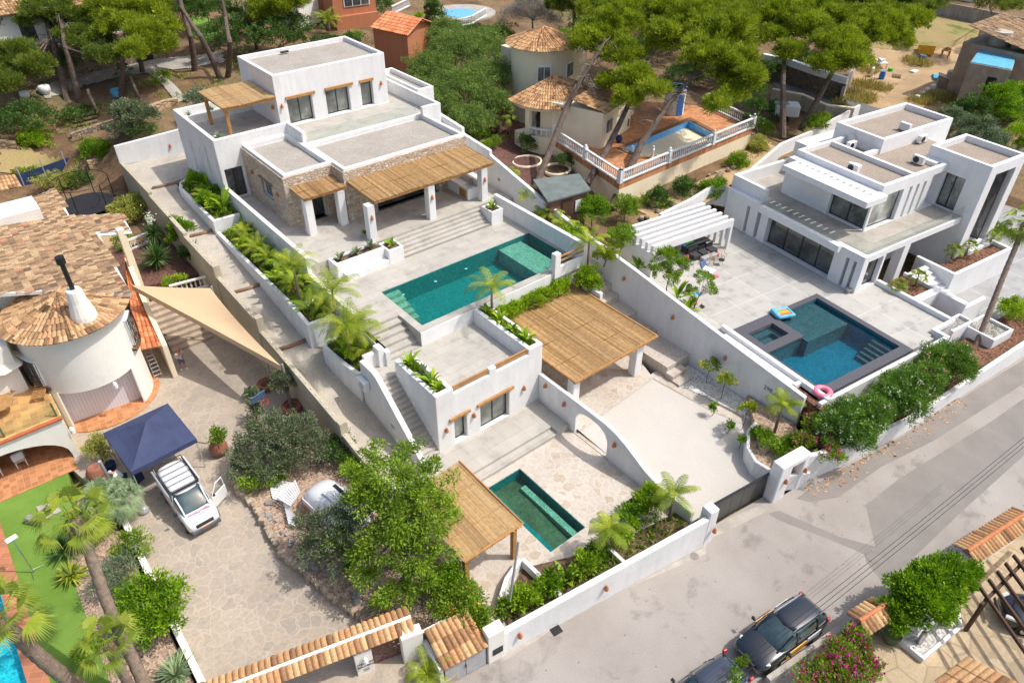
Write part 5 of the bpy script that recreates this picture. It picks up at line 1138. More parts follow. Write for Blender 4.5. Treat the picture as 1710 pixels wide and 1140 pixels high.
b=MB();b.prism([tuple(p[:2])for p in cvp]+[(33.1,16.9),(33.1,13.4)],.2,1.0);b.build('planting_soil',M['garden_gravel'],CPp)
b=MB();b.prism([(31.5,18.6),(31.0,21.0),(33.2,21.6),(33.2,15),(32.2,15.0)],.0,.5);b.build('gravel_bed',M['white_gravel'],kind='structure')
# ------------------------------------------------------------- surroundings uphill
def gp(pts):return[tuple(G(u,v)[:2])for u,v in pts]
drape('dirt_clearing',gp([(1395,185),(1440,60),(1545,15),(1710,40),(1710,130),(1600,170),(1560,190),(1480,190)]),M['dry_field'],.06)
drape('rough_grass',gp([(1430,75),(1545,20),(1710,42),(1690,60),(1560,85),(1480,85)]),M['rough_grass'],.09)
drape('dirt_track',gp([(1445,185),(1500,140),(1545,105),(1600,100),(1590,125),(1530,150),(1490,190)]),M['dry_field'],.11)
drape('lane',gp([(1285,130),(1330,128),(1420,168),(1500,192),(1470,205),(1400,195),(1300,158)]),M['old_asphalt'],.12)
drape('garden_path',gp([(245,120),(262,120),(318,170),(296,172)]),M['concrete_edge'],.1,.25)
drape('garden_path',gp([(60,150),(130,118),(240,100),(372,88),(375,105),(255,122),(140,145),(75,165)]),M['concrete_edge'],.09,.3)
drape('garden_lawn',gp([(318,28),(350,30),(372,60),(345,75),(320,60)]),M['lawn'],.1,.4)
drape('dry_lawn',gp([(0,250),(50,250),(105,268),(60,285),(0,290)]),M['rough_grass'],.1,.4)
drape('dry_soil',gp([(60,180),(200,165),(300,175),(330,215),(230,240),(120,235)]),M['terrain'],.06,.5)
drape('garden_soil',gp([(760,200),(830,170),(900,240),(900,330),(840,300),(790,240)]),M['red_gravel'],.06,.4)
drape('orange_soil',gp([(1060,345),(1180,300),(1280,235),(1300,250),(1200,330),(1090,375)]),M['dry_field'],.06,.4)
# --- cream tower villa with pool terrace
CV=thing('cream_tower_villa','cream villa with a round tiled tower and a tiled porch, behind leaning pines','house',(48,54,5.5))
cc=(47.5,53.0);
b=MB();b.lathe((*cc,4.0),[(3.05,0),(2.95,8.3)],40,cap=False);b.build('tower_wall',M['cream'],CV,smooth=True)
conetiles(CV,'tower_roof','tan_clay_tile',cc,3.45,12.2,13.5,seed=41)
for a in(-140,-95,-50,0,60,130):hip(CV,(cc[0]+3.4*math.cos(math.radians(a)),cc[1]+3.4*math.sin(math.radians(a)),12.3),(*cc,13.55),'tan_clay_tile',.09,a)
def cvz(u,v,z):return W(u,v,z)
b=MB();b.box(46.5,52.5,52.0,58.0,4,11.0);b.build('wall',M['cream'],CV)
wing=[cvz(995,182,7),cvz(1050,190,7),cvz(1076,155,7.0),cvz(1010,140,7.0)]
e0=cvz(1003,240,7.0);e1=cvz(1052,205,7.0);ex=(e1-e0).normalized();ey=Vector((-ex.y,ex.x,0))
b=MB();q=[e0,e1,e1+ey*6,e0+ey*6];b.prism([(p.x,p.y)for p in q],4,9.6);b.build('wing_wall',M['cream'],CV)
tileroof(CV,'wing_roof','tan_clay_tile',q[0]+Vector((0,0,2.62))-ey*.3,q[1]+Vector((0,0,2.62))-ey*.3,q[0]+ey*3+Vector((0,0,3.2)),q[1]+ey*3+Vector((0,0,3.2)),.25,.45)
b=MB();q2=e1+ex*.1;b.prism([tuple((q2+ex*a+ey*c)[:2])for a,c in((0,1.2),(3.4,1.2),(3.4,6),(0,6))],4,8.6);b.build('wing_wall',M['cream'],CV)
def wallwin(parent,u0,v0,u1,v1,zc,nrm,n=2,name='window'):
 a=W(u0,v0,zc);c=W(u1,v1,zc);return a,c
for am,w_,z0,z1 in((-128,1.15,9.5,10.8),(-72,1.15,9.5,10.8),(-122,1.2,6.4,7.9)):
 a=math.radians(am);f=MB();f.obox((cc[0]+2.93*math.cos(a),cc[1]+2.93*math.sin(a),(z0+z1)/2),(.22,w_+.2,z1-z0+.2),a);fo=f.build('window',M['plastic_white'],CV)
 g=MB()
 for s_ in(-1,1):g.obox((cc[0]+3.05*math.cos(a)-s_*w_*.25*math.sin(a),cc[1]+3.05*math.sin(a)+s_*w_*.25*math.cos(a),(z0+z1)/2),(.03,w_*.44,z1-z0-.1),a)
 g.build('pane',M['pane' if am!=-122 else 'pane_dark'],fo)
wc=e0+ex*1.3-ey*.02;f=MB();f.obox((wc.x,wc.y,8.2),(1.3,.12,1.3),math.atan2(ex.y,ex.x));fo=f.build('window',M['plastic_white'],CV);g=MB()
for s_ in(-.3,.3):g.obox((wc.x+ex.x*s_-ey.x*.07,wc.y+ex.y*s_-ey.y*.07,8.2),(.5,.03,1.1),math.atan2(ex.y,ex.x))
g.build('pane',M['pane'],fo)
pc=W(955,215,7.0);pcx=(44.6,48.3)
for a in(-165,-128,-92,-55,-25):b=MB();b.obox((pcx[0]+3.7*math.cos(math.radians(a)),pcx[1]+3.7*math.sin(math.radians(a)),7.7),(.4,.45,2.4),math.radians(a));b.build('porch_pillar',M['cream'],CV)
b=MB();b.lathe((*pcx,5.0),[(3.9,0),(3.9,1.55),(.01,1.55)],30,a0=-PI*1.05,a1=0.1);b.build('porch_base',M['cream'],CV)
b=MB();b.lathe((*pcx,8.85),[(3.92,0),(3.92,.35),(3.6,.35),(3.6,0),(3.92,0)],30,a0=-PI*1.05,a1=.1);b.build('porch_beam',M['cream'],CV)
conetiles(CV,'porch_roof','tan_clay_tile',pcx,4.3,9.2,10.8,a0=-PI*1.1,a1=.25,seed=44)
b=MB();b.box(pcx[0]-2,pcx[0]+2.2,pcx[1]-.3,pcx[1]-.2,6.6,8.6);b.build('glass_door',M['pane_dark'],CV)
TZ=6.5
tp=[W(925,232,TZ),W(1035,305,TZ),W(1256,213,TZ),W(1180,178,TZ),W(1080,145,TZ),W(985,215,TZ)]
PTt=thing('pool_terrace','raised terracotta pool terrace with cream retaining wall at the tower villa','terrace',(50,46,3))
A3,B3,C3,D3=tp[0],tp[1],tp[2],tp[3]
pu=lambda u,v:W(u,v,TZ)
b=MB();outer=[(p.x,p.y)for p in(A3,B3,C3,D3)]+[(D3.x-6,D3.y+8),(A3.x+4,A3.y+8)]
b.prism(outer,3.0,TZ-.6);b.build('retaining_wall',M['cream'],PTt)
pool=[pu(1043,250),pu(1066,262),pu(1080,268),pu(1110,267),pu(1225,228),pu(1150,200)]
pool=[pu(1040,247),pu(1071,262),pu(1114,261),pu(1203,229),pu(1150,201)]
b=MB()
hole=[(p.x,p.y)for p in pool]
bmm=bmesh.new()
vo=[bmm.verts.new((x,y,TZ))for x,y in outer];vi=[bmm.verts.new((x,y,TZ))for x,y in hole]
eo=[bmm.edges.new((vo[i],vo[(i+1)%len(vo)]))for i in range(len(vo))]+[bmm.edges.new((vi[i],vi[(i+1)%len(vi)]))for i in range(len(vi))]
bmesh.ops.triangle_fill(bmm,use_beauty=True,use_dissolve=False,edges=eo)
ext=bmesh.ops.extrude_face_region(bmm,geom=bmm.faces[:]);bmesh.ops.translate(bmm,verts=[v for v in ext['geom']if isinstance(v,bmesh.types.BMVert)],vec=(0,0,-.6));bmesh.ops.recalc_face_normals(bmm,faces=bmm.faces)
me=bpy.data.meshes.new('paving');bmm.to_mesh(me);bmm.free();me.materials.append(M['terracotta_floor']);o=bpy.data.objects.new('paving',me);COL.objects.link(o);o.parent=PTt;o.location=-Vector(PTt.location)
P5=thing('swimming_pool','half-empty bright blue painted pool on the terracotta terrace of the tower villa','pool',tuple(pool[0]))
b=MB();n_=len(hole);c_=Vector((sum(p[0]for p in hole)/n_,sum(p[1]for p in hole)/n_))
def shr(k):return[(c_.x+(x-c_.x)*k,c_.y+(y-c_.y)*k)for x,y in hole]
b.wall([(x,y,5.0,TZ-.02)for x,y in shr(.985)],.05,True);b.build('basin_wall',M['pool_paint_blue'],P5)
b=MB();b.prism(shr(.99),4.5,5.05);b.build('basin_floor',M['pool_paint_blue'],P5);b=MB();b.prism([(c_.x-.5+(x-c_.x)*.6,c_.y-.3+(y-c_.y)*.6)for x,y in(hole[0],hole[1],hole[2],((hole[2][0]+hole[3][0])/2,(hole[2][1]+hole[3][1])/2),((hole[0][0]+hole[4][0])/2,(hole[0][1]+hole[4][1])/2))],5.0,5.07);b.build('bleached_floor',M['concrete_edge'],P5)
b=MB();b.sheet([(x,y,4.8)for x,y in[hole[3],hole[4],((hole[0][0]+hole[4][0])/2,(hole[0][1]+hole[4][1])/2),((hole[2][0]+hole[3][0])/2,(hole[2][1]+hole[3][1])/2)]]);b.build('water_puddle',M['water_clear'],P5)
b=MB();b.wall([(x,y,TZ,TZ+.06)for x,y in shr(1.06)],.45,True);b.build('coping',M['tan_clay_tile'],P5)
for nm,p,q,lb in(('a',A3,B3,'white balustrade along the left side of the tower villa pool terrace'),('b',B3,C3,'long white balustrade along the front of the tower villa pool terrace'),('c',C3,D3,'white balustrade at the far right end of the tower villa pool terrace')):
 o=thing('balustrade',lb,'balustrade',tuple(p));L_=(q-p).length
 balustrade(o,p,q,TZ,.95,.27 if nm!='b' else .28)
 k=max(1,int(L_/4.6));bb=MB()
 for i in range(k+1):
  r=p.lerp(q,i/k);bb=MB();bb.obox((r.x,r.y,TZ+.52),(.34,.34,1.1),math.atan2((q-p).y,(q-p).x));bb.lathe((r.x,r.y,TZ+1.07),[(.05,0),(.12,.1),(.12,.18),(.001,.27)],8);bb.build('post',M['plastic_white'],o)
o=thing('balustrade','curved white balustrade on the porch of the tower villa','balustrade',(*pcx,6.5));b=MB()
for i in range(16):
 a=math.radians(-160+i*7.2);b=MB();b.lathe((pcx[0]+3.75*math.cos(a),pcx[1]+3.75*math.sin(a),6.6),[(.05,0),(.03,.12),(.07,.28),(.03,.5),(.05,.6)],6);b.build('baluster',M['plastic_white'],o)
b=MB();b.lathe((*pcx,7.2),[(3.65,0),(3.85,0),(3.85,.1),(3.65,.1),(3.65,0)],20,a0=math.radians(-165),a1=math.radians(-48));b.build('rail',M['plastic_white'],o)
SS=thing('garden_statue','small pale stone statue on the rim of the empty blue pool','statue',tuple(W(1089,265,TZ)))
b=MB();b.lathe(tuple(W(1089,265,TZ)),[(.16,0),(.16,.12),(.09,.16),(.11,.35),(.08,.55),(.14,.75),(.1,.88),(.05,.92),(.09,1.0),(.07,1.12),(.001,1.16)],10);b.build('figure',M['ivory'],SS,smooth=True)
for u,v,mt,lb,s_ in((1033,238,'navy','dark blue glazed urn beside the empty blue pool',.3),(1056,250,'ivory','small pale pot on the left rim of the empty blue pool',.16),(971,222,'terracotta','terracotta pot with a shrub beside the porch steps',.25),(993,217,'navy','dark blue glazed pot beside the porch steps',.25)):
 p=W(u,v,TZ);o=MB().lathe(tuple(p),[(s_*.5,0),(s_,s_*.9),(s_*.9,s_*1.6),(s_*.6,s_*1.9),(s_*.75,s_*2.1),(s_*.5,s_*2.1),(.001,s_*1.7)],14).build('urn',M[mt],smooth=True);tag(o,lb,'urn')
def canechair(u,v,rz,lab):
 p=W(u,v,TZ);o=thing('cane_chair',lab,'chair',tuple(p),'cane chairs round the garden table',rz)
 MB().box(-.25,.25,-.25,.25,.4,.46).build('seat',M['cane'],o,local=True);MB().box(.2,.26,-.26,.26,.46,1.0).build('backrest',M['cane'],o,local=True)
 for sx in(-.22,.22):
  for sy in(-.22,.22):MB().box(sx-.02,sx+.02,sy-.02,sy+.02,0,.4).build('leg',M['cane'],o,local=True)
for k,(u,v,rz,lb)in enumerate(((1018,213,2.6,'cane garden chair left of the small cane table'),(1046,205,.1,'cane garden chair right of the small cane table'),(1044,216,-.6,'cane garden chair in front of the small cane table, on the pool side'))):canechair(u,v,rz,lb)
CT=thing('cane_table','small round cane garden table on the terracotta terrace','table',tuple(W(1034,212,TZ)));p=W(1034,212,TZ);MB().lathe(tuple(p),[(.4,.68),(.4,.73),(.001,.73)],14).build('table_top',M['cane'],CT);MB().lathe(tuple(p),[(.2,0),(.08,.3),(.1,.68)],8).build('base',M['cane'],CT)
SH=thing('pool_shower','round cream shower turret with a blue door and blue rim at the pool terrace','shower',tuple(W(1128,190,TZ)));p=W(1124,188,TZ)
MB().lathe(tuple(p),[(.95,0),(.95,2.4),(.8,2.4),(.8,2.0),(.001,2.0)],20).build('wall',M['ivory'],SH);MB().lathe((p.x,p.y,p.z+2.4),[(.98,0),(.98,.1),(.78,.1),(.78,0)],20).build('rim',M['pool_paint_blue'],SH);MB().obox((p.x-.25,p.y-.93,p.z+1.0),(.6,.08,1.9),-.3).build('door',M['blue_plastic'],SH)
GS=thing('garden_shed','brown timber garden shed with a flat grey-green felt roof beside the white boundary wall','shed',tuple(W(935,335,5.0)))
r_=[W(890,300,7.3),W(967,290,7.3),W(987,317,7.3),W(915,337,7.3)]
b=MB();b.prism([tuple(p[:2])for p in r_],7.2,lambda x,y:7.32);b.build('roof',M['felt_roof'],GS);c_=sum(r_,Vector())/4;b=MB();b.prism([tuple((c_+(p-c_)*.86)[:2])for p in r_],4.2,7.2);b.build('wall',M['rust_steel'],GS)
a=c_+(r_[3]-c_)*.87;c=c_+(r_[2]-c_)*.87;b=MB();m_=a.lerp(c,.45);b.obox((m_.x+.02,m_.y-.04,5.9),(.9,.06,2.0),math.atan2((c-a).y,(c-a).x));b.build('door',M['dark_timber'],GS)
b=MB();m_=a.lerp(c,.75);b.obox((m_.x+.02,m_.y-.05,6.2),(.5,.06,.9),math.atan2((c-a).y,(c-a).x));b.build('window',M['plastic_white'],GS)
for i,(u,v,r)in enumerate(((880,272,1.3),(930,285,1.2))):
 p=G(u,v);b=MB();b.tube([(p.x+r*math.cos(2*PI*k/20),p.y+.9*r*math.sin(2*PI*k/20),p.z+.12)for k in range(21)],.12,6);tag(b.build('tree_ring',M['cream']),['pale rendered ring kerb round the dark shrub below the tower villa','pale rendered ring kerb round the shrub by the leaning pine trunk'][i],'kerb')
TRL=thing('box_trailer','small white covered box trailer with black wheels behind the pines','trailer',tuple(G(1310,205)));p=G(1308,200)
b=MB();b.obox((p.x,p.y,p.z+1.15),(1.7,2.6,1.2),.75);b.build('body',M['plastic_white'],TRL,bevel=.12);
for s_ in(-1,1):
 b=MB();q=Vector((p.x+math.cos(.75)*s_*.95,p.y+math.sin(.75)*s_*.95,p.z+.35));b.tube([q-Vector((math.cos(.75)*.1,math.sin(.75)*.1,0)),q+Vector((math.cos(.75)*.1,math.sin(.75)*.1,0))],.35,14);b.build('wheel',M['rubber'],TRL)
 # --- wall lines uphill
def uwall(name,lab,pix,zb,h_,th,mat,cap=None,steps=False):
 o=thing(name,lab,'wall',tuple(G(*pix[0])));pts=[G(u,v)for u,v in pix]
 MB().wall([(p.x,p.y,p.z-.8,p.z+h_)for p in pts],th).build('wall',M[mat],o)
 if cap:MB().wall([(p.x,p.y,p.z+h_+.003,p.z+h_+cap[1])for p in pts],th+.06).build('coping',M[cap[0]],o)
 return o
uwall('stone_wall','long dark field-stone wall with a white top below the dirt clearing',[(1265,128),(1310,138),(1355,155),(1405,170)],0,2.0,.5,'retaining_stone',('plastic_white',.7))
uwall('lane_wall','beige rendered wall on the near side of the narrow asphalt lane',[(1285,172),(1335,182),(1375,200),(1420,205)],0,1.5,.3,'beige_wall',('cream',.12))
uwall('block_wall','grey concrete block wall along the top of the dry field',[(1540,22),(1620,38),(1720,60)],0,2.0,.25,'block_wall')
uwall('gate_wall','pale plastered wall stub at the entrance of the dirt track',[(1402,172),(1412,150),(1425,125)],0,1.7,.35,'concrete_wall')
uwall('garden_wall','white garden wall running up behind the modern villa beside the flowering shrubs',[(1236,318),(1300,262),(1350,240),(1430,195)],0,1.3,.25,'white_wall')
uwall('block_wall','dark grey block wall behind the grey-green tree at the right edge',[(1690,270),(1730,262)],0,2.2,.3,'block_wall')
uwall('hedge_wall','white low wall between the modern villa passage and the orange soil bank',[(1100,375),(1150,350),(1190,325),(1215,330)],0,.9,.25,'white_wall')
uwall('stone_wall','low dry-stone retaining wall crossing the shaded pine garden',[(120,232),(170,215),(235,195)],0,.5,.5,'field_stone')
uwall('stone_wall','short rubble wall below the garden path by the villa corner',[(255,190),(285,180),(300,178)],0,.8,.5,'boulder_stone')
uwall('stone_wall','low rubble wall at the far left beside the lavender bush',[(0,245),(30,248)],0,.6,.5,'boulder_stone')
ORD='first second third fourth fifth sixth seventh eighth ninth tenth eleventh twelfth thirteenth fourteenth fifteenth sixteenth seventeenth eighteenth'.split()
for i in range(18):
 t=(i+rnd.random()*.6)/18;p=G(1065+t*190,365-t*105+rnd.uniform(-8,12));s_=rnd.uniform(.3,.7)
 if i<14:pass
 o=MB().obox((p.x,p.y,p.z+.15),(s_,s_*.8,s_*.7),rnd.random()*3,rnd.random(),rnd.random()).build('boulder',M['rock'],bevel=.1*s_+.03);tag(o,'%s ochre boulder from the left on the soil bank below the balustrade'%ORD[i],'boulder','ochre boulders on the soil bank')
 # --- house upper left
HL=thing('white_stone_house','shaded white house with stone base half hidden by pines, upper left','house',tuple(G(150,90)))
g0=G(40,140);q=[G(95,122),G(225,118),G(300,96)]
z0=g0.z;b=MB();y0=min(p.y for p in q);b.box(q[0].x-6,q[2].x-1,y0+2.2,y0+9,z0-1,z0+3.0);b.build('stone_base',M['field_stone'],HL)
b=MB();b.box(q[0].x-6.2,q[2].x-1.2,y0+2.9,y0+10,z0+3.0,z0+6.2);b.build('wall',M['ivory'],HL)
tileroof(HL,'roof','clay_tile',(q[0].x-7,y0+2.1,z0+6.1),(q[2].x-1,y0+2.1,z0+6.1),(q[0].x-7,y0+11,z0+8.3),(q[2].x-1,y0+11,z0+8.3),.26,.45)
for i in range(5):
 x=q[0].x-2+i*2.4;f=MB();f.box(x,x+1.5,y0+2.82,y0+2.9,z0+3.3,z0+5.4);fo=f.build('window',M['plastic_white'],HL);f=MB();f.box(x+.12,x+1.38,y0+2.78,y0+2.82,z0+3.4,z0+5.3);f.build('pane',M['pane_dark'],fo)
b=MB();b.box(q[2].x-4.0,q[2].x-2.4,y0+2.1,y0+2.2,z0-.3,z0+2.0);b.build('cellar_door',M['black'],HL)
for p,s_,lb in((W(73,146,z0),.55,'round white pot on the shaded patio under the pines'),(W(40,155,z0),.45,'small white pot at the left end of the shaded patio')):
 o=MB().lathe((p.x,p.y,T(p.x,p.y)),[(s_*.6,0),(s_,s_*.7),(s_*.9,s_*1.4),(s_*.7,s_*1.4),(.001,s_)],14).build('flower_pot',M['plastic_white'],smooth=True);tag(o,lb,'pot')
p=G(198,160);o=MB().lathe(tuple(p),[(.5,0),(.62,.6),(.55,.62),(.001,.4)],14).build('water_tub',M['tarp_blue']);tag(o,'pale blue tub under a pine in the shaded garden','tub')
for i in range(4):
 p=G(112+i*2,212-i*0+i*3);
ST2=thing('garden_steps','dark wooden steps between stone cheeks in the shaded pine garden','steps',tuple(G(150,215)))
for i in range(4):
 a=G(122,200+i*7);c=G(165,190+i*7);b=MB();b.tube([a+Vector((0,0,.15)),c+Vector((0,0,.15))],.14,6);b.build('step',M['old_timber'],ST2)
 # --- orange building and shed at the top
OB=thing('tool_house','small orange rendered outbuilding with a bright orange tiled gable roof','shed',tuple(G(680,90)))
zb_=8.5
c1_,c2_,c3_,c4_=W(617,46,zb_+3.0),W(681,60,zb_+3.0),W(722,38,zb_+3.0),W(656,20,zb_+3.0)
mid1,mid2=(c2_+c3_)/2+Vector((0,0,.75)),(c1_+c4_)/2+Vector((0,0,.75))
mid1=W(705,32,zb_+4.0);mid2=W(644,20,zb_+4.0)
b=MB();cc_=(c1_+c2_+c3_+c4_)/4;q=[cc_+(p-cc_)*.9 for p in(c1_,c2_,c3_,c4_)];b.prism([tuple(p[:2])for p in q],zb_-2,zb_+2.95);b.build('wall',M['orange_wall'],OB)
b=MB();q2_,q3_=cc_+(c2_-cc_)*.9,cc_+(c3_-cc_)*.9;b.add([(q2_.x,q2_.y,zb_+2.9),(q3_.x,q3_.y,zb_+2.9),tuple(((q2_+q3_)/2)+Vector((0,0,.8)))],[(0,1,2)]);b.build('gable',M['orange_wall'],OB)
tileroof(OB,'roof','orange_clay_tile',c1_,c2_,mid2,mid1,.26,.45,seed=51);tileroof(OB,'roof','orange_clay_tile',c3_,c4_,mid1,mid2,.26,.45,seed=52)
OH=thing('orange_house','orange rendered house with white windows cut by the top edge','house',tuple(W(600,30,9)))
a=W(560,42,9.0);c=W(630,32,9.0);dd=(c-a).normalized();nn=Vector((-dd.y,dd.x,0));b=MB();b.prism([tuple(p[:2])for p in(a,c,c+nn*6,a+nn*6)],7,13.2);b.build('wall',M['orange_wall'],OH)
b=MB();b.prism([tuple(p[:2])for p in(a-nn*.5,c-nn*.5,c,a)],7,9.9);b.build('wall_base',M['orange_wall'],OH)
m_=a.lerp(c,.55)-nn*.03;f=MB();f.obox((m_.x,m_.y,11.6),(3.2,.1,1.7),math.atan2(dd.y,dd.x));fo=f.build('window',M['plastic_white'],OH);g=MB()
for k in range(3):r=m_+dd*(k-1)*1.03-nn*.07;g.obox((r.x,r.y,11.6),(.9,.03,1.5),math.atan2(dd.y,dd.x))
g.build('pane',M['pane_dark'],fo)
o=thing('balustrade','white balustrade beside the orange house at the top edge','balustrade',tuple(W(660,18,9.5)));balustrade(o,W(655,24,9.5),W(684,10,9.5),9.5,.9,.3)
o=thing('balustrade','white balustrade round the small blue oval pool at the top edge','balustrade',tuple(W(790,40,8.5)))
a_=[W(762,46,8.5),W(788,40,8.5),W(812,26,8.5)]
for i in range(2):balustrade(o,a_[i],a_[i+1],8.5,.9,.3)
P6=thing('swimming_pool','small oval blue pool behind a white balustrade at the top edge','pool',tuple(W(770,22,8.5)));p=W(772,20,8.55);r2=W(815,25,8.55)
b=MB();b.lathe((p.x,p.y,8.3),[(4.2,0),(4.2,.22),(.001,.22)],30);b.build('deck',M['concrete_edge'],P6);p=W(768,21,8.6);b=MB();b.lathe((p.x,p.y,8.53),[(2.2,0),(2.2,.03),(.001,.03)],24);b.build('water',M['pool_paint_blue'],P6)
WH=thing('white_shed','white garden building with a rounded doorway behind the pine, top edge','shed',tuple(W(520,40,9)));a=W(500,42,9.0);b=MB();b.obox((a.x+1.2,a.y+1.5,10.2),(3.2,2.5,3.0),.3);b.build('wall',M['ivory'],WH);b=MB();b.obox((a.x-.2,a.y+.45,9.8),(1.0,.12,2.2),.3);b.build('door',M['plastic_white'],WH)
# --- derelict buildings and clutter right top
DB=thing('derelict_hut','derelict plastered hut with a blue tarpaulin roof and round water tanks','shed',tuple(G(1660,120)))
q=[W(1620,105,8.0),W(1690,118,8.0),W(1700,85,8.0),W(1638,78,8.0)];b=MB();b.prism([tuple(p[:2])for p in q],4,8.0);b.build('wall',M['plaster_old'],DB)
c_=sum(q,Vector())/4;b=MB();b.prism([tuple((c_+(p-c_)*.96)[:2])for p in q],8.0,8.08);b.build('tarpaulin',M['tarp_blue'],DB)
a=q[0].lerp(q[1],.62);dd=(q[1]-q[0]).normalized();b=MB();b.obox((a.x+.02,a.y-.06,6.0),(.9,.1,2.0),math.atan2(dd.y,dd.x));b.build('doorway',M['black'],DB)
for u,v,r,h_ in((1664,82,1.1,1.9),(1693,88,.6,1.3)):
 p=W(u,v,8.1);b=MB();b.lathe(tuple(p),[(r,0),(r*.92,h_),(r*.8,h_),(.001,h_-.1)],20);b.build('water_tank',M['concrete_wall'],DB)
DH=thing('old_barn','old plastered barn with a faded tiled roof cut by the right edge','barn',tuple(G(1700,130)));b=MB();a=W(1703,135,6);b.box(a.x,a.x+9,a.y-1.5,a.y+7,3,8.6);b.build('wall',M['plaster_old'],DH)
tileroof(DH,'roof','old_clay_tile',(a.x-.3,a.y-1.8,8.6),(a.x+9,a.y-1.8,8.6),(a.x-.3,a.y+7,10.4),(a.x+9,a.y+7,10.4),.28,.5)
for u,v,r,h_,mt,lb in((1604,135,1.3,2.0,'concrete_wall','large round concrete water tank beside the dirt track'),(1584,138,.7,1.9,'concrete_wall','slim pale round tank left of the large concrete tank')):
 p=G(u,v+8);o=MB().lathe(tuple(p),[(r,-.3),(r*.98,h_),(r*.85,h_),(.001,h_-.08)],20).build('water_tank',M[mt]);tag(o,lb,'water tank')
p=G(1572,146);o=thing('dog_kennel','tiny plastered hut with a pitched top beside the round tanks','kennel',tuple(p));MB().obox((p.x,p.y,p.z+.55),(1.2,1.3,1.3),.5).build('wall',M['plaster_old'],o);MB().obox((p.x,p.y,p.z+1.3),(1.4,1.5,.12),.5,.25).build('roof',M['concrete_wall'],o)
junk=[(1437,100,'sofa_wreck','broken timber frame leaning among dry bushes on the clearing','old_timber',(3.0,.2,1.6)),(1544,90,'old_cabin','yellow wrecked vehicle cab with a pale window on the clearing','tan',(2.0,1.8,1.3)),(1577,96,'old_crate','wooden crate topped with pale scrap on the clearing','timber',(1.3,1.0,1.0)),(1518,75,'scrap_car','dark red scrap machine at the edge of the pine shade','red',(1.6,1.1,.9)),(1473,132,'blue_barrel','blue plastic barrel tipped among dry bushes','blue',(.8,.8,1.0)),(1497,128,'wooden_pallet','grey wooden pallet lying on the dirt track edge','oldt',(1.5,1.1,.15)),(1470,112,'scrap_table','pale scrap table with junk on the clearing','white',(1.8,1.0,.7)),(1540,102,'deck_chair','folded blue and white deck chair on the clearing','cloth',(.9,.8,.8)),(1525,122,'white_sack','pale rubble sacks lying on the dirt track','white',(1.2,.6,.3)),(1485,118,'green_tub','small green plastic tub among the junk','green',(.7,.6,.4)),(1560,170,'white_board','white board lying on the ground behind the modern villa roof','white',(1.2,.9,.08)),(1600,165,'scrap_sheet','pale metal sheet lying by the olive trees','white',(1.4,.7,.06)),(1455,128,'board','white board leaning in the dry bushes left of the track','white',(.9,.2,1.2)),(1640,152,'blue_drum','blue drums heaped beside the green bushes','blue',(1.1,.9,.7)),(1566,132,'tarpaulin_heap','heap of pale blue tarpaulin beside the slim tank','tarp',(1.9,1.2,.4)),(1652,128,'metal_sheet','pale metal sheet leaning on the derelict hut','white',(1.3,.15,2.0)),(1636,68,'brick_pillar','brown brick pillar left of the blue tarpaulin roof','brick',(1.0,.9,1.6))]
jm=dict(tan='yellow',timber='timber',red='red_plastic',blue='blue_plastic',oldt='old_timber',white='plastic_white',cloth='denim',green='green_plastic',tarp='tarp_blue',brick='plaster_old')
for(u,v,nm,lb,mt,sz)in junk:
 p=G(u,v);mm=M[jm.get(mt,mt)]if mt in jm else M[mt]
 o=thing(nm,lb,'scrap',tuple(p),rz=rnd.random());b=MB()
 if nm in('blue_barrel','blue_drum','green_tub'):
  for k in range(1 if nm!='blue_drum' else 3):b.lathe((k*.5-.3,(k%2)*.4,0),[(sz[0]*.42,0),(sz[0]*.45,sz[2]*.5),(sz[0]*.4,sz[2]),(.001,sz[2])],12)
 elif nm=='wooden_pallet':
  for k in range(6):b.box(-.75,.75,-.5+k*.18,-.4+k*.18,.1,.14)
  for k in range(3):b.box(-.75+k*.65,-.65+k*.65,-.5,.5,0,.1)
 elif nm=='sofa_wreck':
  for k in range(6):b.box(-1.5+k*.58,-1.42+k*.58,-.05,.05,0,1.5)
  for k in range(3):b.box(-1.5,1.5,-.04,.04,.2+k*.6,.28+k*.6)
 elif nm in('scrap_table','old_crate'):
  b.box(-sz[0]/2,sz[0]/2,-sz[1]/2,sz[1]/2,sz[2]-.1,sz[2])
  for sx in(-1,1):
   for sy in(-1,1):b.box(sx*sz[0]*.42-.06,sx*sz[0]*.42+.06,sy*sz[1]*.42-.06,sy*sz[1]*.42+.06,0,sz[2]-.1)
  for k in range(4):b.obox((rnd.uniform(-.4,.4),rnd.uniform(-.3,.3),sz[2]+.15),(.4,.3,.25),k)
 elif nm in('old_cabin','scrap_car'):
  b.prism([(-sz[0]/2,-sz[1]/2),(sz[0]/2,-sz[1]/2),(sz[0]/2,sz[1]/2),(-sz[0]/2,sz[1]/2)],.15,lambda x,y:sz[2]*(.65+.35*(x<0)))
 else:
  for k in range(3):b.obox((rnd.uniform(-.15,.15)*sz[0],rnd.uniform(-.15,.15)*sz[1],sz[2]/2),(sz[0]*rnd.uniform(.6,1),sz[1]*rnd.uniform(.7,1),sz[2]*rnd.uniform(.6,1)),rnd.uniform(-.3,.3),rnd.uniform(-.1,.1))
 b.build('body',mm,o,local=True,bevel=.02)
WB=['white water can in the row beside the dirt track, first from the left','white water can in the row beside the dirt track, second from the left','white water can in the row beside the dirt track, third from the left','white water can in the row beside the dirt track, nearest the little hut']
for i in range(4):
 p=G(1530+i*9,167-i*6);o=MB().lathe(tuple(p),[(.3,0),(.34,.3),(.3,.5),(.1,.6),(.001,.6)],10).build('water_can',M['plastic_white']);tag(o,WB[i],'water can','water cans beside the dirt track')
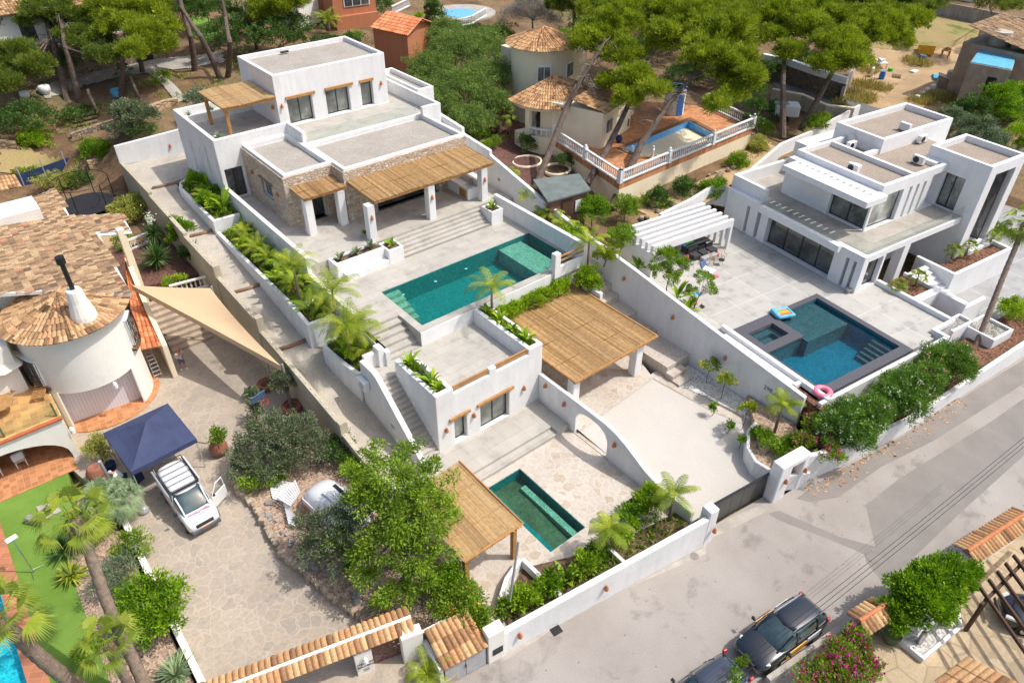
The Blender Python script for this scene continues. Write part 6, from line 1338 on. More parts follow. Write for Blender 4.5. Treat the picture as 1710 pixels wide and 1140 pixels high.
FH=thing('white_house','white house behind the block wall at the top right edge','house',tuple(G(1660,5)));p=G(1640,8);b=MB();b.box(p.x,p.x+16,p.y+1,p.y+7,p.z-1,p.z+3.2);b.build('wall',M['ivory'],FH);b=MB();b.box(p.x+3,p.x+8,p.y+.92,p.y+1,p.z,p.z+2.4);b.build('window',M['pane_dark'],FH)
FB=thing('mesh_fence','dark screened garden fence behind the pink roses','fence',tuple(W(80,275,4.5)));a=W(25,300,4.6);c=W(118,268,4.6);b=MB();b.wall([(a.x,a.y,3,4.9),(c.x,c.y,3,4.9)],.06);b.build('screen',M['navy'],FB)
for t in(.1,.5,.9):q=a.lerp(c,t);plainbox(FB,'post','grey_metal',q.x-.04,q.x+.04,q.y-.04,q.y+.04,3,5.6)
p=W(185,300,3.1);o=MB().box(p.x-1.2,p.x+1.5,p.y+.6,p.y+1.0,2.9,4.9).build('rubble_wall',M['boulder_stone']);tag(o,'short rubble stone wall behind the trampoline','wall')
# ------------------------------------------------------------- vehicles
def loft(rings,mat,name,parent,sub=2,smooth=True):
 b=MB();n=len(rings[0])
 for r in rings:b.v+=[tuple(p)for p in r]
 for i in range(len(rings)-1):
  for k in range(n):b.f.append((i*n+k,i*n+(k+1)%n,(i+1)*n+(k+1)%n,(i+1)*n+k))
 b.f+=[tuple(range(n-1,-1,-1)),tuple((len(rings)-1)*n+k for k in range(n))];b.a=[.5]*len(b.f)
 o=b.build(name,M[mat],parent,smooth=smooth,local=True)
 if sub:md=o.modifiers.new('sub','SUBSURF');md.levels=sub;md.render_levels=sub
 return o
def car(name,label,cat,p,ang,st,gh,paint,wr=.33,wx=(1.35,-1.3),hw=.9,rail=None,mirror='dark_frame',lamp_z=.78,L=2.3,bump='bumper_grey',plate='yellow'):
 o=thing(name,label,cat,tuple(p),rz=ang)
 rings=[]
 for x,w_,zl,zs,zt in st:
  half=[(w_*.86,zl),(w_,zl+.13),(w_*1.0,(zl+zs)/2),(w_*.985,zs-.06),(w_*.9,zs+.02),(w_*.5,zt),(0,zt+.015)]
  rings.append([(x,y,z)for y,z in half]+[(x,-y,z)for y,z in half[-2::-1]])
 loft(rings,paint,'body',o)
 gl=[];rf=[]
 for x,wb,zb,wt,ztop in gh:
  h_=[(wb,zb-.06),(wb*.99,zb+.02),((wb+wt)/2,(zb+ztop)/2+.02),(wt,ztop-.05),(wt*.55,ztop),(0,ztop+.01)]
  gl.append([(x,y,z)for y,z in h_]+[(x,-y,z)for y,z in h_[-2::-1]])
 loft(gl,'windscreen','windows',o,1)
 top=[g for g in gh if g[4]>.85*max(q[4]for q in gh)+.0]
 for x,wb,zb,wt,ztop in top:
  h_=[(wt*1.04,ztop-.1),(wt*1.03,ztop-.02),(wt*.6,ztop+.035),(0,ztop+.045)]
  rf.append([(x,y,z)for y,z in h_]+[(x,-y,z)for y,z in h_[-2::-1]])
 loft(rf,paint,'roof',o,1)
 for s_ in(-1,1):
  for i in range(len(gh)-1):
   g,h=gh[i],gh[i+1]
   if g[4]<top[0][4]*.93 or h[4]<top[0][4]*.93:
    q=[(g[0]+(h[0]-g[0])*t,s_*((g[3]+(h[3]-g[3])*t)*1.0),g[4]+(h[4]-g[4])*t-.02)for t in(0,.5,1)];b=MB();b.tube(q,.045,6);b.build('pillar',M[paint],o,local=True)
  for x in((gh[1][0]+gh[2][0])/2-.45,(gh[2][0]+gh[-1][0])/2-.35):
   b=MB();b.tube([(x,s_*gh[2][1]*1.0,gh[2][2]),(x-.05,s_*gh[2][3]*1.02,gh[2][4]-.06)],.045,6);b.build('pillar',M[paint],o,local=True)
 for x in wx:
  for s_ in(-1,1):
   w_=bpy.data.objects.new('wheel',None);COL.objects.link(w_);w_.parent=o;w_.location=(x,s_*(hw-.1),wr)
   MB().tube([(0,-.11,0),(0,.11,0)],wr,20).build('tyre',M['rubber'],w_,local=True,bevel=.03)
   MB().tube([(0,-.115,0),(0,.118,0)],wr*.62,12).build('rim',M['steel'],w_,local=True)
   MB().tube([(x,s_*(hw-.26),wr+.02),(x,s_*(hw-.0),wr+.02)],wr+.07,20).build('wheel_arch',M['black'],o,local=True)
 for s_ in(-1,1):
  MB().obox((gh[0][0]-.35,s_*(hw+.12),gh[0][2]+.08),(.12,.2,.15)).build('mirror',M[mirror],o,local=True,bevel=.03)
  MB().obox((L-.42,s_*(hw-.24),lamp_z-.0),(.5,.2,.13),s_*-.5,0,.25).build('headlight',M['lamp_glass'],o,local=True,bevel=.04)
  MB().obox((-L+.17,s_*(hw-.13),lamp_z+.16),(.2,.1,.3)).build('tail_light',M['tail_red'],o,local=True,bevel=.03)
 MB().obox((L-.02,0,lamp_z-.12),(.08,.9,.2)).build('grille',M['grille'],o,local=True,bevel=.02)
 MB().obox((L+.03,0,lamp_z-.33),(.03,.52,.11)).build('number_plate',M[plate],o,local=True)
 if rail:
  for s_ in(-1,1):MB().tube([(top[0][0]-.1,s_*rail,top[0][4]+.03),(top[0][0]-.3,s_*rail,top[0][4]+.09),(top[-1][0]+.2,s_*rail,top[-1][4]+.08),(top[-1][0]+.05,s_*rail,top[-1][4]+.02)],.035,6).build('roof_rail',M['chrome'],o,local=True)
 return o
suv_st=[(2.3,.62,.32,.66,.70),(2.16,.82,.24,.78,.84),(1.7,.91,.22,.90,.98),(1.0,.92,.22,.95,1.05),(0,.92,.22,.98,1.06),(-1.2,.92,.22,1.02,1.1),(-2.0,.90,.25,1.04,1.12),(-2.25,.80,.34,.98,1.06),(-2.32,.72,.42,.8,.85)]
suv_gh=[(1.12,.80,1.0,.66,1.02),(.72,.84,1.0,.66,1.3),(.25,.86,1.0,.64,1.58),(-.5,.86,1.02,.64,1.64),(-1.5,.84,1.05,.62,1.6),(-1.85,.80,1.06,.6,1.5),(-2.15,.76,1.05,.58,1.12)]
fr=(W(1222,1070.5,.8)+W(1279,1118,.7))/2;re=(W(1335.8,988,1.)+W(1384,1036,1.))/2;dv=(fr-re);ang=math.atan2(dv.y,dv.x);c=(fr+re)/2;c.z=.0
SUV=car('parked_suv','shiny dark navy suv with yellow and silver door panels parked in the street','car',c,ang,suv_st,suv_gh,'paint_navy',.35,(1.38,-1.35),.92,.56)
for s_ in(-1,1):
 MB().obox((.1,s_*.93,.68),(1.25,.04,.5)).build('door_panel',M['paint_yellow'],SUV,local=True,bevel=.02)
 MB().obox((-1.0,s_*.93,.8),(.9,.04,.42)).build('rear_panel',M['paint_silver'],SUV,local=True,bevel=.02)
 for k in range(2):textobj('AA',.2,M['black'],SUV,Vector(c),(1,0,0),(0,0,1))if False else None
dvn=dv.normalized();c2v=c+dvn*5.1+Vector((-dvn.y,dvn.x,0))*(.15);c2v.z=0
car('parked_car','dark charcoal hatchback in front of the navy suv, cut by the bottom edge','car',c2v,ang+.02,[(x*.95,w_*.97,a,zs-.06,zt-.06)for x,w_,a,zs,zt in suv_st],[(x*.95,a*.97,b_-.06,c_*.95,d_-.14)for x,a,b_,c_,d_ in suv_gh],'paint_charcoal',.32,(1.3,-1.25),.89)
c3=W(1712,1040,.3);c3.z=.06
car('parked_car','dark blue car parked under the brown timber pergola at the right edge','car',c3+Vector((.9,-.6,0)),math.radians(128),[(x*.9,w_*.95,a,zs-.04,zt-.04)for x,w_,a,zs,zt in suv_st],[(x*.9,a*.95,b_-.04,c_*.95,d_-.1)for x,a,b_,c_,d_ in suv_gh],'paint_navy',.3,(1.25,-1.2),.87)
van_st=[(2.15,.60,.30,.66,.70),(2.02,.80,.24,.86,.92),(1.55,.86,.22,1.0,1.08),(1.1,.87,.22,1.06,1.16),(0,.87,.22,1.1,1.2),(-1.5,.87,.22,1.12,1.2),(-2.12,.86,.25,1.12,1.2),(-2.2,.82,.3,1.0,1.1)]
van_gh=[(1.42,.74,1.08,.64,1.1),(1.0,.79,1.1,.64,1.42),(.55,.81,1.1,.66,1.76),(0,.82,1.1,.68,1.84),(-1.4,.82,1.1,.70,1.85),(-2.05,.82,1.1,.70,1.8),(-2.17,.80,1.1,.7,1.2)]
vf=(W(314,892,1.0)+W(371,858,1.0))/2;vr=W(240,779,1.5);vs_=W(314,892,1.0);dv=vs_-vr;dv.z=0;dv.normalize();va=math.atan2(dv.y,dv.x);vc=vf-dv*2.0;vc.z=.5
VAN=car('delivery_van','white delivery van with a roof rack and its front door open beside the blue gazebo','van',vc,va,van_st,van_gh,'paint_white',.31,(1.35,-1.35),.87,lamp_z=.84,L=2.12,plate='flower_dummy' if False else 'orange')
MB().obox((2.08,0,.42),(.25,1.5,.26)).build('bumper',M['bumper_grey'],VAN,local=True,bevel=.06)
for s_ in(-1,1):
 MB().obox((-1.05,s_*.80,1.42),(2.1,.09,.62),0,s_*-.17).build('side_panel',M['paint_white'],VAN,local=True,bevel=.03)
b=MB();
for s_ in(-1,1):b.tube([(.35,s_*.72,1.98),(-1.95,s_*.72,2.0)],.025,6)
for k in range(6):b.tube([(.3-.45*k,-.72,1.99),(.3-.45*k,.72,1.99)],.02,5)
b.obox((.42,0,1.98),(.12,1.4,.05));b.build('roof_rack',M['dark_frame'],VAN,local=True)
DRo=bpy.data.objects.new('front_door',None);COL.objects.link(DRo);DRo.parent=VAN;DRo.location=(1.15,.86,0);DRo.rotation_euler[2]=math.radians(-62)
MB().box(-1.05,0,-.04,.04,.3,1.1).build('door_skin',M['paint_white'],DRo,local=True,bevel=.03);fr_=MB();fr_.tube([(-1.0,0,1.1),(-.95,.0,1.7),(-.5,0,1.72),(-.02,0,1.12)],.035,6);fr_.build('window_frame',M['paint_white'],DRo,local=True);MB().sheet([(-1.0,0,1.1),(-.93,0,1.68),(-.52,0,1.7),(-.05,0,1.12)]).build('door_glass',M['clear_glass'],DRo,local=True)
def vtext(txt,size,mat,loc,pitch=.08,face=0):
 x=Vector((-dv.y,dv.x,0));y=-dv*math.cos(.12)+Vector((0,0,math.sin(.12)))
 q=Vector(vc)+dv*loc[0]+x*loc[1];q.z=.5+loc[2];o=textobj(txt,size,M[mat],VAN,Vector(vc),(1,0,0),(0,1,0));o.parent=VAN
 o.matrix_parent_inverse=Matrix.Identity(4);o.location=loc;o.rotation_euler=(0,.14,PI/2);return o
vtext('acciad',.25,'script_violet',(1.62,-.24,1.125));vtext('ivella',.25,'script_red',(1.62,.32,1.125));vtext('www.acciadivella.com',.1,'script_blue',(1.76,.0,1.09))
for s_,rz_ in((-1,0),):
 o=textobj('acciadivella',.24,M['script_red'],VAN,Vector(vc),(1,0,0),(0,0,1));o.location=(-.6,-.89,.62)
 # ------------------------------------------------------------- people (skin-modifier bodies)
def person(label,loc,ang,J,mats,bald=False):
 """J: joint dict in local metres, x forward"""
 o=thing('person',label,'person',tuple(loc),rz=ang)
 def skin(name,verts,edges,rad,mat,root=0):
  me=bpy.data.meshes.new(name);me.from_pydata(verts,edges,[]);ob=bpy.data.objects.new(name,me);COL.objects.link(ob);ob.parent=o;me.materials.append(M[mat])
  md=ob.modifiers.new('skin','SKIN');md.use_smooth_shade=True;sk_=me.skin_vertices[0].data
  for i,r in enumerate(rad):sk_[i].radius=(r,r)
  sk_[root].use_root=True;s2_=ob.modifiers.new('sub','SUBSURF');s2_.levels=1;s2_.render_levels=1;return ob
 g=J
 vs=[g['pel'],g['che'],g['neck'],g['head0'],g['head1']];ed=[(0,1),(1,2),(2,3),(3,4)];ra=[.15,.16,.06,.09,.085]
 for s_ in('l','r'):
  n=len(vs);vs+=[g['sh'+s_],g['el'+s_],g['ha'+s_]];ed+=[(1,n),(n,n+1),(n+1,n+2)];ra+=[.075,.05,.035]
  h=Vector(g['ha'+s_]);d=(h-Vector(g['el'+s_])).normalized();side=d.cross(Vector((0,0,1))).normalized();up=side.cross(d)
  for k in range(5):
   t=(k-2)*.022;L_=(.06,.085,.095,.088,.07)[k];m=len(vs);vs+=[tuple(h+d*.05+side*t),tuple(h+d*(.05+L_)+side*t*1.4-up*.02)];ed+=[(n+2,m),(m,m+1)];ra+=[.012,.008]
  n=len(vs);vs+=[g['hip'+s_],g['kn'+s_],g['an'+s_],g['to'+s_]];ed+=[(0,n),(n,n+1),(n+1,n+2),(n+2,n+3)];ra+=[.095,.065,.042,.04]
 skin('body',vs,ed,ra,'skin')
 tv=[g['pel'],g['che']];te=[(0,1)];tr=[.165,.185]
 for s_ in('l','r'):
  n=len(tv);e=Vector(g['sh'+s_]).lerp(Vector(g['el'+s_]),.7);tv+=[g['sh'+s_],tuple(e)];te+=[(1,n),(n,n+1)];tr+=[.095,.075]
 skin('shirt',tv,te,tr,mats[0])
 tv=[g['pel']];te=[];tr=[.17]
 for s_ in('l','r'):
  n=len(tv);e=Vector(g['hip'+s_]).lerp(Vector(g['kn'+s_]),1.0);tv+=[g['hip'+s_],tuple(e)];te+=[(0,n),(n,n+1)];tr+=[.115,.09]
 skin('shorts',tv,te,tr,mats[1])
 h=(Vector(g['head0'])+Vector(g['head1']))/2;d=(Vector(g['head1'])-Vector(g['head0'])).normalized();b=MB()
 b.lathe((0,0,0),[(.105,-.02),(.112,.05),(.085,.12),(.001,.145)],12);b.xf(Matrix.Translation(h-Vector((.02,0,0)))@Vector((0,0,1)).rotation_difference(d).to_matrix().to_4x4());b.build('hair',M[mats[2]],o,local=True,smooth=True)
 b=MB();b.obox(h+Vector((.105,0,-.01)),(.04,.03,.05));b.build('nose',M['skin'],o,local=True,bevel=.01)
 for s_ in(-1,1):b=MB();b.obox(h+Vector((.095,s_*.035,.03)),(.02,.02,.012));b.build('eye',M['black'],o,local=True);b=MB();b.obox(h+Vector((0,s_*.1,0)),(.03,.02,.06));b.build('ear',M['skin'],o,local=True,bevel=.008)
 b=MB();b.obox(h+Vector((.1,0,-.06)),(.02,.05,.01));b.build('mouth',M['script_red'],o,local=True)
 for s_ in('l','r'):
  b=MB();a=Vector(g['an'+s_]);t=Vector(g['to'+s_]);b.obox((a+t)/2+Vector((0,0,-.02)),((t-a).length+.1,.1,.09),math.atan2((t-a).y,(t-a).x));b.build('shoe',M[mats[3]],o,local=True,bevel=.03)
 return o
J1=dict(pel=(0,0,.95),che=(.04,0,1.33),neck=(.08,0,1.5),head0=(.13,0,1.58),head1=(.16,0,1.72),shl=(.04,.2,1.42),ell=(.02,.27,1.13),hal=(.25,.12,1.05),shr=(.04,-.2,1.42),elr=(.0,-.28,1.14),har=(.24,-.1,1.08),
hipl=(0,.1,.9),knl=(.1,.12,.5),anl=(.02,.12,.09),tol=(.2,.14,.05),hipr=(0,-.1,.9),knr=(-.02,-.12,.5),anr=(-.2,-.12,.1),tor=(-.04,-.13,.05))
person('man in pale blue t-shirt and denim shorts standing on the courtyard, looking down',(*W(307,617,.5)[:2],.5),math.radians(-70),J1,('shirt','denim','hair','white_cloth'))
J2=dict(pel=(0,0,.9),che=(.25,0,1.18),neck=(.4,0,1.27),head0=(.48,0,1.3),head1=(.56,0,1.38),shl=(.27,.2,1.22),ell=(.42,.24,.95),hal=(.58,.12,.85),shr=(.27,-.2,1.22),elr=(.4,-.25,.95),har=(.56,-.1,.82),
hipl=(0,.1,.87),knl=(.12,.14,.48),anl=(-.02,.15,.09),tol=(.17,.17,.05),hipr=(0,-.1,.87),knr=(.12,-.14,.48),anr=(-.05,-.14,.09),tor=(.14,-.16,.05))
person('person in a white t-shirt and dark shorts bending forward beside the open van',(*W(214,815,.5)[:2],.5),math.radians(150),J2,('white_cloth','navy','grey_hair','black'))
# ------------------------------------------------------------- courtyard things
GZ=thing('gazebo','dark blue pop-up gazebo over the back of the white van','gazebo',tuple(W(250,740,.5)))
cs=[W(172,723,2.75),W(280,673,2.75),W(328,732,2.75),W(218,788,2.75)];pk=W(244,703,3.6);b=MB();n_=8;vs=[];
def gq(a,c,t,s_):
 e=a.lerp(c,t);q=e.lerp(pk,s_);q.z=e.z+(pk.z-e.z)*(s_**1.15)-.09*math.sin(PI*s_)*abs(math.sin(PI*t));return q
for i in range(4):
 a,c=cs[i],cs[(i+1)%4];k0=len(b.v)
 for t in range(n_+1):
  for s_ in range(5):b.v.append(tuple(gq(a,c,t/n_,s_/4)))
 for t in range(n_):
  for s_ in range(4):q=k0+t*5+s_;b.f.append((q,q+5,q+6,q+1));b.a.append(.5)
 k0=len(b.v);b.v+=[tuple(a),tuple(c),tuple(c-Vector((0,0,.28))),tuple(a-Vector((0,0,.28)))];b.f.append((k0,k0+1,k0+2,k0+3));b.a.append(.5)
b.build('canopy',M['blue_cloth'],GZ)
for p in cs:b=MB();q=p.lerp(pk,.03);b.tube([(q.x,q.y,.5),(q.x,q.y,2.7)],.03,6);b.build('leg',M['grey_metal'],GZ)
SS_=thing('sail_shade','large sand-coloured triangular sail shade stretched above the courtyard steps','sail shade',(9,44,4))
A,B,C=W(219,476,5.4),W(351,481,5.0),W(469,611,3.9);b=MB();n_=14
cen=(A+B+C)/3
def sp(i,j):
 u,v=i/n_,j/n_;w_=1-u-v;p=A*w_+B*u+C*v
 k=(u*v*1.0*abs(w_<.5)+0);e=4*(w_*u*(1-v)*.035+u*v*(1-w_)*.10+w_*v*(1-u)*.045)
 p=p.lerp(cen,min(.5,e));p.z-=.6*(27*u*v*w_)*.5;return p
idx={}
for i in range(n_+1):
 for j in range(n_+1-i):idx[(i,j)]=len(b.v);b.v.append(tuple(sp(i,j)))
for i in range(n_):
 for j in range(n_-i):
  b.f.append((idx[(i,j)],idx[(i+1,j)],idx[(i,j+1)]));b.a.append(.5)
  if i+j<n_-1:b.f.append((idx[(i+1,j)],idx[(i+1,j+1)],idx[(i,j+1)]));b.a.append(.5)
b.build('sail',M['sail_cloth'],SS_,smooth=True)
b=MB()
for j in range(n_):a,c=sp(0,j),sp(0,j+1);q=len(b.v);b.v+=[tuple(a),tuple(c),tuple(c-Vector((.05,.05,.32))),tuple(a-Vector((.05,.05,.32)))];b.f.append((q,q+1,q+2,q+3));b.a.append(.5)
b.build('valance',M['sail_cloth'],SS_)
for p,zb_ in((B,3.0),(C,3.2)):b=MB();b.tube([(p.x+.1,p.y,zb_-2),(p.x+.1,p.y,p.z+.1)],.06,8);b.build('post',M['grey_metal'],SS_)
p=W(432,541,4.9);
LDR=thing('step_ladder','tall silver folding step ladder standing by the round tower','ladder',tuple(W(262,625,.5)));p=W(262,625,.5);b=MB()
for s_ in(-.25,.25):b.tube([(p.x+s_,p.y-.5,.5),(p.x+s_*.7,p.y+.1,2.6)],.025,4);b.tube([(p.x+s_,p.y+.7,.5),(p.x+s_*.7,p.y+.1,2.6)],.02,4)
b.build('rails',M['steel'],LDR);b=MB()
for k in range(7):t=(k+1)/8;b.tube([(p.x-.25,p.y-.5+.6*t,.5+2.1*t),(p.x+.25,p.y-.5+.6*t,.5+2.1*t)],.022,4)
b.build('rungs',M['steel'],LDR)
def pot(u,v,z,r,h_,mat,lab,soil=True):
 p=W(u,v,z);o=thing('plant_pot',lab,'pot',tuple(p));MB().lathe(tuple(p),[(r*.6,0),(r*.95,h_*.45),(r,h_*.9),(r*.92,h_),(r*.8,h_),(r*.8,h_*.85)],18).build('pot',M[mat],o,smooth=False)
 MB().lathe((p.x,p.y,p.z+h_*.84),[(r*.8,0),(.001,.02)],14).build('soil',M['garden_soil'],o);return p
pot(490,690,.5,.62,.75,'pot_clay','large terracotta pot with an olive tree against the beige boundary wall');pot(447,648,.5,.6,.5,'pot_clay','large terracotta bowl behind the basketball hoop');pot(421,660,.5,.42,.45,'black','black round pot with a succulent on the courtyard');pot(429,715,.5,.38,.45,'pot_clay','small terracotta pot with a leafy shrub beside the basketball hoop')
def jar(u,v,lab,tilt=0):
 p=W(u,v,.5);o=thing('clay_jar',lab,'jar',tuple(p));MB().lathe((0,0,0),[(.3,0),(.5,.3),(.52,.6),(.36,.92),(.3,1.0),(.24,.98),(.001,.8)],18).xf(Matrix.Translation(p)@Matrix.Rotation(tilt,4,'X')).build('jar',M['pot_clay'],o,smooth=True)
jar(368,757,'round brown clay jar with a red-flowered plant alone on the courtyard');jar(166,800,'dark clay jar under the yellow-green shrub beside the gazebo');jar(172,815,'tipped clay jar in front of the yellow-green shrub',.7)
BH=thing('basketball_hoop','small toy basketball hoop with a blue backboard on a black base','hoop',tuple(W(452,700,.5)));p=W(452,700,.5);MB().obox((p.x,p.y,.6),(.7,.5,.2)).build('base',M['black'],BH,bevel=.04);b=MB();b.tube([(p.x,p.y,.6),(p.x-.1,p.y,2.3)],.04,6);b.build('pole',M['steel'],BH)
MB().obox((p.x-.35,p.y+.05,2.45),(.95,.05,.6),.3,.25).build('backboard',M['denim'],BH,bevel=.01);b=MB();b.tube([(p.x-.15+.22*math.cos(t),p.y-.3+.22*math.sin(t),2.2)for t in[2*PI*i/14 for i in range(15)]],.02,5);b.build('ring',M['red_plastic'],BH)
LP_=thing('lawn_lamp','white panel lamp on a slim metal tripod pole standing on the artificial lawn','lamp',tuple(W(57,955,.53)));p=W(57,955,.53);q=WX(35,865,p.x-.0);b=MB();b.tube([p,(p.x-.05,p.y+.1,3.0)],.03,6)
for t in(.3,2.4,4.5):b.tube([(p.x,p.y,.75),(p.x+.5*math.cos(t),p.y+.5*math.sin(t),.55)],.015,4)
b.build('pole',M['steel'],LP_);MB().obox((p.x-.05,p.y+.1,3.05),(.5,.3,.06),.2).build('panel',M['plastic_white'],LP_,bevel=.02)
b=MB();p=W(166,770,2.6);b.tube([(W(187,808,.5).x,W(187,808,.5).y,.5),p],.09,8);tag(b.build('leaning_pole',M['grey_metal']),'pale cylindrical pole beside the clay jars under the gazebo edge','pole')
o=MB().lathe(tuple(W(186,782,.5)),[(.25,0),(.33,.35),(.33,.4),(.001,.3)],14).build('bucket',M['navy']);tag(o,'dark blue bucket on the courtyard under the gazebo edge','bucket')
o=MB().obox(tuple(W(231,797,.75)),(.5,.3,.5),.4).build('tool_box',M['navy'],bevel=.04);tag(o,'dark tool box beside the bending person','box')
o=MB().lathe(tuple(W(242,855,.5)),[(.2,0),(.28,.2),(.2,.38),(.08,.45),(.001,.46)],12).build('grey_bag',M['grey_metal'],smooth=True);tag(o,'small grey bag lying on the courtyard left of the van','bag')
b=MB();pts=[W(u,v,.53)for u,v in((300,741),(325,737),(345,740),(352,735),(395,752),(440,775))];b.tube(pts,.02,5);tag(b.build('garden_hose',M['olive_green']),'thin dark hose running from the gazebo to the shrubs','hose')
CVN=thing('small_caravan','small white rounded retro caravan with a roof hatch half hidden by shrubs','caravan',tuple(W(530,840,.85)));a=W(505,812,1.9);c=W(560,862,1.9);dd=(c-a).normalized();ang=math.atan2(dd.y,dd.x);m_=(a+c)/2;rings=[]
for t,w_,zt_ in((-1.75,.45,1.3),(-1.6,.75,1.9),(-1.1,.85,2.35),(0,.88,2.5),(1.0,.88,2.45),(1.6,.85,2.1),(1.8,.7,1.6)):
 hlf=[(w_*.9,.95),(w_,1.2),(w_,zt_-.5),(w_*.75,zt_-.08),(0,zt_)];rings.append([(t,y,z-.85)for y,z in hlf]+[(t,-y,z-.85)for y,z in hlf[-2::-1]])
m_.x+=.6;m_.y-=.5;CVN.location=(m_.x,m_.y,.85);CVN.scale=(1.12,1.1,1.0);CVN.rotation_euler[2]=ang;loft(rings,'paint_white','body',CVN);MB().box(-.35,.6,-.3,.25,1.64,1.72).build('roof_hatch',M['plastic_white'],CVN,local=True,bevel=.02);MB().box(-.35,.6,.27,.45,1.6,1.68).build('hatch_opening',M['black'],CVN,local=True)
MB().box(-1.2,1.3,-.92,-.87,.7,1.05).build('side_band',M['shutter_white'],CVN,local=True);MB().box(-1.2,1.3,-.93,-.88,.5,.62).build('stripe',M['orange'],CVN,local=True)
SB=thing('slatted_panel','folded white slatted panel lying beside the small white caravan','panel',tuple(W(470,830,.9)))
for P_,z_ in(([(447,798),(493,806),(470,838),(455,832)],1.0),([(493,800),(502,822),(485,845),(460,830)],1.5),([(470,826),(493,860),(494,878),(482,875)],1.2)):
 q=[W(u,v,z_)for u,v in P_];b=MB()
 for k in range(9):
  a=q[0].lerp(q[3],k/9);c=q[1].lerp(q[2],k/9);a2=q[0].lerp(q[3],(k+.7)/9);cc2=q[1].lerp(q[2],(k+.7)/9);b.sheet([a,c,cc2-Vector((0,0,.03)),a2-Vector((0,0,.03))]);b.sheet([a-Vector((0,0,.02)),c-Vector((0,0,.02)),c-Vector((0,0,.06)),a-Vector((0,0,.06))])
 b.build('slats',M['plastic_white'],SB)
RP_=thing('reed_pergola','reed-roofed timber pergola on square posts beside the narrow plunge pool','pergola',(13,19,.3));canopy_frame(RP_,11.45,14.75,17.05,22.05,2.88,n=4);reedroof(RP_,11.38,14.82,17.0,22.1,2.9,2.95,'reed_pale',(.28,.68))
b=MB();b.tube([(14.85,16.95,2.93),(14.85,22.15,2.98)],.06,6);b.tube([(11.35,16.98,2.93),(14.85,16.98,2.93)],.06,6);b.build('edge_pole',M['timber'],RP_)
for x,y in((14.5,17.25),(11.6,17.25),(14.5,21.8),(11.6,21.8)):plainbox(RP_,'post','timber',x-.12,x+.12,y-.12,y+.12,.3,2.68,.01)
BT=thing('storage_crate','open dark crate holding blue and white cloths in the patio corner','crate',tuple(W(1072,838,.35)));p=W(1072,840,.35);ang=-.85;MB().obox((p.x,p.y,.5),(1.5,.9,.06),.1).obox((p.x,p.y+.45,.6),(1.5,.05,.25),.1).obox((p.x,p.y-.45,.6),(1.5,.05,.25),.1).obox((p.x-.75,p.y,.6),(.05,.9,.25),.1).obox((p.x+.75,p.y,.6),(.05,.9,.25),.1).build('crate',M['navy'],BT);MB().obox((p.x,p.y-.1,.62),(.7,.5,.15),.5).build('blue_cloth',M['blue_plastic'],BT,bevel=.06);MB().obox((p.x+.4,p.y+.1,.62),(.4,.4,.15),.2).build('white_cloth',M['white_cloth'],BT,bevel=.06)
UM=thing('parasol','cream parasol over the terrace of the tower villa, cut by the left edge','parasol',tuple(W(0,640,3.5)));p=W(-2,600,5.6);MB().lathe((p.x,p.y,5.3),[(1.25,0),(1.2,.05),(.05,.6),(.001,.62)],8).build('canopy',M['umbrella_cloth'],UM);MB().tube([(p.x,p.y,3.5),(p.x,p.y,5.8)],.03,6).build('pole',M['plastic_white'],UM)
def lounger(u,v,rz,lab):
 p=W(u,v,3.5);o=thing('wooden_lounger',lab,'lounger',tuple(p),'wooden loungers on the tower villa terrace',rz);b=MB()
 for k in range(8):b.box(-.9+k*.13,-.82+k*.13,-.3,.3,.3,.33)
 for s_ in(-.3,.3):b.box(-.9,.9,s_-.03,s_+.03,.24,.3)
 b.build('seat',M['timber'],o,local=True);b=MB()
 for k in range(6):b.obox((.2+k*.1,0,.36+k*.09),(.07,.6,.03),0,0,-.7)
 b.build('backrest',M['timber'],o,local=True)
 for sx in(-.8,.8):
  for s_ in(-.27,.27):MB().box(sx-.03,sx+.03,s_-.03,s_+.03,0,.26).build('leg',M['timber'],o,local=True)
lounger(70,655,1.2,'wooden slatted lounger by the glass railing, nearest the tower window');lounger(12,662,.5,'wooden slatted lounger at the left edge under the parasol')
TTb=thing('round_table','round pale wooden table on the tower villa terrace by the glass railing','table',tuple(W(5,690,3.5)));p=W(5,690,3.5);MB().lathe(tuple(p),[(.75,.68),(.75,.74),(.001,.74)],20).build('table_top',M['cane'],TTb);MB().lathe(tuple(p),[(.25,0),(.08,.1),(.08,.68)],8).build('pedestal',M['timber'],TTb)
LT=thing('dining_table','long white dining table under the arch of the tower villa','table',tuple(W(20,745,.56)));MB().box(-6.8,-2.6,39.9,40.8,1.26,1.32).build('table_top',M['concrete_edge'],LT);MB().box(-6.6,-6.4,40,40.7,.56,1.26).box(-3.0,-2.8,40,40.7,.56,1.26).build('legs',M['concrete_edge'],LT)
for k in range(3):
 o=thing('dining_chair',['pale dining chair under the arch, nearest the left picture edge','pale dining chair under the arch, in the middle of the row','pale dining chair under the arch with clothes hung over it'][k],'chair',(-5.6+k*1.25,39.4,.56),'pale chairs in the arched loggia');MB().box(-.28,.28,-.28,.28,.42,.5).build('seat',M['cane' if 0 else 'concrete_edge'],o,local=True);MB().box(-.28,.28,-.3,-.24,.5,.92).build('backrest',M['concrete_edge'],o,local=True)
 for sx in(-.24,.24):
  for sy in(-.24,.24):MB().box(sx-.025,sx+.025,sy-.025,sy+.025,0,.42).build('leg',M['plastic_white'],o,local=True)
o=MB().obox((-3.1,39.1,1.45),(.6,.2,.5),.1).build('clothes',M['shirt'],bevel=.08);tag(o,'pale blue clothes draped over the chair under the arch','clothes')
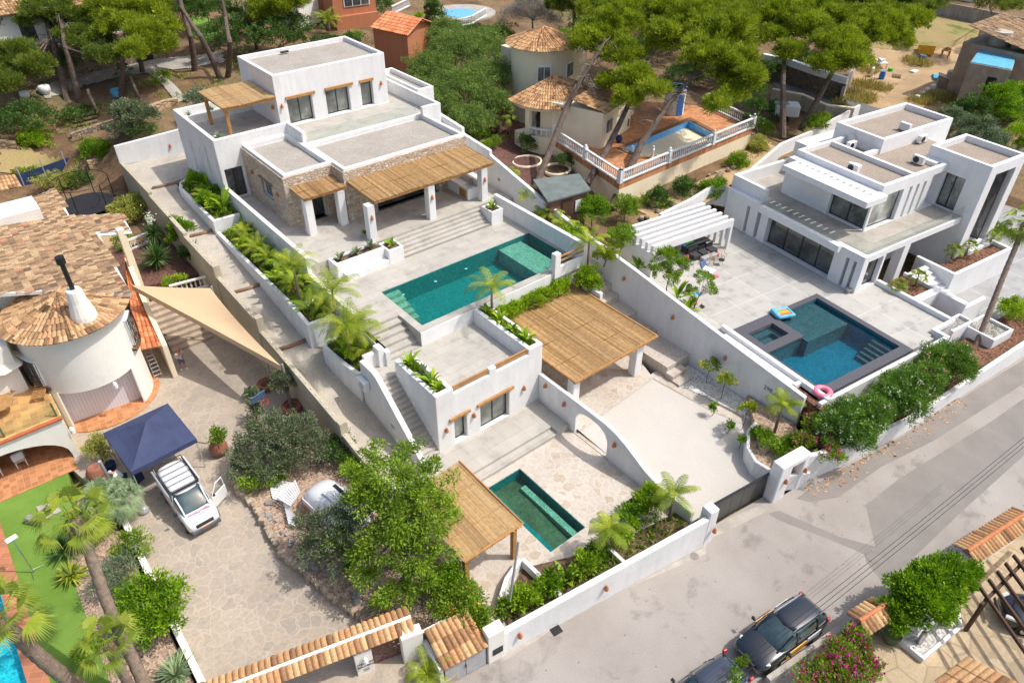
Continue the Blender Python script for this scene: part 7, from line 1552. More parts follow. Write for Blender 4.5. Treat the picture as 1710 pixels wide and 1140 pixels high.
# ------------------------------------------------------------- street corner at the bottom right
b=MB();b.sheet(PZ([(1470,1180),(1430,1080),(1545,1000),(1600,955),(1640,935),(1700,880),(1760,850),(1850,1200)],.02));b.build('stone_yard',M['yard_stone'],kind='structure')
b=MB();a=W(1280,1140,.1);c=W(1420,1040,.1);b.wall([(a.x,a.y,0,.5),(c.x,c.y,0,.5)],.25);tag(b.build('kerb_wall',M['concrete_edge']),'low pale kerb wall along the street behind the bougainvillea','kerb')
def tilewall(lab,p0,p1,z,pillar=True,seed=1,name='tiled_wall'):
 o=thing(name,lab,'wall',(*p0[:2],0));d_=(p1-p0).normalized();n2_=Vector((-d_.y,d_.x,0));b=MB();b.wall([(p0.x,p0.y,0,z-.05),(p1.x,p1.y,0,z-.05)],.45);b.build('wall',M['ivory'],o)
 b=MB();b.tube([p0+Vector((0,0,z+.27-p0.z)),p1+Vector((0,0,z+.27-p1.z))],.11,8);b.build('ridge',M['tan_clay_tile' if 0 else 'terracotta'],o);P=lambda q,k,zz:Vector((q.x,q.y,zz))+n2_*k
 tileroof(o,'tile_coping','tan_clay_tile',P(p0,-.6,z-.02),P(p1,-.6,z-.02),P(p0,-.05,z+.25),P(p1,-.05,z+.25),.24,.6,seed=seed);tileroof(o,'tile_coping','tan_clay_tile',P(p1,.6,z-.02),P(p0,.6,z-.02),P(p1,.05,z+.25),P(p0,.05,z+.25),.24,.6,seed=seed+1);return o
tilewall('long white wall with a double row of barrel tiles in the lower right corner',W(1612,925,1.9),W(1712,860,1.9),1.9,seed=61);tilewall('short white wall stub with a barrel tile coping beside the magenta bougainvillea',W(1432,1042,1.5),W(1478,1012,1.5),1.5,seed=63)
YR=thing('yard_roof','barrel tiled roof corner at the bottom right edge','roof',tuple(W(1640,1130,2)));tileroof(YR,'tiles','tan_clay_tile',W(1560,1135,2.0),W(1700,1215,2.0),W(1615,1095,2.6),W(1750,1165,2.6),.27,.55,seed=65);b=MB();b.prism([tuple(W(u,v,1.9)[:2])for u,v in((1575,1140),(1700,1205),(1740,1160),(1615,1102))],0,1.9);b.build('wall',M['ivory'],YR)
KP=thing('kerbed_planter','white-kerbed planter of pale gravel under the round green tree','planter',tuple(W(1560,1040,0)));kp=[W(u,v,.3)for u,v in((1495,1060),(1541,1098),(1604,1045),(1600,1022),(1560,1000),(1505,1030))];MB().wall([(p.x,p.y,0,.35)for p in kp],.16,True).build('kerb',M['white'],KP,bevel=.02);b=MB();b.prism([tuple(p[:2])for p in kp],.01,.25);b.build('gravel',M['white_gravel'],KP)
o=thing('bollard_light','short grey metal bollard light in the white-kerbed planter','bollard',tuple(W(1535,1072,.25)));MB().lathe(tuple(W(1535,1072,.25)),[(.13,0),(.13,.75),(.1,.82),(.001,.84)],12).build('post',M['steel'],o)
o=thing('plant_pot','green glazed pot with a small plant beside the tiled wall stub','pot',tuple(W(1485,1065,0)));MB().lathe(tuple(W(1485,1068,.02)),[(.3,0),(.42,.5),(.4,.6),(.3,.55),(.001,.5)],14).build('pot',M['olive_green'],o)
TPg=thing('timber_pergola','dark brown timber pergola over the parked car in the lower right corner','pergola',tuple(W(1612,1050,0)));a=W(1650,1003,2.5);f0=W(1612,1052,.02);b=MB();b.tube([f0,(f0.x,f0.y,2.5)],.1,4);b.build('post',M['dark_timber'],TPg)
e1=W(1712,940,2.5);dd=(e1-a).normalized();ang=math.atan2(dd.y,dd.x);a=Vector((f0.x,f0.y,2.5));b=MB();b.obox(tuple(a+dd*3.5),(8,.14,.2),ang);b.build('beam',M['dark_timber'],TPg)
r0=W(1690,1065,2.6)-W(1645,1000,2.6);r0.normalize();ra=math.atan2(r0.y,r0.x)
for k in range(9):b=MB();q=a+dd*(k*.75-.1)+r0*2.2;b.obox((q.x,q.y,2.7),(5.4,.09,.18),ra);b.build('rafter',M['dark_timber'],TPg)
b=MB()
for k in range(3):
 a=W(1140+k*12,1180+k*3,6.5);c=W(1790,664+k*7,6.5);b=MB();b.tube([a.lerp(c,t/10)-Vector((0,0,.35*math.sin(PI*t/10)))for t in range(11)],.011,4);tag(b.build('power_line',M['black']),'%s of the three thin overhead power lines crossing the street'%('upper left','middle one','lower right')[k],'power line','parallel overhead lines above the street')
b=MB();a=W(790,950,3.0)
# ------------------------------------------------------------- vegetation builders
def unit(a):return a/np.maximum(1e-9,np.linalg.norm(a,axis=1,keepdims=True))
def leafmesh(name,mat,P_,D_,L_,Wd,tone,parent=None,fold=.0,loc=(0,0,0)):
 n=len(P_);r=RG.normal(size=(n,3));side=unit(np.cross(D_,r));L_=np.broadcast_to(L_,(n,)).reshape(-1,1);Wd=np.broadcast_to(Wd,(n,)).reshape(-1,1)
 mid=P_+D_*L_*.45;V_=np.stack([P_,mid+side*Wd/2,P_+D_*L_,mid-side*Wd/2],1).reshape(-1,3)-np.array(loc)
 me=bpy.data.meshes.new(name);me.vertices.add(4*n);me.vertices.foreach_set('co',V_.astype(np.float32).ravel())
 me.loops.add(4*n);me.loops.foreach_set('vertex_index',np.arange(4*n,dtype=np.int32));me.polygons.add(n);me.polygons.foreach_set('loop_start',np.arange(0,4*n,4,dtype=np.int32))
 me.update(calc_edges=True);at=me.attributes.new('tone','FLOAT','FACE');at.data.foreach_set('value',np.clip(tone,0,1).astype(np.float32));me.materials.append(M[mat])
 o=bpy.data.objects.new(name,me);COL.objects.link(o)
 if parent is not None:o.parent=parent
 return o
def crownpts(blobs,ncl,per,cr,up=.25,fill=.55,flat=.75,droop=0):
 """blobs: (x,y,z,rx,ry,rz); returns leaf points, directions, tones"""
 vol=np.array([b_[3]*b_[4]+b_[3]*b_[5]for b_ in blobs]);cnt=np.maximum(1,(ncl*vol/vol.sum()).astype(int));C_=[];O_=[]
 for b_,k in zip(blobs,cnt):
  d=unit(RG.normal(size=(k,3)));d[:,2]=np.where(d[:,2]<-.35,-d[:,2],d[:,2]);r=fill+(1-fill)*RG.random((k,1))**.6
  C_.append(np.array(b_[:3])+d*r*np.array(b_[3:6])*(1+.16*RG.normal(size=(k,1))));O_.append(d)
 C_=np.concatenate(C_);O_=np.concatenate(O_);n=len(C_);ct=RG.normal(.5,.17,n);crs=cr*RG.uniform(.6,1.35,n)
 i=np.repeat(np.arange(n),per);g=RG.normal(size=(len(i),3));g=unit(g)*RG.random((len(i),1))**.4;g[:,2]*=flat
 P_=C_[i]+g*crs[i][:,None];D_=unit(g*.7+O_[i]*.6+RG.normal(size=g.shape)*.45+np.array([0,0,up-droop]));return P_,D_,ct[i]+RG.normal(0,.14,len(i)),C_
def plant(name,label,cat,blobs,base,mat='laurel_leaf',ncl=60,per=60,cr=.3,L=.13,Wd=.07,trunk=(.07,.04),group=None,limbs=6,up=.25,fill=.55,flowers=None,bark='bark',droop=0,flat=.8,extra=None,tpath=None):
 o=thing(name,label,cat,tuple(base),group=group);P_,D_,t_,C_=crownpts(blobs,ncl,per,cr,up,fill,flat,droop)
 leafmesh('crown' if cat=='tree' else 'foliage',mat,P_,D_,L*RG.uniform(.7,1.3,len(P_)),Wd,t_,o,loc=base)
 if trunk:
  b=MB();cen=Vector(np.average([b_[:3]for b_ in blobs],axis=0,weights=[b_[3]for b_ in blobs]));bs=Vector(base);tp=bs.lerp(cen,.75)
  pth=[Vector(q)for q in tpath]if tpath else[bs-Vector((0,0,.2)),bs.lerp(tp,.5)+Vector((rnd.uniform(-.08,.08),rnd.uniform(-.08,.08),0)),tp]
  n_=len(pth);b.tube(pth,[trunk[0]+(trunk[1]-trunk[0])*i/(n_-1)for i in range(n_)],8)
  for k in range(limbs):
   c=Vector(C_[RG.integers(len(C_))]);s_=pth[-1].lerp(pth[-2],rnd.random()*.5);mpt=s_.lerp(c,.5)+Vector((0,0,.1*(c-s_).length));b.tube([s_,mpt,c],[trunk[1]*.7,trunk[1]*.4,trunk[1]*.12],5,False)
  b.build('trunk',M[bark],o)
 for f_ in(flowers or[]):
  k=f_[1];sel=RG.integers(0,len(P_),k);n=RG.normal(size=(k,3));pp=P_[sel]+unit(n)*.06;j=5;pp=np.repeat(pp,j,0)+RG.normal(0,f_[2]*.5,(k*j,3));leafmesh('flowers',f_[0],pp,unit(RG.normal(size=pp.shape)+np.array([0,0,.6])),f_[2],f_[2],RG.random(len(pp)),o,loc=base)['kind']='stuff'
 return o
def bush(u,v,z,rx,ry,h_,mat,label,name='shrub',cat='shrub',k=1.0,**kw):
 """(u,v) sees the middle of the bush, z is its ground (None: terrain)"""
 if z is None:
  g=G(u,v+6);z=g.z
 c=W(u,v,z+h_*.5);zc=z+h_*.5;n=max(8,int(26*k*(rx*ry+rx*h_*.5)/(kw.get('cr',.3)/.3)**2));nb=1 if max(rx,ry)<.6 else 4
 bl=[(c.x,c.y,zc,rx,ry,h_*.5)]
 if nb>1:
  for i in range(5):t=2*PI*i/5+rnd.random();bl.append((c.x+math.cos(t)*rx*.55,c.y+math.sin(t)*ry*.55,zc+rnd.uniform(-.12,.22)*h_,rx*.5,ry*.5,h_*.33))
 kw.setdefault('trunk',(.05,.03));return plant(name,label,cat,bl,(c.x,c.y,z),mat,n,kw.pop('per',60),**kw)
def strips(name,mat,parent,S_,tone,loc=(0,0,0)):
 """S_: list of (points list, widths, side vectors)"""
 b=MB()
 for pts,ws,sd,tn in S_:
  k0=len(b.v)
  for p,w_,s_ in zip(pts,ws,sd):b.v+=[tuple(p-s_*w_/2),tuple(p+s_*w_/2)]
  for i in range(len(pts)-1):b.f.append((k0+2*i,k0+2*i+1,k0+2*i+3,k0+2*i+2));b.a.append(tn)
 return b.build(name,M[mat],parent)
def frond(base,az,el,L_,nl,ll,droop,S_,lw=.035,tw=0):
 d=Vector((math.cos(az),math.sin(az),0));sd=Vector((-d.y,d.x,0));pts=[];p=Vector(base);a=el;n_=12;tn=rnd.uniform(.25,.85)
 for i in range(n_+1):
  pts.append(p.copy());p=p+(d*math.cos(a)+Vector((0,0,math.sin(a))))*L_/n_;a-=droop/n_*(.5+1.3*i/n_)
 S_.append((pts,[.05*(1-i/n_)+.012 for i in range(n_+1)],[sd]*(n_+1),tn))
 for i in range(nl):
  t=.12+.88*i/nl;x=t*n_;j=min(n_-1,int(x));q=pts[j].lerp(pts[j+1],x-j);f_=(pts[j+1]-pts[j]).normalized();l_=ll*(math.sin(PI*min(1,t*.85+.12))**.6)
  for s_ in(-1,1):
   v=(sd*s_*.85+f_*.55+Vector((0,0,-.12+rnd.uniform(-.15,.15)))).normalized();e1_=q+v*l_*.55;e2_=q+v*l_-Vector((0,0,l_*.32));w_=f_;S_.append(([q,e1_,e2_],[lw*.7,lw,.006],[w_]*3,min(1,max(0,tn+rnd.uniform(-.15,.15)))))
def palm(u,v,z,h_,L_,nf,label,top=None,mat='palm_leaf',bark='palm_bark',r=.1,ll=.42,group=None,nl=24,droop=1.5,el=(.2,1.35),base=None):
 b0=base or(W(u,v,z)if z is not None else G(u,v));tp=Vector(top)if top else b0+Vector((0,0,h_));o=thing('palm_tree' if h_>.4 else 'palm',label,'palm',tuple(b0),group=group);b=MB()
 b.tube([b0-Vector((0,0,.2)),b0.lerp(tp,.5)+Vector((rnd.uniform(-.04,.04),0,0)),tp],[r*1.25,r,r*.75],9);b.build('trunk',M[bark],o,smooth=True)
 S_=[];
 for i in range(nf):frond(tp,i*2.4+rnd.uniform(-.2,.2),el[0]+(el[1]-el[0])*(i/nf)+rnd.uniform(-.1,.1),L_*rnd.uniform(.8,1.1),nl,ll*rnd.uniform(.85,1.1),droop*rnd.uniform(.8,1.2),S_)
 strips('fronds',mat,o,S_,0);return o
def fan(base,d,L_,rad,S_,n_=18,spread=2.5,lw=.05):
 d=d.normalized();sd=d.cross(Vector((0,0,1))).normalized()if abs(d.z)<.98 else Vector((1,0,0));up=sd.cross(d);tip=base+d*L_-Vector((0,0,L_*.12));tn=rnd.uniform(.25,.85);S_.append(([base,tip],[.035,.025],[sd]*2,.3))
 for i in range(n_):
  a=(i/(n_-1)-.5)*spread*1.05;v=(d*math.cos(a)+sd*math.sin(a));r_=rad*(.8+.2*math.cos(a))*rnd.uniform(.93,1.05);m_=tip+v*r_*.55+up*.04;e=tip+v*r_*rnd.uniform(.85,1.05)-Vector((0,0,r_*rnd.uniform(.15,.6)))
  w_=v.cross(up).normalized();S_.append(([tip,m_,e],[.01,rad*spread/n_*.55,.008],[w_]*3,min(1,max(0,tn+rnd.uniform(-.12,.12)))))
def fanpalm(base,top,r,nf,L_,rad,label,mat='fan_leaf',skirt=True,low=-.5,n_=18):
 o=thing('fan_palm',label,'palm',tuple(base));base=Vector(base);top=Vector(top);b=MB();k=max(2,int((top-base).length/.22));b.tube([base.lerp(top,i/k)+Vector((math.sin(i*.21)*.05,0,0))for i in range(k+1)],[r*(1.15-.25*i/k)*(1.07 if i%2 else .97)for i in range(k+1)],12);b.build('trunk',M['palm_bark'],o,smooth=True)
 if skirt:MB().lathe(tuple(top-Vector((0,0,.75))),[(r*.95,0),(r*1.25,.3),(r*1.05,.7),(r*.3,.85)],12).build('leaf_bases',M['log'],o)
 S_=[]
 for i in range(nf):a=i*2.4;e=1.3-(1.3-low)*(i/nf)**.9+rnd.uniform(-.1,.1);fan(top+Vector((0,0,.1)),Vector((math.cos(a)*math.cos(e),math.sin(a)*math.cos(e),math.sin(e))),L_*rnd.uniform(.8,1.15),rad*rnd.uniform(.85,1.1),S_,n_)
 strips('fronds',mat,o,S_,0);return o
def rosette(p,R_,n_,label,mat='yucca_leaf',w_=.06,name='yucca',cat='plant',h0=0,el=(-.2,1.4),bend=.25,group=None,trunk=None):
 p=Vector(p);o=thing(name,label,cat,tuple(p),group=group);c=p+Vector((0,0,h0));S_=[]
 for i in range(n_):
  a=i*2.399;e=el[0]+(el[1]-el[0])*rnd.random();d=Vector((math.cos(a)*math.cos(e),math.sin(a)*math.cos(e),math.sin(e)));sd=Vector((-math.sin(a),math.cos(a),0));L_=R_*rnd.uniform(.8,1.1)
  S_.append(([c,c+d*L_*.5,c+d*L_-Vector((0,0,L_*bend*rnd.random()))],[w_*.8,w_,.006],[sd]*3,rnd.random()))
 strips('leaves',mat,o,S_,0)
 if h0>.2 or trunk:MB().tube([p-Vector((0,0,.1)),c],trunk or .1,8).build('trunk',M['bark'],o)
 return o
def banana(p,h_,n_,label,group=None,mat='banana_leaf',w_=.3,name='banana_plant',cat='plant',parentless=None):
 p=Vector(p);o=thing(name,label,cat,tuple(p),group=group);S_=[]
 for i in range(n_):
  a=i*2.4+rnd.random();e=rnd.uniform(.75,1.4);L_=h_*rnd.uniform(.7,1.05);d=Vector((math.cos(a),math.sin(a),0));sd=Vector((-d.y,d.x,0));q=p.copy();pts=[];aa=e
  for k in range(8):pts.append(q.copy());q=q+(d*math.cos(aa)+Vector((0,0,math.sin(aa))))*L_/7;aa-=.24*rnd.uniform(.7,1.3)*(k>1)
  S_.append((pts,[.04,.04,w_*.5,w_,w_*1.05,w_*.9,w_*.55,.02],[sd]*8,rnd.random()))
 strips('leaves',mat,o,S_,0);return o
def mixbed(name,label,pts,mat='banana_leaf',**kw):pass
# ------------------------------------------------------------- pines
def pine(label,path,clumps,mat='pine_leaf',r=.28,dens=1.0,dead=0,group='pines'):
 pth=[Vector(q)if len(q)==3 and not isinstance(q[0],str)else q for q in path];o=thing('pine_tree',label,'tree',tuple(pth[0]),group=group);b=MB();sm=[]
 for i in range(len(pth)-1):
  for k in range(4):t=k/4;sm.append(pth[i].lerp(pth[i+1],t)+Vector((math.sin((i*4+k)*.9)*.07,math.cos((i*4+k)*.7)*.07,0)))
 sm.append(pth[-1]);n_=len(sm);b.tube(sm,[r*(1.15-.75*i/n_)for i in range(n_)],9)
 bl=[]
 for u,v,z,rr in clumps:
  c=W(u,v,z);rr*=1.22;bl.append((c.x,c.y,c.z,rr*.78,rr*.76,rr*.6))
  for k in range(5):a=k*1.257+rnd.random();q_=rnd.uniform(.5,.85)*rr;bl.append((c.x+q_*math.cos(a),c.y+q_*math.sin(a),c.z+rnd.uniform(-.35,.3)*rr,rr*rnd.uniform(.34,.5),rr*rnd.uniform(.34,.5),rr*rnd.uniform(.28,.44)))
 A_=sum(q[3]**2 for q in bl)
 P_,D_,t_,C_=crownpts(bl,int(34*A_*dens),90,.42,.5,.45,.75);
 for q in bl[::6]:
  c=Vector(q[:3]);s_=min(sm[n_//2:],key=lambda x:(x-c).length);b.tube([s_,s_.lerp(c,.5)+Vector((0,0,-.2)),c],[r*.3,r*.2,r*.08],6,False)
  for k in range(5):e=Vector(C_[RG.integers(len(C_))]);b.tube([c,c.lerp(e,min(1,2.2/max(.1,(e-c).length)))],[r*.1,.015],4,False)if(e-c).length<q[3]*1.6 else None
 b.build('trunk',M['bark'],o);leafmesh('crown',mat,P_,D_,.30*RG.uniform(.6,1.3,len(P_)),.062,t_,o,loc=pth[0])
 if dead:
  b=MB()
  for k in range(dead):
   s_=sm[rnd.randrange(n_//2,n_)];a=rnd.random()*6.3;e=s_+Vector((math.cos(a)*rnd.uniform(1,2.6),math.sin(a)*rnd.uniform(1,2.6),rnd.uniform(-1.3,.5)));mm=s_.lerp(e,.5)+Vector((0,0,.35));b.tube([s_,mm,e],[.05,.03,.01],4,False)
   for j in range(6):t=rnd.random();q=mm.lerp(e,t);b.tube([q,q+Vector((rnd.uniform(-.6,.6),rnd.uniform(-.6,.6),rnd.uniform(-.7,.1)))],[.014,.005],3,False)
  b.build('dead_branches',M['pale_bark'],o)
 return o
Wt=lambda u,v,z:tuple(W(u,v,z))
def Gt(u,v):g=G(u,v);return(g.x,g.y,g.z-.2)
pine('leaning pine with the leftmost of the three slanting trunks below the tower villa',[Wt(893,318,5),Wt(945,180,9.5),Wt(985,110,12.5),Wt(1010,70,14)],[(1015,40,14.5,2.3),(985,70,13.5,1.6),(1060,25,14.5,2.0),(1040,90,13,1.5),(1000,15,15,1.8)],r=.26,dead=18)
pine('leaning pine with the middle slanting trunk crossing the terracotta terrace',[Wt(982,308,5.5),Wt(1030,215,8.5),Wt(1062,150,11),Wt(1090,90,13)],[(1060,130,12,1.3),(1092,150,11.8,.9),(1050,165,11,.9),(1110,60,14,1.7),(1020,140,11,1.0)],r=.26,dead=22,mat='pine_leaf')
pine('leaning pine with the rightmost slanting trunk and the widest bright crown',[Wt(1022,348,4.5),Wt(1070,240,8),Wt(1120,170,10.5),Wt(1165,120,12.5)],[(1150,40,14.5,2.7),(1205,55,14.5,2.5),(1185,95,13.5,2.0),(1235,105,13,1.7),(1120,20,15,2.2),(1225,150,11.5,1.2),(1200,175,11,.9),(1250,130,12.5,1.1),(1160,10,15,2.2),(1215,20,15,1.8)],r=.3,dead=30)
pine('tall straight pine with its trunk in front of the white box trailer',[Wt(1308,232,4.2),Wt(1307,140,8.5),Wt(1312,70,11.5)],[(1310,30,12.5,2.4),(1275,20,12.5,1.8),(1345,45,12.3,1.9),(1320,85,11,1.2),(1290,60,11.5,1.2)],r=.3,mat='pine_leaf')
pine('pine with a slanting trunk and wide crown beside the dirt clearing',[Wt(1338,218,4.2),Wt(1365,165,7),Wt(1392,118,9.5),Wt(1400,80,11)],[(1400,75,11.5,2.1),(1440,50,12,2.4),(1480,50,12,2.2),(1515,35,12,1.8),(1390,30,12.5,2.2),(1425,105,10.5,1.2),(1460,15,12.5,2.3),(1375,105,10.6,1.0)],r=.3)
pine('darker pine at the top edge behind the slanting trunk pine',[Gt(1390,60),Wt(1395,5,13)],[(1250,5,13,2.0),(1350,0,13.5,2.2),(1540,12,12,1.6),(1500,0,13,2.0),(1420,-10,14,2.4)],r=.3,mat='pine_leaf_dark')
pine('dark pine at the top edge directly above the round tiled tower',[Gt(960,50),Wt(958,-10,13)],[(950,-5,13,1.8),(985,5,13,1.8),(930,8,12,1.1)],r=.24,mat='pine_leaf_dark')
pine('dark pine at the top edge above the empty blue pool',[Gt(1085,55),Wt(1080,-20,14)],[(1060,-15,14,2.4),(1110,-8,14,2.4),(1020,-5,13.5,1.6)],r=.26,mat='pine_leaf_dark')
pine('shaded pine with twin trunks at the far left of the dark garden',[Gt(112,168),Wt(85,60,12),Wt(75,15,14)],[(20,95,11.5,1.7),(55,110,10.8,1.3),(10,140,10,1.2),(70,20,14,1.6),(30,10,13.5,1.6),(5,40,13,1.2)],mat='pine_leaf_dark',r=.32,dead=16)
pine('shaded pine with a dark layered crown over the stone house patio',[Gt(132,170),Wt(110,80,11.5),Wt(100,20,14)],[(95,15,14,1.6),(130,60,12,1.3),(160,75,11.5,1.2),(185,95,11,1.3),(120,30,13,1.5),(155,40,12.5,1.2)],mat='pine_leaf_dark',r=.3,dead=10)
pine('bright green pine in front of the white stone-based house',[Gt(200,162),Wt(205,100,11),Wt(215,50,13)],[(205,40,13.2,1.7),(245,55,12.8,1.6),(180,15,13.8,1.6),(275,45,12.5,1.2),(240,15,14,1.8),(270,80,11.5,1.1),(225,85,12,1.1),(165,5,14,1.3)],r=.26)
pine('slim pine with a bare trunk beside the cellar door of the stone house',[Gt(238,122),Wt(225,60,11.5),Wt(220,0,14)],[(215,-8,14,1.4)],r=.22)
pine('forked pine with a sawn side limb behind the upper reed pergola',[Gt(325,118),Wt(318,60,11.5),Wt(300,0,14.5),Wt(290,-20,15)],[(290,-25,15,1.6)],r=.28)
pine('curved bare pine trunk left of the upper villa roof',[Gt(380,128),Wt(384,70,11.5),Wt(376,30,13),Wt(370,-10,15)],[(370,-25,15,1.6)],r=.25)
pine('thick pine with crossing limbs by the villa corner',[Gt(368,130),Wt(335,60,12),Wt(310,25,13.5),Wt(290,-5,14.5)],[(300,-20,15,1.5)],r=.26)
pine('round bright pine in front of the white garden building',[Gt(505,60),Wt(480,10,13)],[(445,12,13,1.6),(475,8,13.4,1.6),(430,28,12,.9),(500,0,13.5,1.0)],r=.26)
pine('thin dark pine trunk among the shadows behind the upper villa',[Gt(430,82),Wt(412,30,12),Wt(400,-10,14)],[(400,-25,14.5,1.5)],r=.16,mat='pine_leaf_dark')
for i,(u,v,h_,lb)in enumerate(((165,195,2.6,'bare sawn trunk stump standing left of the olive tree'),(232,165,2.2,'short broken trunk leaning behind the olive tree'))):
 g=G(u,v);o=MB().tube([g-Vector((0,0,.3)),g+Vector((-.15,.1,h_))],[.2,.14],8).build('tree_stump',M['bark'],smooth=True);tag(o,lb,'stump')
 # ------------------------------------------------------------- other trees
def tree(u,v,z,clumps,mat,label,base,k=1.0,**kw):
 sc_=kw.pop('sc',1);bl=[(*W(a,c,q),r_*sc_,r_*sc_,r_*.7*sc_)for a,c,q,r_ in clumps];A_=sum(b_[3]**2 for b_ in bl);kw.setdefault('trunk',(.16,.08));kw.setdefault('per',75);return plant('tree',label,'tree',bl,tuple(base),mat,int(30*A_*k),**kw)
tree(0,0,0,[(760,90,10,2.2),(720,120,9.5,1.7),(800,75,10,1.9),(770,150,8.8,2.0),(815,130,9,1.6),(730,175,8.2,1.5),(785,200,7.8,1.3),(745,55,10.5,1.5),(700,150,8.8,1.1),(825,170,8.2,1.1)],'pepper_leaf','big feathery green pepper tree beside the orange outbuilding',G(765,205),1.5,sc=1.3,cr=.45,L=.24,Wd=.05,droop=1.0,limbs=14,bark='bark')
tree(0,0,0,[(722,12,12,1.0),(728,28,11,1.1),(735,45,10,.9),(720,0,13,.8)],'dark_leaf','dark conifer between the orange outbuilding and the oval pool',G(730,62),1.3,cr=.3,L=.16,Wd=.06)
tree(0,0,0,[(878,15,11,1.7),(905,28,10.5,1.5),(855,28,10.3,1.3),(925,38,9.8,.9),(890,-5,12,1.5)],'dry_twig','grey leafless feathery tree behind the round tiled tower',G(890,60),.9,cr=.6,L=.4,Wd=.02,limbs=26,bark='pale_bark')
CAR=[(650,800,5.6,1.2),(610,830,5.0,1.1),(700,830,5.2,1.2),(660,860,4.9,1.4),(720,880,4.4,1.0),(640,910,3.9,1.1),(590,795,4.6,.8),(690,930,3.6,1.0),(740,850,4.2,.7),(675,758,5.4,.6),(722,778,5.0,.6),(607,965,2.6,.7),(655,990,2.4,.7),(572,890,3.3,.5),(620,775,5.2,.6),(705,975,2.6,.8),(560,905,3.0,.35),(755,825,4.4,.35),(765,870,4.0,.35),(700,745,5.4,.4),(640,1000,2.0,.4),(680,1000,2.1,.4),(600,930,3.2,.6),(740,920,3.6,.6),(630,745,5.0,.4),(760,800,4.6,.3)]
tree(0,0,0,CAR,'carob_leaf','large spreading bright green tree overhanging the rockery and the boundary wall',W(655,945,.85),.92,cr=.34,L=.17,Wd=.075,limbs=40,fill=.35,droop=.5,sc=.9,trunk=(.25,.13),bark='pale_bark')
tree(0,0,0,[(548,880,3.2,1.2),(530,920,2.4,1.0),(560,930,2.4,.9),(515,880,2.4,.8)],'olive_leaf','dark olive green tree at the courtyard edge left of the big bright tree',W(545,930,.85),1.1,sc=.88,cr=.28,L=.14,Wd=.05,limbs=10)
tree(0,0,0,[(590,850,4.2,.9),(575,880,3.4,.8),(605,880,3.6,.7)],'grey_leaf','blue-grey leaved tree between the caravan and the big bright tree',W(585,905,.85),1.6,cr=.25,L=.13,Wd=.05)
tree(0,0,0,[(445,720,2.8,1.2),(420,750,2.2,1.1),(475,735,2.6,1.1),(445,775,2.0,1.0),(500,720,2.6,1.1),(525,745,2.3,.9),(410,785,1.6,.7),(480,770,2.0,.8)],'olive_leaf','wide grey-green olive clump in the garden bed behind the clay jar',W(470,800,.85),1.5,cr=.3,L=.14,Wd=.05,limbs=20,trunk=(.2,.1))
tree(0,0,0,[(475,628,2.9,.75),(462,645,2.5,.5),(488,640,2.6,.5)],'olive_leaf','small olive tree in the large terracotta pot by the beige boundary wall',W(490,690,1.1),1.8,cr=.2,L=.11,Wd=.045,trunk=(.1,.06),limbs=8)
tree(0,0,0,[(1115,430,5.2,.9),(1135,445,4.9,.8),(1100,450,4.6,.7),(1125,465,4.3,.7)],'carob_leaf','small glossy tree in front of the concrete pergola beside the shared wall',W(1112,500,2.6),1.3,cr=.24,L=.13,Wd=.06,trunk=(.05,.03),limbs=10)
tree(0,0,0,[(1175,468,4.8,.8),(1160,490,4.0,.5),(1188,488,4.0,.5)],'carob_leaf','small sparse tree on the deck with towels around its foot',W(1158,515,2.6),.9,cr=.24,L=.13,Wd=.06,trunk=(.05,.03),limbs=10)
tree(0,0,0,[(1555,975,2.1,1.3),(1520,988,2.0,1.2),(1588,962,2.0,1.2),(1545,1012,1.9,1.25),(1580,998,1.9,1.0),(1505,1022,1.6,.9),(1612,950,1.8,.8),(1495,1045,1.3,.6)],'laurel_leaf','dense round bright green tree over the street wall in the lower right corner',W(1555,1020,.1),2.1,sc=.78,cr=.26,L=.17,Wd=.09,trunk=(.15,.1))
for(cl,mt,lb,bs,kk)in(([(1590,195,5.2,1.2),(1575,210,4.6,.9)],'grey_leaf','grey-green olive tree directly behind the highest modern villa roof',(1590,215),1.3),([(1630,215,5.4,1.5),(1655,235,5.0,1.4),(1610,235,4.6,1.1),(1670,255,4.4,1.0)],'grey_leaf','largest grey-green tree behind the modern villa tower roof',(1640,260),1.3),
([(1625,180,5.6,1.5),(1600,190,5.0,1.2)],'dark_leaf','dark green bushy tree below the blue drums',(1615,205),1.3),([(1670,165,6.0,1.9),(1700,160,5.6,1.6),(1680,190,5.0,1.4)],'laurel_leaf','bright green citrus tree in front of the derelict hut',(1680,200),1.3),([(1700,225,4.4,1.2),(1715,240,4,1)],'lime_leaf','bright lime green shrub at the right edge beside bare soil',(1700,245),1.2),([(1700,55,8,1.4),(1690,65,7.4,1)],'laurel_leaf','green shrub behind the old barn roof at the right edge',(1700,70),1.2),
([(1260,175,8,.9),(1262,150,8.5,.9),(1258,200,7,.8)],'dark_leaf','dark cypress-like tree beside the box trailer',(1265,225),1.2),([(1655,5,10,2),(1690,12,9,1.4),(1590,-5,10,1.2)],'pine_leaf_dark','dark tree behind the grey block wall at the top edge',(1660,30),1.1),([(215,190,8.4,1.5),(238,195,8.2,1.2),(200,215,7.6,.9)],'olive_leaf','silvery olive tree in the shaded garden above the white back wall',(222,225),1.3),([(325,165,9.2,.9),(340,160,9.2,.7)],'grey_leaf','small olive tree just behind the upper terrace pergola',(325,178),1.2)):
 tree(0,0,0,cl,mt,lb,G(*bs),kk,cr=.34,L=.18,Wd=.07,trunk=(.12,.07))
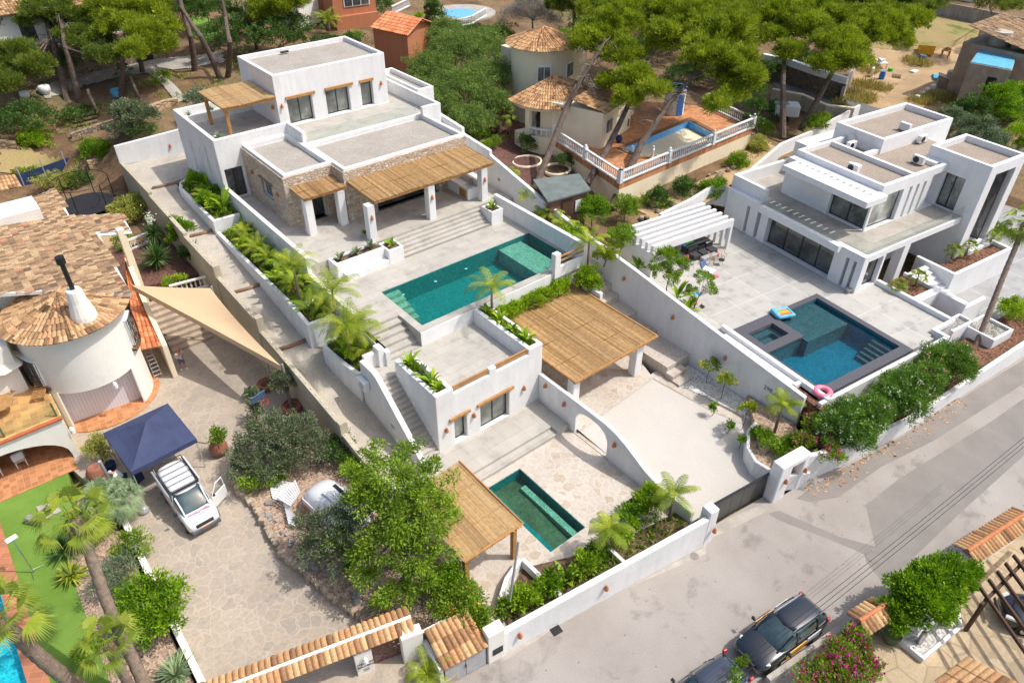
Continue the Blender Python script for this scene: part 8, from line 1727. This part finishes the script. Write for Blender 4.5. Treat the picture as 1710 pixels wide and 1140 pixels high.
for(u,v,rx,ry,h_,mt,lb)in((560,75,3.5,1.2,1.8,'dark_leaf','dark green shrub row behind the upper villa roof'),(470,62,4.0,2.2,4.0,'dark_leaf','tall dark hedge in deep shade left of the white garden building'),(395,60,3.0,2.0,4.0,'dark_leaf','dark shady shrubs behind the curved pine trunks'),(345,15,3.0,2.0,3.5,'dark_leaf','dark hedge at the top edge behind the small lawn'),(640,15,1.4,1.2,3.0,'dark_leaf','round dark green shrub beside the orange house'),(1010,30,6,3,4,'dark_leaf','dark woodland undergrowth behind the leaning pines'),(1100,80,6,3,3.5,'dark_leaf','dark shrubs in the shade behind the pool shower'),(940,70,2.4,2,2.6,'laurel_leaf','green shrubs between the round tower and the pines'),(850,95,2.0,1.6,2.6,'dark_leaf','dark shrub left of the round tiled tower'),(1200,110,4,3,3,'dark_leaf','dark shrubs under the widest pine crown'),(1320,105,5,1.6,3.4,'dark_leaf','dark green hedge above the field-stone wall'),(1240,45,5,3,4.5,'dark_leaf','dark undergrowth at the top edge between the pines'),(30,200,3.2,2.4,2.4,'dark_leaf','dark shrub mass at the left edge of the shaded garden'),(130,190,2.2,1.2,1.0,'dark_leaf','low dark shrub above the wooden garden steps'),(345,185,0.6,.5,.8,'laurel_leaf','small green shrub beside the garden path'),(800,225,1.0,.8,1.2,'laurel_leaf','green shrub below the pepper tree'),(1290,20,4,3,4,'pine_leaf_dark','dark pine undergrowth behind the tall straight pine'),(690,110,1.2,1,1.8,'carob_leaf','green shrub at the corner of the orange outbuilding'),(700,30,.9,.7,1.2,'lime_leaf','bright shrubs in the flower bed before the orange house'),(590,62,1.2,.7,.9,'lime_leaf','low bright green plants below the orange house wall')):
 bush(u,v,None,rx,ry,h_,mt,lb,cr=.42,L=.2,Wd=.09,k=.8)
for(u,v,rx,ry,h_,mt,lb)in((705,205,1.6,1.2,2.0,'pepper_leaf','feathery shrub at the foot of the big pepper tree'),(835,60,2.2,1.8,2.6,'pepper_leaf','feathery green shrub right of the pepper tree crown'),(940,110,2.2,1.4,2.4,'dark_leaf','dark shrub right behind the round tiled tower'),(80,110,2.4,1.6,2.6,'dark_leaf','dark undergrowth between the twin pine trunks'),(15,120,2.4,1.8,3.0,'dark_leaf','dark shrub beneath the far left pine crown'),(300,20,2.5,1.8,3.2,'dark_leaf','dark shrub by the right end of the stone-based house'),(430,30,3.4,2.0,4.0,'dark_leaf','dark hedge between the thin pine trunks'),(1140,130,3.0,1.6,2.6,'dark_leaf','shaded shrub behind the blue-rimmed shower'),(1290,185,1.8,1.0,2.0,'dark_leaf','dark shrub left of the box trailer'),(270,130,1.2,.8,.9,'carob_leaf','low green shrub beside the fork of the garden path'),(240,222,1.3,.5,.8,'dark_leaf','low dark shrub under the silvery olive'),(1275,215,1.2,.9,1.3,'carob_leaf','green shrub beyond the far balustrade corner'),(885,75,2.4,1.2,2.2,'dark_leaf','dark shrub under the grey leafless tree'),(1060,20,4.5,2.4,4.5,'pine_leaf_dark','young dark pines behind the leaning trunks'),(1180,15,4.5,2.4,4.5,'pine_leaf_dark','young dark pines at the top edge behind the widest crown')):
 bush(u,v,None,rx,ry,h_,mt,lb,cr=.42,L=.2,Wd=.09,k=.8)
bush(60,235,4.6,1.5,1.0,2.2,'lime_leaf','bright lime green spreading shrub above the dry lawn at left',L=.17);bush(25,245,4.4,.9,.6,1.2,'dry_twig','grey lavender bush at the left edge',L=.2,Wd=.02)
bush(170,262,3.1,1.7,1.1,3.2,'laurel_leaf','tall green shrub with pink blooms above the trampoline',L=.16,flowers=[('flower_pink',26,.1)]);bush(40,300,3.1,1.4,.8,1.9,'carob_leaf','rose bush with many pink blooms behind the far roof corner',flowers=[('flower_pink',46,.11)]);bush(100,305,3.1,1.8,.8,1.9,'yellow_leaf','yellow-green shrub with pale blue flowers beside the trampoline',flowers=[('flower_white',20,.08)]);bush(135,300,3.1,1.0,.7,1.7,'dark_leaf','dark leafy shrub behind the trampoline net')
bush(222,352,3.0,1.6,1.6,1.8,'yellow_leaf','large pale yellow-green variegated shrub right of the old tiled roof',L=.16,k=1.3);bush(232,335,3.0,.9,.8,1.3,'lime_leaf','small green shrub above the variegated shrub by the path wall');bush(305,395,3.0,1.0,.9,2.6,'laurel_leaf','glossy umbrella-leaved shrub right of the flowering yucca',L=.22,Wd=.09);bush(318,425,3.0,.7,.7,1.6,'dark_leaf','darker glossy shrub against the beige boundary wall',L=.22,Wd=.09);bush(294,470,3.0,1.0,.4,.7,'lime_leaf','low bright green shrub below the lower yucca');bush(205,405,3.0,.7,.5,1.2,'carob_leaf','small green shrub under the end of the tiled roof')
rosette(W(266,445,3.0),1.5,150,'huge spiky green yucca in front of the balustrade',w_=.1,h0=.6);y_=W(264,410,3.0);rosette(y_,1.15,110,'spiky yucca with a white flower spike right of the old roof',w_=.09,h0=1.1,el=(-.5,1.4));b=MB();
leafmesh('flower_spike','flower_white',np.array(y_)+np.array([0,0,2.3])+RG.normal(0,1,(160,3))*np.array([.16,.16,.3]),unit(RG.normal(size=(160,3))),.12,.1,RG.random(160),None)
sp_=bpy.data.objects['flower_spike'];sp_['kind']='stuff';tag(sp_,'white flower spike on the upper yucca','flower');
for ob in list(COL.objects):
 if ob.get('label','').startswith('spiky yucca with'):sp_.parent=ob;sp_.location=-Vector(ob.location);[sp_.pop(k_)for k_ in('label','category')]
rosette(W(340,82,9.6),1.2,60,'dark spiky yucca beside the forked pine',w_=.1,h0=1.0);fanpalm(G(212,135),G(212,135)+Vector((0,0,.7)),.12,14,.7,.6,'low fan palm in the shaded garden beside the path',skirt=False,mat='dark_leaf')
fanpalm(G(833,222),G(833,222)+Vector((0,0,1.9)),.2,26,1.1,.75,'yellow-green fan palm standing below the round tiled tower',low=-.7);bush(880,240,None,.8,.8,1.7,'dark_leaf','round dark shrub inside the ring kerb');bush(942,270,None,.8,.7,1.3,'dark_leaf','rounded dark shrub below the terrace balustrade');bush(820,240,None,1.0,.7,1.1,'carob_leaf','low green shrub beside the white boundary wall')
palm(548,48,9.0,.9,2.2,22,'feathery palm between the white building and the orange house',r=.25,ll=.4,group='palms')
fanpalm(W(262,1200,.5),W(124,868,8.6),.22,19,.95,.75,'tall fan palm whose ringed trunk crosses the lower left corner',low=-.35,n_=26);fanpalm(W(232,1185,.5),W(180,1075,5.0),.18,17,.85,.68,'shorter fan palm in front of the tall ringed trunk',low=-.3,n_=26);fanpalm(W(190,1200,.5),W(-6,1030,8.0),.26,22,.95,.8,'leaning fan palm trunk over the turquoise pool, crown at the left edge',low=-.3,n_=26)
for i,(u,v,h_,r_,lb)in enumerate(((190,850,1.9,.95,'bushy dwarf fan palm right of the tall palm crown'),(160,880,1.4,.8,'bushy dwarf fan palm left below its larger neighbour'),(215,840,1.5,.75,'small dwarf fan palm beside the white kerb wall'))):
 p=W(u,v+22,.54);fanpalm(p,p+Vector((0,0,h_)),.13,34,.7,.62,lb,skirt=False,low=-1.0,mat='agave_leaf' if i!=1 else 'fan_leaf')
rosette(W(122,965,.54),.95,70,'bright green cycad at the lawn edge','palm_leaf',.1,'cycad',h0=.15,el=(0,1.1),bend=.4);rosette(W(112,925,.54),1.0,70,'dark spiky yucca under the tall palm crown',w_=.08,h0=.3);rosette(W(296,1132,.54),1.1,90,'grey-green agave at the bottom beside the white kerb','agave_leaf',.09,'agave',h0=.2,el=(0,1.3));rosette(W(305,1105,.54),.7,60,'small grey-green agave above the larger one','agave_leaf',.07,'agave',h0=.1,el=(0,1.3))
bush(220,915,.54,.9,.8,1.2,'carob_leaf','green shrub beside the white kerb, topmost in the bed',L=.15);bush(195,965,.54,1.1,1.0,1.4,'grey_leaf','feathery grey-green shrub in the middle of the bed',L=.2,Wd=.04);bush(256,1020,.54,1.5,1.5,2.6,'laurel_leaf','large rounded laurel shrub beside the white kerb',L=.16,Wd=.08,k=1.7);bush(150,1085,.54,.6,.6,.9,'lime_leaf','low green plants beneath the short fan palm');bush(165,752,.5,.6,.6,1.6,'yellow_leaf','yellow-green shrub in a clay jar at the arch corner',L=.2,Wd=.05,k=1.6)
bush(364,728,1.5,.3,.3,.8,'laurel_leaf','small plant with a red flower in the round clay jar',k=2.5,flowers=[('flower_magenta',3,.08)]);bush(425,685,.9,.4,.4,.9,'olive_leaf','small leafy shrub in the pot beside the basketball hoop',k=2);bush(421,655,.9,.25,.25,.3,'agave_leaf','pale succulent in the black pot',trunk=None,k=2)
bush(432,800,.85,.8,.7,1.2,'lime_leaf','low bright shrub with white flowers at the courtyard edge',flowers=[('flower_white',22,.07)],k=1.4);bush(470,790,.85,.5,.4,.9,'laurel_leaf','small bright green shrub behind the slatted panel',k=1.5);bush(568,752,.85,1.0,.9,1.5,'dark_leaf','dark glossy shrub against the beige wall behind the caravan',k=1.4);bush(600,775,.85,.7,.7,1.4,'laurel_leaf','bright shrub right of the dark shrub by the beige wall',k=1.4)
rosette(W(585,945,.85),.6,60,'dark round spiky plant on the gravel bed under the big tree',w_=.05,h0=.1);bush(765,1010,.85,1.2,1.2,1.6,'carob_leaf','creeper with orange trumpet flowers behind the perforated screen',flowers=[('flower_orange',20,.12)],k=1.5);bush(740,975,.85,1.0,.9,1.8,'laurel_leaf','leafy creeper on the boundary wall below the big bright tree',k=1.4);bush(795,1035,.85,.9,.5,1.3,'carob_leaf','creeper with orange flowers beside the cream pillar',flowers=[('flower_orange',12,.12)],k=1.5);bush(700,1000,.85,.8,.6,.6,'dry_twig','grey twiggy low plant in front of the perforated screen',L=.15,Wd=.02)
palm(0,0,0,.3,1.7,14,'drooping palm in the white bowl beside the bin shed',base=W(714,1132,.6),r=.1,ll=.3,droop=2.4)
# ------------------------------------------------------------- villa planters
rr_=random.Random(5)
rows=(('upper curved planter','first',57.7,50.9,13.85,15.3,5.75,9),('long planter','second',49.6,38.6,13.8,15.3,4.9,15),('planter pocket at the cellar door','third',37.6,36.2,13.9,15.1,4.5,2),('lowest curved planter','fourth',34.2,31.3,14.1,15.3,3.7,4))
ordn=['first','second','third','fourth','fifth','sixth','seventh','eighth','ninth','tenth','eleventh','twelfth','thirteenth','fourteenth','fifteenth','sixteenth']
for nm,_,y0,y1,x0,x1,z,n_ in rows:
 for i in range(n_):
  y=y0+(y1-y0)*(i+.5)/n_+rr_.uniform(-.2,.2);x=rr_.uniform(x0+.2,x1-.2);nw=rr_.random()
  if nw<.45:banana((x,y,z),rr_.uniform(1.3,2.3),9,'%s plant from the top in the %s, broad leaves'%(ordn[i],nm),'plants in the white side planters',w_=.3)
  elif nw<.75:p=Vector((x,y,z));palm(0,0,0,rr_.uniform(.3,.9),rr_.uniform(1.1,1.6),15,'%s plant from the top in the %s, feathery fronds'%(ordn[i],nm),group='plants in the white side planters',base=p,r=.05,ll=.26,nl=16)
  else:plant('shrub','%s plant from the top in the %s, rounded leafy shrub'%(ordn[i],nm),'shrub',[(x,y,z+.55,.5,.5,.5)],(x,y,z),rr_.choice(['laurel_leaf','carob_leaf','lime_leaf']),22,50,.24,.16,.08,group='plants in the white side planters')
 P_=np.stack([RG.uniform(x0,x1,420*n_//3),RG.uniform(y1-.4,y0+.4,420*n_//3),np.full(420*n_//3,z)],1);tag(leafmesh('ground_cover','carob_leaf',P_,unit(RG.normal(size=P_.shape)*.6+np.array([0,0,1])),RG.uniform(.2,.5,len(P_)),.09,RG.random(len(P_))),kind='stuff')
for u,v,z,h_,L_,nf,lb in((503,512,4.6,3.0,1.9,18,'slender young palm in front of the villa planter, highest of the group'),(567,560,3.9,3.2,2.2,20,'tall feathery palm beside the outdoor stairs, left of the pool steps'),(588,600,3.7,2.3,2.2,18,'arching yellow-green palm in the lowest curved planter'),(605,590,3.7,2.0,1.9,15,'palm with upright fronds next to the stair parapet')):
 palm(u,v,z,h_,L_,nf,lb,r=.09,ll=.42,group='young feather palms')
for u,v,z,h_,L_,lb in((822,520,4.75,1.7,2.0,'young palm with drooping fronds in front of the long pool'),(847,322,5.0,1.6,1.3,'young palm between the outdoor kitchen and the neighbour shed'),(884,352,5.0,1.3,1.2,'second young palm from the kitchen along the white wall'),(917,378,4.9,1.0,1.3,'third young palm from the kitchen along the white wall'),(940,392,4.9,.8,1.2,'fourth young palm from the kitchen along the white wall'),(980,455,4.2,2.4,1.7,'tallest young palm at the corner beyond the pool end'),(1117,868,.45,2.0,1.5,'young palm in the corner beside the driveway gate'),(1012,925,.45,1.9,1.3,'young palm in the patio planter near the narrow pool'),(1293,722,1.0,2.2,1.3,'young palm in the curved white planter by the gate'),(905,372,4.9,.5,1.1,'low bushy palm among the plants along the white wall')):
 palm(u,v,z,h_,L_,13,lb,r=.08,ll=.38,group='young feather palms')
q=((655,5.03),)
for k,(x,y,z,h_,lb)in enumerate(((16.1,28.5,4.8,1.2,'banana plant at the upper end of the guest house planter'),(16.1,27.2,4.8,.9,'red-tinged leafy plant in the guest house planter'),(16.15,26.3,4.8,1.3,'tallest banana plant in the guest house planter'),(16.1,25.7,4.8,.8,'small plant at the street end of the guest house planter'),(22.7,29.8,4.8,.8,'leafy plant at the pool end of the right roof planter'),(22.7,28.6,4.8,1.0,'broad-leaved plant second from the pool in the right roof planter'),(22.7,27.3,4.8,.8,'leafy plant in the middle of the right roof planter'),(22.7,26.0,4.8,1.2,'tall plant at the street end of the right roof planter'),(21.45,38.9,6.0,.8,'bird-of-paradise plant in the square white planter left of the steps'),(30.3,38.9,6.0,.8,'bird-of-paradise plant in the square white planter right of the steps'),(17.9,39.5,5.97,.7,'left small plant in the planter behind the white bench'),(19.1,39.5,5.97,.7,'middle small plant in the planter behind the white bench'),(20.2,39.5,5.97,.8,'right small plant in the planter behind the white bench'),(20.9,41.3,6.0,.7,'small plant by the front canopy pillar'))):
 banana((x,y,z),h_,9,lb,'broad-leaved planter plants',w_=.2,mat='banana_leaf' if k not in(1,10,11,12)else 'olive_leaf')
for x0,x1,y0,y1,z in((15.85,16.4,25.5,28.9,4.8),(22.45,22.9,25.5,30.3,4.8)):
 P_=np.stack([RG.uniform(x0,x1,900),RG.uniform(y0,y1,900),np.full(900,z)],1);tag(leafmesh('ground_cover','carob_leaf',P_,unit(RG.normal(size=P_.shape)*.7+np.array([0,0,1])),RG.uniform(.12,.45,900),.07,RG.random(900)),kind='stuff')
plant('hedge','low bright green hedge running below the open edge of the long pool','hedge',[(x,30.0,3.9,.5,.4,.55)for x in np.arange(24.0,30.2,.7)],(27,30,2.2),'lime_leaf',150,60,.25,.14,.08,trunk=None)
plant('shrub','bright green shrub at the corner below the pool end wall','shrub',[(31.0,29.4,4.2,.7,.6,.9),(31.3,28.9,3.7,.5,.5,.6)],(31.1,29.2,3),'lime_leaf',70,60,.26,.17,.09)
rosette((16.4,60.2,10.15),.5,40,'agave at the left end of the upper terrace back planter','agave_leaf',.06,'agave',el=(.1,1.3));rosette((18.3,60.25,10.12),.5,36,'dark agave behind the pergola post in the back planter','yucca_leaf',.06,'agave',el=(.1,1.3));rosette((19.8,60.25,10.12),.5,36,'dark agave at the middle of the upper back planter','yucca_leaf',.06,'agave',el=(.1,1.3));rosette((16.2,53.4,10.5),.6,44,'agave on the front corner of the upper terrace','agave_leaf',.06,'agave',el=(.1,1.3))
SR=((990,352,4.6,1.2,1.1,2.2,'laurel_leaf','dense round green shrub in front of the timber shed'),(960,395,4.6,1.0,.9,1.5,'lime_leaf','bright green shrub below the dense round shrub'),(1045,348,4.2,.9,.9,2.0,'carob_leaf','glossy green shrub right of the leaning pine feet'),(1037,400,3.6,.9,.9,2.2,'carob_leaf','glossy green small tree behind the boundary wall left of the pergola'),(1100,335,3.8,.8,.8,1.9,'dark_leaf','round dark blue-green shrub behind the pergola beams, left one'),(1140,318,3.8,.95,.9,2.1,'dark_leaf','round dark shrub behind the pergola beams, middle one'),(1190,320,3.6,1.1,1.0,2.2,'laurel_leaf','large green shrub beside the corner of the modern villa'),(1230,275,3.8,1.0,.9,1.8,'carob_leaf','green shrub on the orange soil bank below the balustrade end'),(1265,245,4.0,1.0,.8,1.6,'yellow_leaf','yellow-green shrub near the end of the white balustrade'),(1010,425,4.6,.7,.7,1.6,'palm_leaf','leafy yellow-green plants beside the tallest young palm'),(1365,205,4.2,1.6,.8,1.6,'carob_leaf','shrub with magenta flowers beside the beige lane wall'),(1130,400,3.0,.7,.5,1.2,'laurel_leaf','green plants left of the pergola behind the wall'))
for i,(u,v,z,rx,ry,h_,mt,lb)in enumerate(SR):bush(u,v,z,rx,ry,h_,mt,lb,k=1.5,L=.15,flowers=[('flower_magenta',14,.12)]if i==10 else None)
for u,v,z,h_,lb in((1130,500,2.6,1.6,'banana plant on the villa deck against the long white wall'),(1150,520,2.6,1.4,'second banana plant on the deck against the long white wall'),(1065,450,2.8,1.3,'banana plant behind the top of the long white wall'),(1075,345,4.2,1.7,'banana plant between the round shrubs and the leaning pine'),(1112,350,4,1.3,'banana plant behind the left pergola beams')):banana(W(u,v,z),h_,8,lb,w_=.3,group='banana plants along the walls')
for k,(u,v,lb)in enumerate(((1180,640,'thin young tree in the gravel strip, highest on the driveway side'),(1204,665,'yellow-leaved young shrub in the gravel strip, second from the top'),(1240,712,'thin young tree in the gravel strip near the curved planter'),(1262,735,'small shrub in the gravel strip just above the curved planter'),(1190,690,'tiny green plant at the edge of the gravel strip, upper one'),(1215,720,'tiny green plant in the middle of the gravel strip'),(1235,745,'tiny green plant at the lower end of the gravel strip'))):
 p=W(u,v,.5);h_=1.5 if k<3 else .5;plant('young_shrub',lb,'shrub',[(p.x,p.y,.5+h_,.45 if k<4 else .15,.4 if k<4 else .15,.3 if k<4 else .15)],tuple(p),'palm_leaf' if k<3 else 'laurel_leaf',14 if k<4 else 5,30,.2,.18,.09,trunk=(.025,.015),limbs=4,group='young plants in the gravel strip')
PBt=((1085,838,1.0,.8,1.5,'lime_leaf','shrub in the patio planter nearest the driveway wall'),(1052,862,.8,.7,1.2,'laurel_leaf','shrub in the patio planter between the two palms'),(1030,895,.7,.6,1.1,'lime_leaf','shrub at the foot of the patio planter palm'),(995,930,.8,.6,1.1,'laurel_leaf','shrub in the patio planter left of the middle palm'),(975,945,.7,.6,1.2,'lime_leaf','yellow-green shrub near the middle of the patio planter'),(915,975,.8,.7,1.3,'laurel_leaf','shrub at the inner corner of the patio planter'),(875,1000,.8,.7,1.3,'lime_leaf','shrub beside the leaning grey pole'),(850,1015,.6,.5,1.0,'carob_leaf','shrub at the street end of the patio planter'))
for u,v,rx,ry,h_,mt,lb in PBt:bush(u,v,.45,rx*.78,ry*.78,h_,mt,lb,k=1.0,L=.2,Wd=.1,group='shrubs in the patio planter')
banana(W(945,972,.45),1.3,8,'broad-leaved banana plant in the middle of the patio planter',w_=.26);banana(W(868,1018,.45),1.2,8,'banana plant beside the leaning grey pole',w_=.26)
bush(1275,735,1.0,.6,.5,1.0,'laurel_leaf','leafy plants left of the palm in the curved planter',k=1.5);bush(1310,745,1.0,.9,.5,.9,'laurel_leaf','green plants with one magenta bloom on the curved planter rim',k=1.5,flowers=[('flower_magenta',4,.12)])
hp=[(1375,745,1.0),(1395,715,1.5),(1425,700,1.6),(1455,695,1.5),(1485,665,1.6),(1510,650,1.6),(1540,640,1.5),(1560,610,1.5),(1585,605,1.5),(1600,620,1.3),(1520,680,1.2),(1440,730,1.1)]
def hedge(label,pts,mat,fl,base,**kw):
 bl=[(*W(u,v,2.3),r_*.86,r_*.72,r_*.8)for u,v,r_ in pts];return plant('flowering_hedge',label,'hedge',bl,tuple(base),mat,int(66*sum(r_*r_ for _,_,r_ in pts)),60,.28,.17,.045,flowers=fl,trunk=None,fill=.5,**kw)
hedge('oleander hedge with small white flowers behind the street wall, left half',hp[1:4]+hp[11:12]+hp[10:11]+hp[4:6],'oleander_leaf',[('flower_white',620,.1),('flower_pink',60,.1)],W(1440,730,1.2));hedge('oleander hedge with pink flowers nearest the leaning palm trunk',hp[6:10],'oleander_leaf',[('flower_pink',190,.11),('flower_white',120,.09)],W(1570,640,1.2))
plant('bougainvillea','bougainvillea with magenta flowers spilling over the street wall by the portal','shrub',[(*W(u,v,2.0),r_,r_*.7,r_*.6)for u,v,r_ in((1345,735,.8),(1365,715,.8),(1380,750,.7),(1335,760,.5),(1400,765,.6),(1355,700,.5))],tuple(W(1365,750,1.2)),'carob_leaf',80,45,.28,.14,.07,flowers=[('flower_magenta',120,.12)])
plant('bougainvillea','magenta bougainvillea filling the bottom edge beside the kerb','shrub',[(*W(u,v,1.3),r_*.78,r_*.65,r_*.5)for u,v,r_ in((1400,1095,1.0),(1430,1075,.8),(1370,1120,.8),(1440,1120,1.0),(1400,1140,1.0),(1420,1055,.5),(1345,1140,.6))],tuple(W(1410,1110,.1)),'carob_leaf',190,50,.26,.13,.07,flowers=[('flower_magenta',420,.12)])
plant('climbing_shoot','green climbing shoot hanging before the parked cars at the bottom edge','plant',[(*W(u,v,2.0),.18,.18,.25)for u,v in((1232,1112),(1226,1125),(1240,1105),(1222,1138))],tuple(W(1226,1150,.1)),'laurel_leaf',16,40,.15,.11,.07,trunk=None)
fanpalm(W(1626,585,.4),W(1712,372,7.6),.17,26,.9,.8,'tall leaning palm with a slim dark trunk before the modern villa',low=-1.1)
for u,v,z,lb in((1495,492,2.3,'bushy little palm in the planter below the modern villa corner'),(1528,476,2.3,'small palm beside the modern villa stairs'),(1588,432,2.4,'small palm at the left of the raised mulch planter'),(1652,408,2.4,'spiky yellow-green palm at the right of the raised mulch planter'),(1612,425,2.4,'low palm in the middle of the raised mulch planter')):fanpalm(W(u,v,z),W(u,v,z)+Vector((0,0,.6)),.07,20,.45,.4,lb,skirt=False,low=-.3,n_=10)
bush(1665,388,.3,.6,.6,1.6,'carob_leaf','round green shrub at the far corner of the raised mulch planter',k=1.8);bush(1690,520,.4,1.3,.9,1.5,'lime_leaf','bright green shrubs beside the street wall at the right edge',k=1.3,flowers=[('flower_pink',14,.1)]);bush(1660,560,.4,.9,.6,.8,'yellow_leaf','low yellowish shrubs in the mulch beside the street wall',k=1.2);bush(1690,200,None,1.5,1.2,1.8,'dark_leaf','dark shrub behind the modern villa tower at the right edge')
def tufts(name,mat,n,spots,L_=.5):
 P_=[];
 for u,v,r_ in spots:g=G(u,v);k=int(n*r_*r_);a=RG.uniform(0,6.28,k);q=r_*np.sqrt(RG.random(k));x=g.x+q*np.cos(a);y=g.y+q*np.sin(a);P_.append(np.stack([x,y,np.full(k,g.z+.05)],1))
 P_=np.concatenate(P_);tag(leafmesh(name,mat,P_,unit(RG.normal(size=P_.shape)*.5+np.array([0,0,1])),L_*RG.uniform(.4,1.2,len(P_)),.07,RG.random(len(P_))),kind='stuff')
tufts('dry_grass','dry_grass',240,[(1430,165,2.2),(1445,145,1.6),(1470,150,1.2),(1525,105,1.5),(1540,170,1.6),(1570,165,1.5),(1545,110,.9),(1580,170,1.2),(1400,175,.8),(1450,120,1.3)],.9)
tufts('ground_plants','carob_leaf',60,[(140,205,2),(60,200,3),(290,160,1.6),(190,180,2),(260,140,1.5),(300,130,1.2),(430,100,3),(640,70,2),(830,230,1.6),(1060,330,1.2),(1300,230,1.6),(1250,255,1.5),(1120,340,1.2),(350,140,1.5)],.35)
P_=np.stack([RG.uniform(12.3,22.7,1500),RG.uniform(12.9,15.0,1500),np.full(1500,.46)],1);P_=P_[(P_[:,0]*.1331+P_[:,1]*.9912>15.45)];tag(leafmesh('ground_cover','laurel_leaf',P_,unit(RG.normal(size=P_.shape)*.6+np.array([0,0,1])),RG.uniform(.1,.4,len(P_)),.08,RG.random(len(P_))),kind='stuff')
